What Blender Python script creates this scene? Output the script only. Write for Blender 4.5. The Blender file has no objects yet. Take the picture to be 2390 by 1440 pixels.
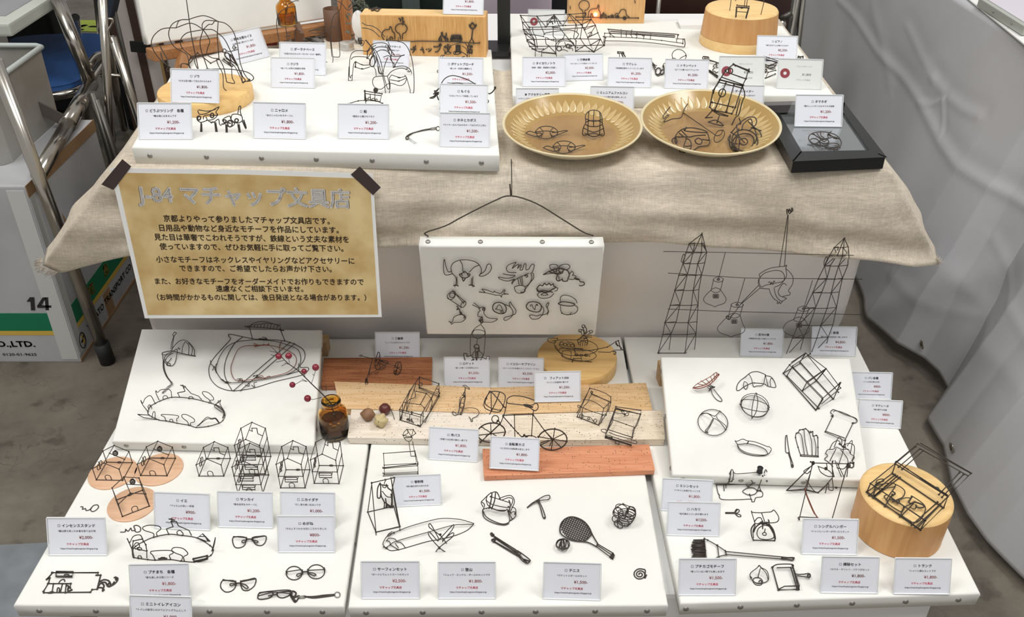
import bpy, bmesh, math, random
from mathutils import Vector, Matrix
from mathutils.geometry import tessellate_polygon
random.seed(7)
S = bpy.context.scene
COL = S.collection
PI = math.pi
R = math.radians
# ---------------------------------------------------------------- camera, world, lights
FPX, CX, CY, CH = 2130.0, 1195.0, 720.0, 1.37
TH = R(33.3)
FW = Vector((0, math.cos(TH), -math.sin(TH)))
UP = Vector((0, math.sin(TH), math.cos(TH)))
CAM = Vector((0, 0, CH))
cd = bpy.data.cameras.new('camera'); cam = bpy.data.objects.new('camera', cd); COL.objects.link(cam)
cam.location = CAM; cam.rotation_euler = (PI / 2 - TH, 0, 0)
cd.sensor_width = 36; cd.lens = 36 * FPX / 2390; cd.clip_start = .02
S.camera = cam
S.view_settings.view_transform = 'Standard'; S.view_settings.look = 'None'
S.view_settings.gamma = 1; S.view_settings.use_curve_mapping = False
S.view_settings.exposure = -0.07
W = bpy.data.worlds.new('hall'); S.world = W; W.use_nodes = True
bg = W.node_tree.nodes['Background']; bg.inputs[0].default_value = (1, .985, .955, 1); bg.inputs[1].default_value = .47
def area(name, loc, sx, sy, power, col=(1, .985, .95), aim=(0, 1.6, .5)):
    l = bpy.data.lights.new(name, 'AREA'); l.shape = 'RECTANGLE'; l.size = sx; l.size_y = sy; l.energy = power; l.color = col
    o = bpy.data.objects.new(name, l); COL.objects.link(o); o.location = loc
    o.rotation_euler = (Vector(aim) - Vector(loc)).to_track_quat('-Z', 'Y').to_euler(); return o
area('hall_light', (-2.2, 1.0, 4.6), 1.6, 1.2, 75)
area('hall_light', (2.2, 1.4, 4.6), 1.6, 1.2, 75)
area('hall_light', (.2, -.9, 4.8), 2.4, 1.0, 85)
S.cycles.max_bounces = 8; S.cycles.transparent_max_bounces = 16
S.cycles.use_denoising = True

# ---------------------------------------------------------------- materials
def mat(name, col, rough=.6, metal=0, var=0, vscale=8, bump=0, bscale=200, col2=None, spec=None, stretch=None, detail=4):
    m = bpy.data.materials.new(name); m.use_nodes = True
    nt = m.node_tree; b = nt.nodes['Principled BSDF']
    b.inputs['Base Color'].default_value = (*col, 1); b.inputs['Roughness'].default_value = rough
    b.inputs['Metallic'].default_value = metal
    if spec is not None: b.inputs['Specular IOR Level'].default_value = spec
    tc = nt.nodes.new('ShaderNodeTexCoord'); mp = nt.nodes.new('ShaderNodeMapping')
    nt.links.new(tc.outputs['Object'], mp.inputs[0])
    if stretch: mp.inputs['Scale'].default_value = stretch
    if var or col2:
        n = nt.nodes.new('ShaderNodeTexNoise'); n.inputs['Scale'].default_value = vscale; n.inputs['Detail'].default_value = detail
        nt.links.new(mp.outputs[0], n.inputs['Vector'])
        r = nt.nodes.new('ShaderNodeValToRGB'); nt.links.new(n.outputs['Fac'], r.inputs[0])
        c2 = col2 or tuple(max(0, c * (1 - var)) for c in col)
        r.color_ramp.elements[0].position = .35; r.color_ramp.elements[1].position = .68
        r.color_ramp.elements[0].color = (*c2, 1); r.color_ramp.elements[1].color = (*col, 1)
        nt.links.new(r.outputs[0], b.inputs['Base Color'])
    if bump:
        n = nt.nodes.new('ShaderNodeTexNoise'); n.inputs['Scale'].default_value = bscale; n.inputs['Detail'].default_value = 3
        nt.links.new(mp.outputs[0], n.inputs['Vector'])
        bp = nt.nodes.new('ShaderNodeBump'); bp.inputs['Strength'].default_value = bump; bp.inputs['Distance'].default_value = .002
        nt.links.new(n.outputs['Fac'], bp.inputs['Height']); nt.links.new(bp.outputs[0], b.inputs['Normal'])
    return m
def wood(name, c1, c2, axis=0, scale=1.0, rough=.6, specks=False, fine=60, dark=None):
    """grain runs along the local axis given"""
    m = bpy.data.materials.new(name); m.use_nodes = True
    nt = m.node_tree; b = nt.nodes['Principled BSDF']; b.inputs['Roughness'].default_value = rough
    N = nt.nodes.new; L = nt.links.new
    tc = N('ShaderNodeTexCoord'); mp = N('ShaderNodeMapping'); L(tc.outputs['Object'], mp.inputs[0])
    sc = [14 * scale] * 3; sc[axis] = 1.0 * scale; mp.inputs['Scale'].default_value = sc
    n1 = N('ShaderNodeTexNoise'); n1.inputs['Scale'].default_value = 5; n1.inputs['Detail'].default_value = 5; L(mp.outputs[0], n1.inputs['Vector'])
    w = N('ShaderNodeTexNoise'); w.inputs['Scale'].default_value = fine / 3; w.inputs['Detail'].default_value = 2; L(mp.outputs[0], w.inputs['Vector'])
    mx = N('ShaderNodeMath'); mx.operation = 'ADD'; L(n1.outputs['Fac'], mx.inputs[0]); L(w.outputs['Fac'], mx.inputs[1])
    r = N('ShaderNodeValToRGB'); L(mx.outputs[0], r.inputs[0]); 
    mm = N('ShaderNodeMath'); mm.operation = 'MULTIPLY'; mm.inputs[1].default_value = .5; L(mx.outputs[0], mm.inputs[0]); L(mm.outputs[0], r.inputs[0])
    r.color_ramp.elements[0].position = .38; r.color_ramp.elements[0].color = (*c2, 1)
    r.color_ramp.elements[1].position = .6; r.color_ramp.elements[1].color = (*c1, 1)
    out = r.outputs[0]
    if specks:
        v = N('ShaderNodeTexVoronoi'); v.inputs['Scale'].default_value = 210; L(tc.outputs['Object'], v.inputs['Vector'])
        m1 = N('ShaderNodeMath'); m1.operation = 'LESS_THAN'; m1.inputs[1].default_value = .19; L(v.outputs['Distance'], m1.inputs[0])
        sx = N('ShaderNodeSeparateColor'); L(v.outputs['Color'], sx.inputs[0])
        m2 = N('ShaderNodeMath'); m2.operation = 'GREATER_THAN'; m2.inputs[1].default_value = .55; L(sx.outputs[0], m2.inputs[0])
        m3 = N('ShaderNodeMath'); m3.operation = 'MULTIPLY'; L(m1.outputs[0], m3.inputs[0]); L(m2.outputs[0], m3.inputs[1])
        mix = N('ShaderNodeMixRGB'); mix.inputs[2].default_value = (.05, .03, .02, 1); L(m3.outputs[0], mix.inputs[0]); L(out, mix.inputs[1]); out = mix.outputs[0]
    L(out, b.inputs['Base Color'])
    bp = N('ShaderNodeBump'); bp.inputs['Strength'].default_value = .25; bp.inputs['Distance'].default_value = .001
    L(mx.outputs[0], bp.inputs['Height']); L(bp.outputs[0], b.inputs['Normal'])
    return m
def clear(name, tint=(.96, .98, .98), gloss=.1, rough=.05):
    m = bpy.data.materials.new(name); m.use_nodes = True; nt = m.node_tree; nt.nodes.clear(); N = nt.nodes.new; L = nt.links.new
    o = N('ShaderNodeOutputMaterial'); t = N('ShaderNodeBsdfTransparent'); t.inputs[0].default_value = (*tint, 1)
    g = N('ShaderNodeBsdfGlossy'); g.inputs['Roughness'].default_value = rough; mx = N('ShaderNodeMixShader')
    f = N('ShaderNodeFresnel'); f.inputs[0].default_value = 1.45; gm = N('ShaderNodeNewGeometry'); sb = N('ShaderNodeMath'); sb.operation = 'SUBTRACT'; sb.inputs[0].default_value = 1.0
    L(gm.outputs['Backfacing'], sb.inputs[1]); ml = N('ShaderNodeMath'); ml.operation = 'MULTIPLY'; sb.inputs[0].default_value = 1.0; L(f.outputs[0], ml.inputs[0]); L(sb.outputs[0], ml.inputs[1])
    a = N('ShaderNodeMath'); a.operation = 'ADD'; a.inputs[1].default_value = gloss; ml2 = N('ShaderNodeMath'); ml2.operation = 'MULTIPLY'; ml2.inputs[1].default_value = .45; L(ml.outputs[0], ml2.inputs[0])
    L(ml2.outputs[0], a.inputs[0]); L(a.outputs[0], mx.inputs[0]); L(t.outputs[0], mx.inputs[1]); L(g.outputs[0], mx.inputs[2]); L(mx.outputs[0], o.inputs[0])
    return m
def tinted_glass(name, col):
    m = bpy.data.materials.new(name); m.use_nodes = True; b = m.node_tree.nodes['Principled BSDF']
    b.inputs['Base Color'].default_value = (*col, 1); b.inputs['Transmission Weight'].default_value = 1
    b.inputs['Roughness'].default_value = .03; b.inputs['IOR'].default_value = 1.45
    return m
def emis(name, col, s):
    m = mat(name, col, .5); b = m.node_tree.nodes['Principled BSDF']
    b.inputs['Emission Color'].default_value = (*col, 1); b.inputs['Emission Strength'].default_value = s; return m

M = {}
M['canvas'] = mat('white_canvas', (.84, .84, .80), .75, var=.05, vscale=5, bump=.12, bscale=900)
M['canvas_used'] = mat('used_canvas', (.86, .86, .82), .75, col2=(.78, .78, .745), vscale=7, bump=.12, bscale=900, detail=7)
def linen_mat():
    m = mat('linen_cloth', (.70, .62, .51), .9, col2=(.60, .52, .415), vscale=2.2, bump=0, detail=6)
    nt = m.node_tree; b = nt.nodes['Principled BSDF']; N = nt.nodes.new; L = nt.links.new
    src = b.inputs['Base Color'].links[0].from_socket; tc = N('ShaderNodeTexCoord'); prev = src; hs = []
    for sc, lo, hi in [((60, 900, 900), .86, 1.08), ((900, 60, 60), .88, 1.06), ((25, 160, 160), .90, 1.06)]:
        mp = N('ShaderNodeMapping'); mp.inputs['Scale'].default_value = sc; L(tc.outputs['Object'], mp.inputs[0])
        n = N('ShaderNodeTexNoise'); n.inputs['Scale'].default_value = 1; n.inputs['Detail'].default_value = 3; L(mp.outputs[0], n.inputs['Vector'])
        r = N('ShaderNodeMapRange'); r.inputs['From Min'].default_value = .35; r.inputs['From Max'].default_value = .65; r.inputs['To Min'].default_value = lo; r.inputs['To Max'].default_value = hi; L(n.outputs['Fac'], r.inputs['Value'])
        x = N('ShaderNodeMixRGB'); x.blend_type = 'MULTIPLY'; x.inputs[0].default_value = 1; L(prev, x.inputs[1]); L(r.outputs[0], x.inputs[2]); prev = x.outputs[0]; hs.append(n)
    L(prev, b.inputs['Base Color'])
    bp = N('ShaderNodeBump'); bp.inputs['Strength'].default_value = .4; bp.inputs['Distance'].default_value = .001; L(hs[0].outputs['Fac'], bp.inputs['Height']); L(bp.outputs[0], b.inputs['Normal'])
    return m
M['linen'] = linen_mat()
M['skirt'] = mat('grey_white_cloth', (.86, .82, .785), .8, var=.06, vscale=3, bump=.15, bscale=700)
M['grey_cloth'] = mat('grey_cover_cloth', (.47, .475, .50), .55, col2=(.43, .425, .43), vscale=2.5, bump=.1, bscale=500)
M['white_top'] = mat('white_plastic_top', (.85, .85, .85), .4)
M['wire'] = mat('dark_iron_wire', (.06, .048, .04), .5, metal=.35)
M['wire_red'] = mat('copper_wire', (.30, .10, .07), .45, metal=.5)
M['tack'] = mat('steel_tack', (.33, .32, .30), .4, metal=.8)
M['paper'] = mat('card_paper', (.86, .86, .93), .6)
M['paper_white'] = mat('white_paper', (.82, .82, .81), .6)
M['ink'] = mat('black_ink', (.03, .03, .035), .6)
M['ink_grey'] = mat('grey_ink', (.10, .09, .10), .6)
M['ink_price'] = mat('dull_red_ink', (.42, .10, .10), .6)
M['ink_shop'] = mat('pink_red_ink', (.70, .03, .11), .6)
M['ink_faint'] = mat('faint_ink', (.42, .41, .40), .6)
M['acrylic'] = clear('clear_acrylic', (.985, .99, .99), .02)
M['acrylic_edge'] = mat('acrylic_edge', (.70, .72, .74), .15, spec=.8)
M['chrome'] = mat('chrome', (.50, .47, .42), .18, metal=1)
M['dark_metal'] = mat('dark_metal', (.10, .095, .085), .35, metal=.7)
M['black'] = mat('black_lacquer', (.010, .011, .011), .35)
M['rubber'] = mat('black_rubber', (.012, .012, .013), .6)
M['disc'] = wood('pale_yellow_wood', (.86, .57, .235), (.78, .48, .175), 0, .5, .5)
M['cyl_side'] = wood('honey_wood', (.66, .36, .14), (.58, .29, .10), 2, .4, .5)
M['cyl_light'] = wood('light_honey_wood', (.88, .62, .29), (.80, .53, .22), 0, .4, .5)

# ---------------------------------------------------------------- geometry helpers
def ray(px, py): return FW + Vector((1, 0, 0)) * ((px - CX) / FPX) + UP * ((CY - py) / FPX)
def P(px, py, z=0.0):
    d = ray(px, py); return CAM + d * ((z - CH) / d.z)
def PY(px, py, Y):
    d = ray(px, py); return CAM + d * (Y / d.y)
def PX(px, py, X):
    d = ray(px, py); return CAM + d * (X / d.x)
class Flat:
    """horizontal (or gently tilted) surface: pixel + height in mm -> world point"""
    def __init__(s, z=None, pts=None):
        if pts: s.co = pts[0]; s.no = (pts[1] - pts[0]).cross(pts[2] - pts[0]).normalized(); s.no = s.no if s.no.z > 0 else -s.no
        else: s.co = Vector((0, 0, z)); s.no = Vector((0, 0, 1))
    def at(s, x, y, h=0.0):
        d = ray(x, y); co = s.co + s.no * (h * .001)
        return CAM + d * ((co - CAM).dot(s.no) / d.dot(s.no))
class Up:
    """upright surface standing on a base point of a flat one; h = depth offset in mm"""
    def __init__(s, base, lean=0, yaw=0):
        s.co = base; s.no = Vector((math.sin(yaw) * math.cos(lean), -math.cos(yaw) * math.cos(lean), math.sin(lean)))
    def at(s, x, y, h=0.0):
        d = ray(x, y); co = s.co - s.no * (h * .001)
        return CAM + d * ((co - CAM).dot(s.no) / d.dot(s.no))
def tagit(o, label=None, cat=None, group=None, kind=None):
    if label: o['label'] = label
    if cat: o['category'] = cat
    if group: o['group'] = group
    if kind: o['kind'] = kind
    return o
def thing(name, label, cat, loc=(0, 0, 0), rz=0, group=None):
    o = bpy.data.objects.new(name, None); COL.objects.link(o); o.empty_display_size = .02
    o.location = loc; o.rotation_euler = (0, 0, rz); return tagit(o, label, cat, group)
def link(name, me, m, parent=None, loc=None, rot=None):
    o = bpy.data.objects.new(name, me); COL.objects.link(o)
    if m is not None:
        me.materials.clear()
        for k in (m if isinstance(m, (list, tuple)) else [m]): me.materials.append(k)
    if parent is not None: o.parent = parent
    if loc is not None: o.location = loc
    if rot is not None: o.rotation_euler = rot
    return o
def smooth(me):
    for p in me.polygons: p.use_smooth = True
class B:
    """collects shapes into one bmesh"""
    def __init__(s): s.bm = bmesh.new()
    def box(s, c, d, rz=0, bev=0, rot=None, mi=0):
        mx = Matrix.Translation(c) @ (rot.to_4x4() if rot is not None else Matrix.Rotation(rz, 4, 'Z')) @ Matrix.Diagonal((d[0], d[1], d[2], 1))
        r = bmesh.ops.create_cube(s.bm, size=1, matrix=mx)
        fs = {f for v in r['verts'] for f in v.link_faces}
        for f in fs: f.material_index = mi
        if bev: bmesh.ops.bevel(s.bm, geom=list({e for v in r['verts'] for e in v.link_edges}), offset=bev, segments=2, affect='EDGES', profile=.7)
        return s
    def lathe(s, prof, n=40, c=(0, 0, 0), mi=0, sx=1, sy=1):
        rings = []
        for r_, z in prof:
            rings.append([s.bm.verts.new((c[0] + r_ * sx * math.cos(2 * PI * i / n), c[1] + r_ * sy * math.sin(2 * PI * i / n), c[2] + z)) for i in range(n)] if r_ > 1e-6 else [s.bm.verts.new((c[0], c[1], c[2] + z))])
        for a, b in zip(rings, rings[1:]):
            for i in range(n):
                j = (i + 1) % n
                q = [a[i % len(a)], a[j % len(a)], b[j % len(b)], b[i % len(b)]]
                u = []
                for v in q:
                    if v not in u: u.append(v)
                if len(u) > 2:
                    f = s.bm.faces.new(u); f.material_index = mi; f.smooth = True
        return s
    def tube(s, pts, r, n=8, closed=False, cap=True, mi=0):
        pts = [Vector(p) for p in pts]
        if len(pts) < 2: return s
        m = len(pts); rings = []; prev = None
        for i, p in enumerate(pts):
            if closed: t = (pts[(i + 1) % m] - pts[i - 1])
            else: t = pts[min(i + 1, m - 1)] - pts[max(i - 1, 0)]
            if t.length < 1e-9: t = Vector((0, 0, 1))
            t.normalize()
            if prev is None:
                a = Vector((0, 0, 1)) if abs(t.z) < .9 else Vector((1, 0, 0)); nn = t.cross(a).normalized()
            else:
                nn = prev - t * prev.dot(t)
                nn = nn.normalized() if nn.length > 1e-6 else t.orthogonal().normalized()
            prev = nn; b = t.cross(nn); k = 1.0
            rr = r[i] if isinstance(r, (list, tuple)) else r
            if 0 < i < m - 1 or closed:
                d1 = (pts[i] - pts[i - 1]); d2 = (pts[(i + 1) % m] - pts[i])
                if d1.length > 1e-9 and d2.length > 1e-9:
                    k = min(1.5, 1 / max(.5, math.cos(d1.angle(d2) / 2)))
            rings.append([s.bm.verts.new(p + (nn * math.cos(2 * PI * q / n) + b * math.sin(2 * PI * q / n)) * rr * k) for q in range(n)])
        prs = list(zip(rings, rings[1:])) + ([(rings[-1], rings[0])] if closed else [])
        for a, b in prs:
            for q in range(n):
                f = s.bm.faces.new((a[q], a[(q + 1) % n], b[(q + 1) % n], b[q])); f.smooth = True; f.material_index = mi
        if cap and not closed:
            for rg in (rings[0], rings[-1]): s.bm.faces.new(rg).material_index = mi
        return s
    def ball(s, c, r, sx=1, sy=1, sz=1, u=8, v=6, mi=0):
        mx = Matrix.Translation(c) @ Matrix.Diagonal((sx, sy, sz, 1))
        rr = bmesh.ops.create_uvsphere(s.bm, u_segments=u, v_segments=v, radius=r, matrix=mx)
        for f in {f for w in rr['verts'] for f in w.link_faces}: f.smooth = True; f.material_index = mi
        return s
    def poly(s, pts, th=None, nrm=None, mi=0):
        """polygon, extruded by th along -nrm when given"""
        pts = [Vector(p) for p in pts]; vs = [s.bm.verts.new(p) for p in pts]
        f = s.bm.faces.new(vs); f.material_index = mi
        if th:
            f.normal_update(); nn = Vector(nrm) if nrm is not None else f.normal.copy()
            if f.normal.dot(nn) < 0: f.normal_flip()
            lo = [s.bm.verts.new(p - nn * th) for p in pts]; k = len(pts)
            g = s.bm.faces.new(lo[::-1]); g.material_index = mi
            for i in range(k):
                h = s.bm.faces.new((vs[i], lo[i], lo[(i + 1) % k], vs[(i + 1) % k])); h.material_index = mi
        return s
    def bevel(s, off, seg=2):
        bmesh.ops.bevel(s.bm, geom=list(s.bm.edges), offset=off, segments=seg, affect='EDGES', profile=.7); return s
    def done(s, name, m, parent=None, loc=None, rot=None, origin=None, sm=False):
        bmesh.ops.recalc_face_normals(s.bm, faces=list(s.bm.faces))
        if origin is not None: bmesh.ops.translate(s.bm, verts=list(s.bm.verts), vec=-Vector(origin)); loc = origin
        me = bpy.data.meshes.new(name); s.bm.to_mesh(me); s.bm.free()
        if sm: smooth(me)
        return link(name, me, m, parent, loc, rot)
def grid_mesh(rows, thick=0):
    """rows of points -> quad sheet (mesh data), smooth"""
    n = len(rows[0]); vs = [tuple(p) for r_ in rows for p in r_]
    fs = [(i * n + j, i * n + j + 1, (i + 1) * n + j + 1, (i + 1) * n + j) for i in range(len(rows) - 1) for j in range(n - 1)]
    me = bpy.data.meshes.new('sheet'); me.from_pydata(vs, [], fs); smooth(me); return me
def lerp(a, b, t): return a + (b - a) * t
def polyline(pts, t):
    """point at fraction t of a control list (even parameter)"""
    k = t * (len(pts) - 1); i = min(int(k), len(pts) - 2); return pts[i].lerp(pts[i + 1], k - i)
def cat(pts, closed=False, n=6):
    """Catmull-Rom through points"""
    m = len(pts); out = []
    if m < 3: return pts
    rng = range(m) if closed else range(m - 1)
    for i in rng:
        p0 = pts[(i - 1) % m] if closed or i > 0 else pts[0] * 2 - pts[1]
        p1 = pts[i]; p2 = pts[(i + 1) % m]
        p3 = pts[(i + 2) % m] if closed or i < m - 2 else p2 * 2 - p1
        for k in range(n):
            t = k / n
            out.append(.5 * ((2 * p1) + (p2 - p0) * t + (2 * p0 - 5 * p1 + 4 * p2 - p3) * t * t + (3 * p1 - p0 - 3 * p2 + p3) * t ** 3))
    if not closed: out.append(pts[-1].copy())
    return out
# text -> flat mesh, em = advance of one full-width glyph in metres
_tc = {}
def text_mesh(body, em, bold=0.0, align='CENTER', lines=1.0, res=2):
    key = (body, round(em, 6), bold, align, lines)
    if key in _tc: return _tc[key]
    c = bpy.data.curves.new('lettering', 'FONT'); c.body = body; c.size = em * EMK; c.resolution_u = res
    c.align_x = align; c.align_y = 'CENTER'; c.space_line = lines
    o = bpy.data.objects.new('t', c); COL.objects.link(o)
    dg = bpy.context.evaluated_depsgraph_get(); me = bpy.data.meshes.new_from_object(o.evaluated_get(dg))
    bpy.data.objects.remove(o); me.name = 'lettering'
    if bold:
        r_ = abs(bold) * em * .5; sh = [(-r_, 0), (r_, 0), (0, r_), (0, -r_)] if bold > 0 else [(r_ * math.cos(k * PI / 4), r_ * math.sin(k * PI / 4)) for k in range(8)]
        bm = bmesh.new()
        for dx, dy in sh:
            m2 = me.copy(); m2.transform(Matrix.Translation((dx, dy, 0))); bm.from_mesh(m2); bpy.data.meshes.remove(m2)
        bm.to_mesh(me); bm.free()
    _tc[key] = me
    return me
def em_scale():
    c = bpy.data.curves.new('t', 'FONT'); c.size = 1; w = []
    o = bpy.data.objects.new('t', c); COL.objects.link(o)
    for b in ('田', '田田田田田田田田田田田'):
        c.body = b; dg = bpy.context.evaluated_depsgraph_get(); dg.update(); me = bpy.data.meshes.new_from_object(o.evaluated_get(dg))
        xs = [v.co.x for v in me.vertices]; w.append(max(xs) - min(xs))
    bpy.data.objects.remove(o); return 10 / (w[1] - w[0])
EMK = em_scale()
def put_text(body, em, m, parent, x, y, z=0, name='lettering', bold=0, align='CENTER', width=None, rot=None, lines=1.0, sx=1):
    me = text_mesh(body, em, bold, align, lines)
    o = link(name, me.copy() if me.materials and me.materials[0] is not m else me, m, parent, (x, y, z), rot)
    if width:
        xs = [v.co.x for v in me.vertices]
        if xs: o.scale = (width / (max(xs) - min(xs)), 1, 1)
    elif sx != 1: o.scale = (sx, 1, 1)
    return o
# ---------------------------------------------------------------- setting
ZU = .724; ZT = .692; ZL = .215; ZR = .720
def floor():
    m = bpy.data.materials.new('worn_concrete'); m.use_nodes = True; nt = m.node_tree; b = nt.nodes['Principled BSDF']; N = nt.nodes.new; L = nt.links.new
    tc = N('ShaderNodeTexCoord'); n = N('ShaderNodeTexNoise'); n.inputs['Scale'].default_value = 3; n.inputs['Detail'].default_value = 12; n.inputs['Roughness'].default_value = .7
    L(tc.outputs['Object'], n.inputs['Vector']); r = N('ShaderNodeValToRGB'); L(n.outputs['Fac'], r.inputs[0])
    r.color_ramp.elements[0].position = .33; r.color_ramp.elements[0].color = (.085, .073, .055, 1)
    r.color_ramp.elements[1].position = .66; r.color_ramp.elements[1].color = (.20, .175, .14, 1)
    n3 = N('ShaderNodeTexNoise'); n3.inputs['Scale'].default_value = 14; n3.inputs['Detail'].default_value = 8; L(tc.outputs['Object'], n3.inputs['Vector'])
    r3 = N('ShaderNodeValToRGB'); r3.color_ramp.elements[0].position = .33; r3.color_ramp.elements[0].color = (.35, .33, .3, 1); r3.color_ramp.elements[1].position = .42; L(n3.outputs['Fac'], r3.inputs[0])
    mu = N('ShaderNodeMixRGB'); mu.blend_type = 'MULTIPLY'; mu.inputs[0].default_value = .6; L(r.outputs[0], mu.inputs[1]); L(r3.outputs[0], mu.inputs[2])
    v = N('ShaderNodeTexVoronoi'); v.feature = 'DISTANCE_TO_EDGE'; v.inputs['Scale'].default_value = 2.3
    wn = N('ShaderNodeTexNoise'); wn.inputs['Scale'].default_value = 5; wn.inputs['Detail'].default_value = 6; L(tc.outputs['Object'], wn.inputs['Vector'])
    va = N('ShaderNodeVectorMath'); va.operation = 'MULTIPLY_ADD'; va.inputs[1].default_value = (.5, .5, .5); L(wn.outputs['Color'], va.inputs[0]); L(tc.outputs['Object'], va.inputs[2]); L(va.outputs[0], v.inputs['Vector'])
    lt = N('ShaderNodeMath'); lt.operation = 'LESS_THAN'; lt.inputs[1].default_value = .0025; L(v.outputs['Distance'], lt.inputs[0])
    mx = N('ShaderNodeMixRGB'); mx.inputs[2].default_value = (.05, .045, .035, 1); q_ = N('ShaderNodeMath'); q_.operation = 'MULTIPLY'; q_.inputs[1].default_value = .45; L(lt.outputs[0], q_.inputs[0]); L(q_.outputs[0], mx.inputs[0]); L(mu.outputs[0], mx.inputs[1]); L(mx.outputs[0], b.inputs['Base Color'])
    b.inputs['Roughness'].default_value = .55
    bp = N('ShaderNodeBump'); bp.inputs['Strength'].default_value = .3; bp.inputs['Distance'].default_value = .004; L(n.outputs['Fac'], bp.inputs['Height']); L(bp.outputs[0], b.inputs['Normal'])
    B_ = B(); B_.poly([(-6, -2, 0), (6, -2, 0), (6, 9, 0), (-6, 9, 0)]); o = B_.done('floor', m); o['kind'] = 'structure'
floor()
# silver tape strip on the floor, bottom left
b = B(); b.poly([P(-60, 1275), P(210, 1262), P(150, 1500), P(-80, 1520)], .0006, (0, 0, 1))
for v in b.bm.verts: v.co.z += .0008
tagit(b.done('floor_tape', mat('silver_tape', (.42, .45, .48), .25, metal=.7, var=.3, vscale=12, bump=.4, bscale=20)), 'shiny silver tape sheet stuck on the concrete floor at the lower left', 'tape')

# ---------------------------------------------------------------- stretched canvases
GC = 'white stretched canvases used as display boards'
def canvas(name, label, tl, tr, br, bl, th, tacks=(), side_tacks=(), m='canvas', left_tacks=(), group=GC):
    """tl.. = world corners of the top face; tacks = fractions along the front edge"""
    nn = (br - bl).cross(tl - bl).normalized(); 
    if nn.dot(CAM - (tl + br) / 2) < 0: nn = -nn
    org = bl - nn * th
    t = thing(name, label, 'canvas', org, 0, group)
    b = B(); segs = 12
    def edge(a, c): return [a.lerp(c, i / segs) for i in range(segs)]
    ring = edge(bl, br) + edge(br, tr) + edge(tr, tl) + edge(tl, bl)
    cc = (tl + tr + bl + br) / 4; k = len(ring); r_ = .0035
    def inset(p, d): 
        v = cc - p; u = (br - bl).normalized(); w = nn.cross(u); a = v.dot(u); c = v.dot(w)
        return p + u * math.copysign(min(abs(d), abs(a)), a) * (abs(p_edge(p, 0)) < 1e-4) + w * math.copysign(min(abs(d), abs(c)), c) * (abs(p_edge(p, 1)) < 1e-4)
    def p_edge(p, w):
        def dist(a, c): 
            e = (c - a).normalized(); q = p - a; return (q - e * q.dot(e)).length
        return min(dist(bl, tl), dist(br, tr)) if w == 0 else min(dist(bl, br), dist(tl, tr))
    levels = [(r_, 0), (r_ * .3, -r_ * .3), (0, -r_), (.0008, -th * .5), (.0012, -th)]
    prev = None; rings = []
    for ins, dz in levels:
        rings.append([b.bm.verts.new(inset(p, ins) + nn * dz - org) for p in ring])
    for A, C in zip(rings, rings[1:]):
        for i in range(k):
            f = b.bm.faces.new((A[i], A[(i + 1) % k], C[(i + 1) % k], C[i])); f.smooth = True
    b.bm.faces.new(rings[0]); b.bm.faces.new(rings[-1][::-1])
    b.done('stretched_cloth', M[m], t)
    def tk(a, c, fr):
        out = (a - cc); u = (c - a).normalized(); out = nn.cross(u); out = out if out.dot(a - cc) > 0 else -out
        rot = out.to_track_quat('Z', 'Y').to_matrix()
        for f in fr:
            q = B(); q.lathe([(0, .0016), (.0028, .0013), (.0042, .0004), (.0046, -.0006)], 14)
            o = q.done('tack', M['tack'], t, a.lerp(c, f) - nn * th * .52 + out * .0002 - org); o.rotation_euler = rot.to_euler()
    tk(bl, br, tacks); tk(br, tr, side_tacks); tk(bl, tl, left_tacks)
    return t
def fr(xs, x0, x1): return [(x - x0) / (x1 - x0) for x in xs]
# low platform under the lower canvases and its legs
b = B(); b.box((0, 1.27, .095), (1.36, .60, .18), bev=.01)
tagit(b.done('display_platform', M['white_top'], origin=(0, 1.27, .005)), 'low white platform hidden under the three front canvases', 'platform')
zc = ZL
canvas('canvas_board', 'large white canvas at the lower left under the wire houses and eyeglasses', P(388, 790, zc), P(896, 790, zc), P(803, 1415, zc), P(30, 1412, zc), .028, fr([85, 218, 485, 620, 750], 30, 803), [.2, .45, .7])
canvas('canvas_board', 'large white canvas in the lower middle, under the tennis racket and surfboard', P(900, 788, zc), P(1450, 785, zc), P(1560, 1412, zc), P(812, 1417, zc), .028, fr([852, 985, 1123, 1250, 1390, 1512], 812, 1560), [], left_tacks=[.1, .25, .4])
canvas('canvas_board', 'large white canvas at the lower right, under the broom and the round wooden box', P(1455, 785, zc), P(1992, 788, zc), P(2290, 1385, zc), P(1588, 1408, zc), .028, fr([1603, 1730, 1862, 1992, 2118, 2243], 1588, 2290))
RL = (P(330, 767, .285), P(752, 769, .285), P(733, 1040, .241), P(260, 1030, .241))
canvas('canvas_board', 'small propped canvas at the left under the wire town ring and race track', *RL, .024, fr([290, 426], 260, 733), [.15, .5, .85], m='canvas_used')
RR = (P(1542, 832, .30), P(1985, 835, .30), P(2030, 1122, .242), P(1569, 1108, .242))
canvas('canvas_board', 'small propped canvas at the right under the wire breads and croissant', *RR, .024, fr([1595, 1733, 1880], 1569, 2030), [], m='canvas_used', left_tacks=[.08, .5, .9])
UL = (P(433, 111, ZU), P(1147, 115, ZU), P(1166, 361, ZU), P(306, 343, ZU))
canvas('canvas_board', 'white canvas on the upper left of the linen table, tacks along its front', *UL, .032, fr([345, 480, 610, 739, 870, 996, 1124], 306, 1166), [.2, .5, .8])
UR = (P(1189, 32, ZR), P(1828, 60, ZR), P(1947, 222, ZR), P(1196, 222, ZR))
canvas('canvas_board', 'white canvas on the upper right of the linen table under the wire piano', *UR, .027, [], [.5])
SL = Flat(pts=[RL[0], RL[1], RL[2]]); SR = Flat(pts=[RR[0], RR[1], RR[2]])
FLo = Flat(ZL); FUp = Flat(ZU); FRt = Flat(ZR); FTb = Flat(ZT)
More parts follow.
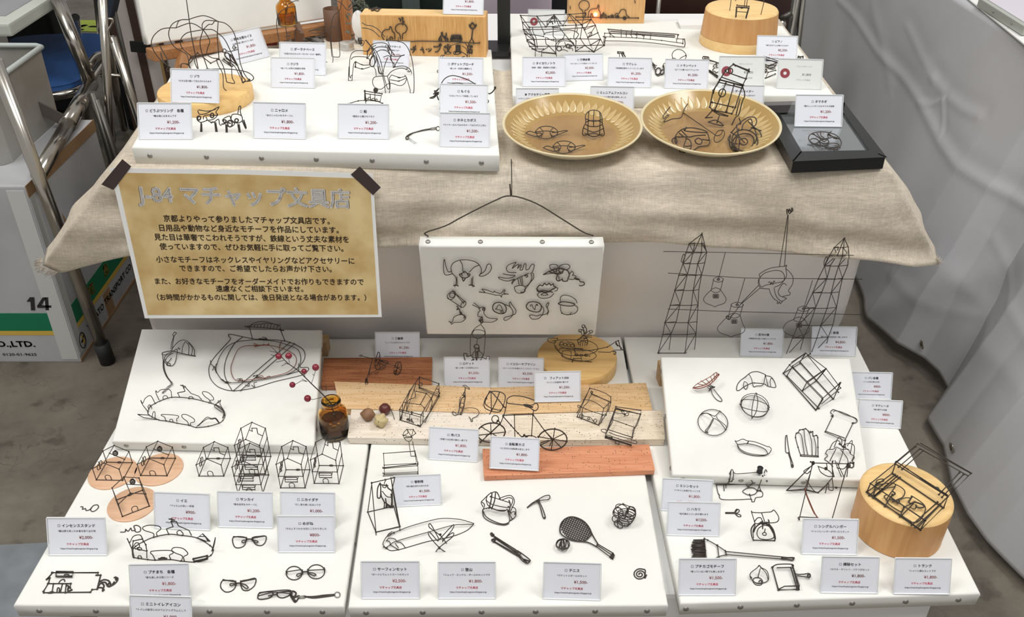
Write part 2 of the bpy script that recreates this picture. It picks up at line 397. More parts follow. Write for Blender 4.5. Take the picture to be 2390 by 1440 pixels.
# wooden props under the raised canvases
def block(name, label, c, d, rz=0, m=None, cat_='block', group=None, bev=.001):
    b = B(); b.box((0, 0, d[2] / 2), d, bev=bev); o = b.done(name, m, None, c, (0, 0, rz)); return tagit(o, label, cat_, group)
M['prop'] = wood('raw_wood', (.55, .36, .18), (.42, .26, .12), 2, 1)
p_ = P(752, 835, ZL); block('wooden_prop', 'small raw wooden block holding up the back of the left raised canvas', (p_.x, p_.y + .02, ZL), (.024, .03, .036), 0, M['prop'])
p_ = P(1542, 905, ZL); block('wooden_prop', 'small raw wooden block holding up the back of the right raised canvas', (p_.x + .008, p_.y + .02, ZL), (.024, .03, .045), .1, M['prop'])

# ---------------------------------------------------------------- table, linen cloth, skirt
tb = thing('display_table', 'table hidden under the linen cloth', 'table', (0, 2.0, 0))
b = B(); b.box((-.02, 0, .67), (1.34, .98, .03), bev=.004); b.done('tabletop', M['white_top'], tb)
for sx in (-1, 1):
    for sy in (-1, 1):
        b = B(); b.tube([(sx * .55, .10 + sy * .34, .655), (sx * .57, .10 + sy * .35, .0)], .013, 12); b.done('leg', M['chrome'], tb)
def cloth_linen():
    BL, FL, FR, BR = Vector((-.80, 2.50, ZT)), Vector((-.705, 1.485, ZT)), Vector((.668, 1.485, ZT)), Vector((.70, 2.50, ZT))
    top = [BL]; hem = [Vector((-.86, 2.50, .50))]
    def add(t, h): top.append(t); hem.append(h)
    ns = 8
    for i in range(1, ns): add(BL.lerp(FL, i / ns), Vector((-.86, 2.5, .5)).lerp(Vector((-.86, 1.62, .50)), i / ns))
    tipL = P(98, 622, .500); tipR = PY(2190, 616, 1.50)
    add(FL.lerp(BL, .01), tipL + Vector((.0, .03, .02))); add(FL, tipL)
    hp = [(140, 640), (220, 622), (300, 602), (420, 592), (560, 585), (700, 580), (850, 576), (940, 572), (1050, 570), (1200, 571), (1400, 571), (1550, 572), (1700, 577), (1830, 585), (1950, 597), (2060, 608), (2130, 618)]
    nf = len(hp)
    for i, (x, y) in enumerate(hp):
        f = (i + .6) / (nf + .2); yy = 1.462 + (.02 if 2 < i < nf - 3 else .012) * math.sin(i * 2.1)
        if i < 2: yy = 1.47 
        add(FL.lerp(FR, f), PY(x, y, yy))
    add(FR, tipR); add(FR.lerp(BR, .01), tipR + Vector((0, .03, .02)))
    for i in range(1, ns + 1): add(FR.lerp(BR, i / ns), Vector((.80, 1.62, .52)).lerp(Vector((.80, 2.5, .52)), i / ns))
    # refine horizontally
    def fine(L_, n): return [polyline(L_, i / n) for i in range(n + 1)]
    n = 220; T = fine(top, n); H = fine(hem, n); cen = Vector((-.02, 2.0, ZT))
    rows = []
    for s in range(-1, 27):
        if s < 0: rows.append([Vector((lerp(cen.x, t.x, .0), lerp(cen.y, t.y, .0), ZT)) for t in T]); continue
        row = []
        for i in range(n + 1):
            t, h = T[i], H[i]; u = s / 26
            if u == 0: row.append(t.copy()); continue
            p = t.lerp(h, u); d = (h - t); out = Vector((d.x, d.y, 0)); 
            on = Vector((t.x - cen.x, 0, 0)) if (i < n * .3 or i > n * .7) and abs(t.x) > .64 and t.y > 1.5 else Vector((0, -1, 0))
            on.normalize()
            bul = math.sin(min(1, u * 1.0) * PI) * .010 + (1 - (1 - min(1, u * 6)) ** 2) * .006 * (1 - u)
            x = p.x
            w = .007 * math.sin(u * 9 + 3.2 * math.sin(x * 3.1) + x * 2) * u + .004 * math.sin(u * 17 - x * 6 + 1) * u + .003 * math.sin(x * 31 + u * 3) * u
            p = p + on * (bul + w)
            row.append(p)
        rows.append(row)
    me = grid_mesh(rows)
    o = link('linen_tablecloth', me, M['linen']); 
    so = o.modifiers.new('thickness', 'SOLIDIFY'); so.thickness = .0012; so.offset = 1
    tagit(o, 'natural linen tablecloth with frayed corners hanging off the upper table', 'tablecloth')
    # frayed threads at the left corner
    b = B(); rnd = random.Random(3)
    for k in range(90):
        f = rnd.random(); a = tipL.lerp(P(100, 600, .512), f) if k % 2 else tipL.lerp(PY(150, 640, 1.47), f * .8)
        q = a + Vector((-.012 - rnd.random() * .006, rnd.uniform(-.006, .006), -rnd.random() * .016))
        b.tube([a, a.lerp(q, .5) + Vector((rnd.uniform(-.003, .003), 0, rnd.uniform(-.002, .004))), q], .0003, 3)
    f = b.done('frayed_threads', M['linen'], o); f['kind'] = 'stuff'
    b = B()
    for k in range(50):
        f = rnd.random(); a = tipR.lerp(tipR + Vector((-.03, 0, .03)), f * .3)
        q = a + Vector((.003 + rnd.random() * .006, rnd.uniform(-.006, .006), -.004 + rnd.random() * .014))
        b.tube([a, q], .0003, 3)
    f = b.done('frayed_threads', M['linen'], o); f['kind'] = 'stuff'
cloth_linen()
def skirt():
    rows = []
    n = 120; a0, a1 = -.655, .70
    for s in range(0, 25):
        u = s / 24; row = []
        for i in range(n + 1):
            f = i / n; z = lerp(.655, .004, u); x = lerp(lerp(-.715, -.80, min(1, u * 1.4)), lerp(.665, .72, min(1, u * 1.6)), f)
            y = 1.502 + .16 * min(1, u * 1.5) ** 1.2 + .006 * math.sin(x * 7 + u * 3) * u + .004 * math.sin(x * 19 + u * 2 * math.sin(x * 3)) + .003 * math.sin(u * 14 + x * 5)
            row.append(Vector((x, y, z)))
        rows.append(row)
    o = link('table_skirt', grid_mesh(rows), M['skirt']); so = o.modifiers.new('thickness', 'SOLIDIFY'); so.thickness = .001
    tagit(o, 'pale grey cloth skirt hanging to the floor beneath the linen', 'table skirt')
skirt()
# ---------------------------------------------------------------- grey covered neighbour table on the right
def curtain():
    # hem seen on the floor
    hem_px = [(1890, 60, 3.3), (1930, 330), (1985, 600), (2030, 740), (2090, 800), (2150, 835), (2185, 868), (2207, 905), (2166, 978), (2205, 1040), (2222, 1130), (2262, 1200), (2310, 1262), (2390, 1345), (2480, 1430)]
    hem = []
    for q in hem_px[1:]:
        z = .022 + (.015 if 790 < q[1] < 880 else 0); hem.append(P(q[0], q[1], z))
    hem = [Vector((hem[0].x + .02, 4.2, .02))] + hem
    top = []
    for h in hem: top.append(Vector((1.215, 0, .705)) + Vector((0, h.y * 1.02 + .06, 0)))
    n = 200; rows = []
    H = [polyline(hem, i / n) for i in range(n + 1)]; T = [polyline(top, i / n) for i in range(n + 1)]
    H = cat(H, False, 4); T = cat(T, False, 4)
    pl = Flat(pts=[Vector((1.215, 1.5, .705)), Vector((1.215, 2.5, .705)), Vector((.95, 2, .02))])
    creases = []
    for am, sg, L_ in [(.012, .012, [(1905, 0), (1960, 48), (2010, 120), (2075, 180), (2125, 235), (2190, 330), (2240, 385), (2320, 440), (2400, 500)]), (.009, .011, [(2160, 180), (2200, 225), (2245, 255), (2290, 272)]), (.008, .007, [(2122, 238), (2160, 245), (2190, 234)]),
                     (.006, .006, [(2190, 232), (2193, 310)]), (.006, .012, [(2100, 60), (2130, 130), (2165, 190)]), (.006, .02, [(2010, 10), (2030, 120), (2040, 200)]), (.006, .015, [(2080, 640), (2160, 720), (2230, 740)]), (.005, .012, [(2290, 560), (2340, 700), (2400, 800)]), (.006, .02, [(2180, 600), (2300, 820), (2400, 900)])]:
        pts = [pl.at(*q) for q in L_]; creases.append((am, sg, [(p.y, p.z) for p in pts]))
    def crease(y, z):
        w = 0
        for am, sg, L_ in creases:
            best = 9; side = 1
            for (a0, b0), (a1, b1) in zip(L_, L_[1:]):
                dx, dy = a1 - a0, b1 - b0; q = dx * dx + dy * dy; t = max(0, min(1, ((y - a0) * dx + (z - b0) * dy) / q)); ex, ey = y - a0 - t * dx, z - b0 - t * dy; d = math.hypot(ex, ey)
                if d < best: best = d; side = 1 if ex * dy - ey * dx > 0 else -1
            if best < sg * 5: w += .32 * am * (math.exp(-(best / sg) ** 2) - .45 * math.exp(-((best * side - sg * 2.2) / (sg * 1.6)) ** 2))
        return w
    rows.append([Vector((1.9, t.y, .7085)) for t in T]); rows.append([Vector((1.235, t.y, .7085)) for t in T])
    for s in range(0, 91):
        u = s / 90; row = []
        for i, (t, h) in enumerate(zip(T, H)):
            p = t.lerp(h, u); y = p.y
            c1 = y * 1.0 + p.z * .9
            w = crease(y, p.z) + .010 * math.exp(-((c1 - 2.05) / .06) ** 2)
            w += .008 * math.sin(y * 6 + p.z * 4) * math.sin(u * 2.6) + .003 * math.sin(y * 17 - p.z * 7 + 2 * math.sin(p.z * 6)) * u
            p = p + Vector((-w, 0, 0)); row.append(p)
        rows.append(row)
    o = link('grey_cover_cloth', grid_mesh(rows), M['grey_cloth']); so = o.modifiers.new('thickness', 'SOLIDIFY'); so.thickness = .0015
    tagit(o, 'grey waterproof cover cloth with metal eyelets draped down the neighbouring table', 'cloth')
    for i, (x, y) in enumerate([(2142, 815), (2200, 1043), (2386, 1318)]):
        c = P(x, y, .06); k = min(range(len(H)), key=lambda j: abs(H[j].y - c.y)); dirv = (T[k] - H[k]).normalized()
        c = H[k] + dirv * .035 + Vector((-.012, 0, 0))
        b = B(); b.lathe([(.0055, 0), (.0065, .0016), (.009, .0018), (.0115, .0006), (.012, -.001)], 20)
        e = b.done('eyelet', M['chrome'], o, c); nrm = Vector((-1, 0, -.25)); e.rotation_euler = nrm.to_track_quat('Z', 'Y').to_euler()
        b = B(); b.lathe([(0, .0002), (.006, .0002)], 16); h_ = b.done('eyelet_hole', M['rubber'], e)
curtain()
t = thing('neighbour_table', 'white neighbouring table under the grey cover at the right', 'table', (1.72, 2.4, 0))
b = B(); b.box((-.02, 0, .69), (.96, 3.4, .03), bev=.004); b.done('tabletop', M['white_top'], t)
for sx in (-1, 1):
    for sy in (-1, 1):
        b = B(); b.tube([(sx * .40, sy * 1.5, .68), (sx * .40, sy * 1.5, 0)], .014, 10); b.done('leg', M['chrome'], t)
# white sheet and clear display tray on it
a, b2, c, d = P(2215, -40, .716), P(2480, 175, .716), P(2900, 60, .716), P(2500, -260, .716)
b = B(); b.poly([a, b2, c, d], .003, (0, 0, 1)); tagit(b.done('white_sheet', M['paper_white']), 'white sheet lying on the edge of the neighbouring table', 'sheet')
a, b2, c, d = P(2285, -5, .74), P(2392, 62, .74), P(2600, 20, .74), P(2400, -60, .74)
tr = thing('display_tray', 'grey edged shallow display case in the upper right corner', 'tray', (a.x, a.y, .7165))
b = B(); b.poly([p - Vector((a.x, a.y, .7165)) for p in (a, b2, c, d)], .022, (0, 0, 1)); b.bevel(.002); b.done('case_body', mat('grey_green_plastic', (.42, .44, .40), .4), tr)
ins = [(p * .9 + (a + b2 + c + d) / 4 * .1) - Vector((a.x, a.y, .7165)) + Vector((0, 0, .0015)) for p in (a, b2, c, d)]
b = B(); b.poly(ins, .001, (0, 0, 1)); b.done('clear_lid', mat('pale_lilac', (.70, .66, .74), .2), tr)
for f in (.35, .75):
    b = B(); b.ball((0, 0, 0), .004, sz=.5); q = a.lerp(b2, f) - Vector((a.x, a.y, .7165)); b.done('rivet', M['tack'], tr, (q.x - .001, q.y - .004, q.z - .009))
# ---------------------------------------------------------------- price cards
GP = 'price cards in clear folded stands'
LEAN = R(26); CW, CHt = .0905, .0595
SHOP = 'マチャップ文具店'; URL = 'https://matchupbunguten.blogspot.jp'
def mk_stand():
    ns, cs = math.sin(LEAN), math.cos(LEAN); w = CW / 2
    b = B()
    # front sheet, back leg, bottom lip as thin plates (folded clear sheet)
    rot = Matrix.Rotation(-LEAN, 3, 'X')
    b.box((0, CHt / 2 * ns - .0012, CHt / 2 * cs + .0006), (CW, .0008, CHt), rot=rot)
    rot2 = Matrix.Rotation(R(34), 3, 'X'); L2 = CHt * cs / math.cos(R(34))
    b.box((0, CHt * ns + L2 / 2 * math.sin(R(34)), CHt * cs / 2 + .0004), (CW, .0008, L2), rot=rot2)
    o = b.done('clear_stand', M['acrylic']); me = o.data; bpy.data.objects.remove(o)
    b = B(); t = .0011
    for sx in (-1, 1): b.box((sx * w, CHt / 2 * ns - .001, CHt / 2 * cs + .0006), (.0011, .0018, CHt), rot=rot)
    b.box((0, -.0012, .0012), (CW, .003, .0012)); b.box((0, CHt * ns, CHt * cs + .0004), (CW, .0024, .0014))
    o = b.done('clear_edge', M['acrylic_edge']); me2 = o.data; bpy.data.objects.remove(o)
    b = B(); b.box((0, CHt / 2 * ns + .0003, CHt / 2 * cs + .0006), (CW - .002, .0005, CHt - .002), rot=rot)
    o = b.done('paper_card', M['paper']); me3 = o.data; bpy.data.objects.remove(o)
    return me, me2, me3
ST = mk_stand()
def card(x0, y0, x1, y1, surf, title, desc, price, where, style=0, box='□'):
    where = where.replace(' of the ', ' of ')
    """bottom-left and bottom-right pixels of the card on its surface"""
    a, c = surf.at(x0, y0), surf.at(x1, y1); m_ = (a + c) / 2; d = c - a; rz = math.atan2(d.y, d.x)
    global CARD_LOG
    CARD_LOG.append((title, round(d.length * 1000, 1)))
    if style == 0: lab = f'price card reading {title} {price}, {where}'
    else: lab = where
    t = thing('price_card', lab, 'price card', m_, rz, GP); k = max(.9, min(1.1, d.length / CW)); t.scale = (k, k, k)
    link('clear_stand', ST[0], None, t); link('clear_edge', ST[1], None, t)
    pc = link('paper_card', ST[2] if style == 0 else ST[2].copy(), None if style == 0 else M['paper_white'], t)
    ns, cs = math.sin(LEAN), math.cos(LEAN)
    fr_ = bpy.data.objects.new('printed_face', None)
    rot = (PI / 2 - LEAN, 0, 0)
    def T(body, em, m, u, v, name, bold=0, width=None):
        # u mm right of centre, v mm below the top edge
        s = (CHt * 1000 - v) * .001
        put_text(body, em, m, t, u * .001, s * ns - .0001 - .0002, s * cs + .0006, name, bold, rot=rot, width=width)
    if style == 0:
        n = len(title)
        T(box, .0052, M['ink'], -(n * 5.8 / 2) - 1.0, 13, 'checkbox_mark')
        T(title, .0058, M['ink'], 3.2, 13, 'title_text', .05)
        T(desc, .0038, M['ink_grey'], 0, 21.5, 'description_text', .02)
        T(price, .0070, M['ink_price'], 14, 31.8, 'price_text', .02)
        T(SHOP, .0044, M['ink_shop'], 0, 42.6, 'shop_name_text', .035)
        T(URL, .0036, M['ink'], 2, 49.6, 'web_address_text', .02, width=.058)
    else:
        b = B(); b.lathe([(.0035, 0), (.0098, 0)], 28)
        s = (CHt * 1000 - 29) * .001
        b.done('red_ring_mark', mat('dark_red_ink', (.30, .03, .045), .6), t, (-.030, s * ns - .0003, s * cs + .0006), rot)
        T(desc, .0040, M['ink_faint'], 8, 15, 'faint_title_text')
        if price: T(price, .0066, M['ink_faint'], 14, 31, 'faint_price_text', .01)
        T(SHOP, .0036, M['ink_faint'], 8, 42, 'shop_name_text')
    return t
CARD_LOG = []
K = card
# upper left canvas
K(530, 157, 636, 130, FUp, '岡本太郎のイヌ', '*太陽の塔に使われています', '¥1,800-', 'turned askew behind the wire elephant')
K(650, 173, 763, 176, FUp, 'ダーラナベース', '*北欧のおもちゃダーラナホースの一輪挿し', '¥1,800-', 'rearmost card by the screw cap')
K(633, 204, 735, 206, FUp, 'クジラ', '*泳いでいる時の浮遊感を表現', '¥1,800-', 'second row, overlapping the card behind it')
K(871, 154, 952, 158, FUp, 'ダーラナホース', '*サイズは3種類あります', '¥1,000-', 'behind the tangled wire horses against the wooden sign block')
K(1023, 205, 1127, 207, FUp, 'ポケットブローチ', '*家と木・空港の2種類から', '¥1,500-', 'rear card at the right edge of the upper left canvas')
K(1025, 272, 1137, 275, FUp, 'もぐら', '*少ないラインで表現しています', '¥1,500-', 'middle card of three at the right of the upper left canvas')
K(1026, 342, 1143, 344, FUp, 'ホネとカボス', '*ワイヤーならではのモチーフはカボスと共に', '¥1,500-', 'front card of three at the right of the upper left canvas')
K(789, 323, 908, 325, FUp, '船', '*煙突から煙がモクモク', '¥1,200-', 'in front of the wire steamship')
K(592, 322, 714, 325, FUp, 'ニャロメ', '*あのニャロメをモチーフに', '¥1,800-', 'front row, left of the steamship card')
K(325, 325, 450, 325, FUp, 'どうぶつリング　各種', '*輪は指にはまるんです', '¥1,200-', 'front left corner of the upper canvas')
ZD = ZU + .026; FDisc = Flat(ZD)
K(400, 238, 512, 241, FDisc, 'ゾウ', '*大きな耳が動いて花も付けられます', '¥1,800-', 'standing on the pale round wooden base')
# upper right canvas
K(1321, 189, 1405, 187, FRt, '万博会場', '*タイヨウノトウが納まっていました', '¥3,000-', 'under the wire truss')
K(1219, 202, 1320, 202, FRt, 'タイヨウノトウ', '*鉄線・銅線・真鍮線の3色違い', '¥2,000-', 'leftmost on the upper right canvas')
K(1417, 203, 1519, 205, FRt, 'ウクレレ', '*弦楽器全般をイメージしています', '¥1,200-', 'in front of the wire ukulele')
K(1550, 206, 1651, 208, FRt, 'トランペット', '*立てても置けるオブジェです', '¥1,500-', 'between the ukulele card and a red ring card')
K(1764, 146, 1858, 148, FRt, 'ピアノ', '*椅子付きで上も開けられます', '¥2,500-', 'beside the tall round wooden box')
K(1676, 203, 1782, 204, FRt, '', 'サウンドブック', '¥2,500', 'faintly printed card with a dark red ring, right of the trumpet card', 1)
K(1812, 206, 1916, 209, FRt, '', 'アコースティック', '¥1,800', 'faintly printed card with a dark red ring at the right front corner of the upper canvas', 1)
K(1231, 80, 1316, 82, FRt, '', '文房具いろいろ', '', 'faintly printed card with a dark red ring behind the wire truss', 1)
# on the linen table
K(1204, 274, 1304, 274, FTb, 'アクセサリー変更', '*イヤリングやピアス、ネックレスやブローチに', '+¥200-', 'behind the left plate, first from the left', box='■')
K(1376, 270, 1478, 272, FTb, 'ミレニアムファルコン', '*スタンドで飛行感を表現しました', '¥1,800-', 'behind the left plate, second from the left')
K(1682, 264, 1780, 266, FTb, 'ダースベイダー', '*スターウォーズデーに合わせて', '¥2,500-', 'behind the right plate')
# card on the sign block is placed with the block
# lower canvases
K(877, 843, 980, 843, FLo, '三輪車', '*シンプルな形がかわいいです', '¥1,200-', 'behind the red-brown board')
K(1037, 903, 1143, 903, FLo, 'ロケット', '*宙への飽くなき探求心から', '¥1,500-', 'in front of the wire rocket')
K(1163, 903, 1268, 905, FLo, 'イエローサブマリン', '*ビートルズの名曲からインスピレーション', '¥3,500-', 'in front of the round wooden disc')
K(1248, 938, 1355, 936, Flat(ZL + .018), 'フィアット500', '*ルパン三世愛用の車です', '¥1,500-', 'on the plank, overlapping the card behind')
K(1000, 1071, 1115, 1078, FLo, '市バス', '*京都では日常の脚の一部です', '¥1,800-', 'in front of the whitewashed plank')
K(1143, 1092, 1257, 1098, Flat(ZL + .016), '自転車カゴ', '*カゴ付きの自転車は自立します', '¥1,800-', 'on the terracotta plank under the wire bicycle')
K(922, 1182, 1030, 1177, FLo, '管制塔', '*飛行機を見守る空の灯台', '¥1,500-', 'beside the little clothes rack')
K(362, 1232, 491, 1237, FLo, 'イエ', '*フォルムの良い一軒家', '¥900-', 'behind the front wire town ring')
K(510, 1229, 638, 1232, FLo, 'サンカイ', '*集合住宅をモチーフに', '¥1,200-', 'below the stacked wire houses')
K(656, 1229, 783, 1232, FLo, 'ニカイダテ', '*少し背の高い住まいです', '¥1,000-', 'half hidden behind the eyeglasses card')
K(650, 1288, 782, 1288, FLo, 'めがね', '*それとすぐわかる形にこだわりました', '¥800-', 'above the round wire eyeglasses')
K(115, 1295, 251, 1295, FLo, 'インセンススタンド', '*鍵は燃え残ったお香を取り出す用', '¥2,000-', 'at the far left')
K(307, 1404, 445, 1402, FLo, 'プチまち　各種', '*影も楽しめる街シリーズ', '¥1,800-', 'in front of the front wire town ring')
K(307, 1480, 450, 1484, FLo, 'ミニトイレアイコン', '*トイレの取手にかけてピクトグラムとして', '¥1,000-', 'cut by the bottom of the photo')
K(844, 1396, 980, 1396, FLo, 'サーフィンセット', '*ボードとウェットスーツのセット', '¥2,500-', 'in front of the wire surfboard')
K(1023, 1396, 1157, 1396, FLo, '登山', '*リュック・ピッケル・ポールのセットです', '¥1,800-', 'in front of the wire trekking poles')
K(1267, 1396, 1401, 1400, FLo, 'テニス', '*ラケットとボールのセット', '¥1,500-', 'in front of the wire tennis racket')
K(1543, 1190, 1660, 1196, FLo, 'ミシンセット', '*ハサミと糸巻がセットです', '¥1,800-', 'half hidden left of the wire sewing machine')
K(1556, 1248, 1678, 1251, FLo, 'ハカリ', '*皿を触ると少し針が揺れます', '¥1200-', 'left of the wire kitchen scale')
K(1583, 1388, 1716, 1388, FLo, 'プチカゴモチーフ', '*使っていない時でも楽しめます', '¥1,500-', 'under the wire broom bristles')
K(1870, 1292, 1999, 1294, FLo, 'シングルハンガー', '*シャツとハンガーが付いたスタンド', '¥1,500-', 'in front of the wire hanger stand')
K(1914, 1382, 2047, 1384, FLo, '掃除セット', '*ホウキ・チリトリ・バケツがセット', '¥1,800-', 'right of the wire dustpan')
K(2084, 1385, 2215, 1386, FLo, 'トランク', '*シャツと靴もセットです', '¥1,800-', 'in front of the round wooden box')
K(1984, 930, 2078, 932, FLo, 'パン各種', '*パンの形は幸せの形', '¥800-', 'rear card at the right edge of the lower right canvas')
K(2001, 995, 2100, 1000, FLo, 'マドレーヌ', '*焼き菓子の定番', '¥800-', 'front card at the right edge of the lower right canvas')
K(1727, 831, 1826, 833, FLo, '若冲の猿', '*伊藤若冲の描いた猿のフックです', '¥1,800-', 'between the two wire pylons')
K(1892, 829, 1996, 831, FLo, '鉄塔', '*飾り方は自由自在に楽しめます', '¥4,800-', 'behind the right wire pylon')
print('CARDS', CARD_LOG)
# ---------------------------------------------------------------- poster on the linen front
def local(o, p): return Vector(p) - o.location
def basis(pl, a, c):
    """rotation whose X runs a->c and Z is the plane normal facing the camera"""
    n = pl.no.copy(); n = n if n.dot(CAM - a) > 0 else -n
    x = (c - a); x = (x - n * x.dot(n)).normalized(); y = n.cross(x)
    return Matrix((x, y, n)).transposed(), n
def surf_text(body, pl, x0, y0, x1, y1, m, parent, h=.4, bold=0, name='lettering', em=None, fit=True):
    a, c = pl.at(x0, y0), pl.at(x1, y1); rot, n = basis(pl, a, c); w = (c - a).length
    e = em or w / max(1, sum(1 if ord(q) > 255 else .56 for q in body))
    mid = (a + c) / 2 + n * (h * .001)
    o = put_text(body, e, m, parent, *local(parent, mid), name, bold, width=w if fit else None)
    o.rotation_euler = rot.to_euler(); return o
pA, pB, pC, pD = PY(256, 392, 1.452), PY(870, 405, 1.452), PY(891, 740, 1.425), PY(338, 743, 1.425)
PP = Flat(pts=[pA, pB, pD])
if PP.no.dot(CAM - pA) < 0: PP.no = -PP.no
ps = thing('notice_poster', 'aged tan paper notice headed J-84 taped to the front of the linen cloth', 'poster', pD)
def pquad(pts, pl, h, th, name, m, parent):
    b = B(); n = pl.no; b.poly([local(parent, pl.at(x, y) + n * h * .001) for x, y in pts], th, n); return b.done(name, m, parent)
M['parch'] = mat('aged_parchment_print', (.74, .58, .30), .7, col2=(.52, .35, .135), vscale=16, detail=10)
pquad([(256, 392), (560, 396), (870, 405), (891, 740), (338, 743)], PP, 0, .0004, 'paper_sheet', M['paper_white'], ps)
pquad([(271, 403), (560, 407), (863, 417), (883, 734), (345, 735)], PP, .3, .0002, 'tan_print', M['parch'], ps)
M['tape'] = mat('dark_brown_tape', (.045, .028, .028), .55)
pquad([(237, 430), (286, 371), (307, 388), (265, 443)], PP, 1.2, .0004, 'tape_strip', M['tape'], ps)
pquad([(819, 407), (840, 388), (889, 437), (871, 455)], PP, 1.2, .0004, 'tape_strip', M['tape'], ps)
M['title_w'] = mat('title_white_ink', (.97, .95, .93), .6); M['title_o'] = mat('title_outline_ink', (.24, .19, .16), .6); M['pink'] = mat('brown_black_ink', (.055, .035, .02), .6)
surf_text('J-84 マチャップ文具店', PP, 322, 455, 822, 468, M['title_o'], ps, .5, -.074, 'title_outline', em=.0385)
surf_text('J-84 マチャップ文具店', PP, 324, 455, 820, 468, M['title_w'], ps, .8, -.060, 'title_text', em=.0385)
for tx, x0, x1, y0, y1 in [('京都よりやって参りましたマチャップ文具店です。', 387, 775, 510.6, 517), ('日用品や動物など身近なモチーフを作品にしています。', 376, 795, 532.7, 538),
    ('見た目は華奢でこわれそうですが、鉄線という丈夫な素材を', 361, 815, 554, 560), ('使っていますので、ぜひお気軽に手に取ってご覧下さい。', 378, 807, 576, 581),
    ('小さなモチーフはネックレスやイヤリングなどアクセサリーに', 365, 828, 606, 610), ('できますので、ご希望でしたらお声かけ下さい。', 424, 779, 627, 629),
    ('また、お好きなモチーフをオーダーメイドでお作りもできますので', 361, 848, 657, 659), ('遠慮なくご相談下さいませ。', 509, 713, 674.5, 675.3),
    ('（お時間がかかるものに関しては、後日発送となる場合があります。）', 367, 855, 694.6, 695.4)]:
    surf_text(tx, PP, x0, y0, x1, y1, M['pink'], ps, .6, .04, 'message_text', em=.0142)
# ---------------------------------------------------------------- canvas hung by a wire
hA, hB, hC, hD = PY(977, 575, 1.405), PY(1411, 576, 1.405), PY(1390, 783, 1.500), PY(996, 781, 1.500)
hc = canvas('canvas_board', 'small grey-white canvas hung by a wire, carrying wire animal brooches', hA, hB, hC, hD, .024, [], [], m='canvas_used')
HP = Flat(pts=[hA, hB, hD])
if HP.no.dot(CAM - hA) < 0: HP.no = -HP.no
for x in (998, 1121, 1266, 1381):
    up = (hA - hD).normalized(); c = hA.lerp(hB, (x - 977) / 434) - HP.no * .011 + up * .0006
    q = B(); q.lathe([(0, .0018), (.0028, .0014), (.0042, .0004), (.0046, -.0006)], 14)
    o = q.done('tack', M['tack'], hc, local(hc, c)); o.rotation_euler = up.to_track_quat('Z', 'Y').to_euler()
b = B()
HW = Up(Vector((0, 1.425, .6)))
L_ = [HW.at(*p) for p in [(1000, 552), (993, 543), (1040, 527), (1079, 506), (1151, 470), (1192, 457), (1250, 474), (1310, 510), (1360, 541), (1385, 550)]]
b.tube(cat(L_, False, 4), .0013, 8)
b.tube(cat([HW.at(1192, 457), HW.at(1190, 430), Vector((HW.at(1194, 400).x, 1.43, .665)), P(1194, 386, .698), P(1193, 372, .696)], False, 4), .0010, 8)
o = b.done('hanging_wire', M['wire'], hc); o.data.transform(Matrix.Translation(-hc.location))
# ---------------------------------------------------------------- wooden boards in the middle
M['red_wood'] = wood('red_brown_wood', (.50, .20, .085), (.30, .095, .035), 0, 1, .55, True)
M['tan_wood'] = wood('tan_pine', (.82, .58, .34), (.72, .46, .23), 0, 1, .6, True)
M['tan_wood2'] = wood('tan_pine_darker', (.76, .52, .29), (.60, .38, .18), 0, 1.3, .6, True)
M['wash_wood'] = wood('whitewashed_wood', (.84, .77, .67), (.74, .65, .54), 0, 1, .7, True)
M['wash_wood2'] = wood('striped_whitewashed_wood', (.84, .74, .60), (.66, .55, .41), 0, 1.4, .7, True)
M['terra'] = wood('terracotta_wood', (.70, .31, .17), (.58, .22, .11), 0, 1, .6, True)
def plank(label, px, top, th, m):
    pts = [P(x, y, ZL + top) for x, y in px]; c = sum(pts, Vector()) / 4; c.z = ZL + top - th
    b = B(); b.poly([p - c for p in pts], th, (0, 0, 1)); b.bevel(.0008, 1)
    return tagit(b.done('wooden_plank', M[m], None, c), label, 'plank', 'wooden planks on the middle canvas')
plank('dark red-brown plank at the back, partly under the amber bottle side', [(757, 836), (1008, 834), (1007, 897), (750, 900)], .013, .012, 'red_wood')
plank('light tan speckled plank, left of the two', [(781, 891), (1145, 905), (1145, 964), (795, 953)], .0165, .0155, 'tan_wood')
plank('tan plank with brown grain lines, right of the two', [(1146, 905), (1507, 894), (1522, 957), (1146, 966)], .0165, .0155, 'tan_wood2')
plank('short whitewashed plank carrying the dried seed pods', [(821, 956), (1199, 968), (1202, 1027), (812, 1021)], .0165, .0155, 'wash_wood')
plank('longer whitewashed plank with striped grain, at the right', [(1201, 968), (1546, 958), (1551, 1025), (1203, 1027)], .0165, .0155, 'wash_wood2')
plank('terracotta orange plank in front of the others', [(1127, 1048), (1514, 1038), (1528, 1097), (1130, 1111)], .012, .0115, 'terra')
FPl = Flat(ZL + .0168); FTr = Flat(ZL + .0123); FRd = Flat(ZL + .0133)
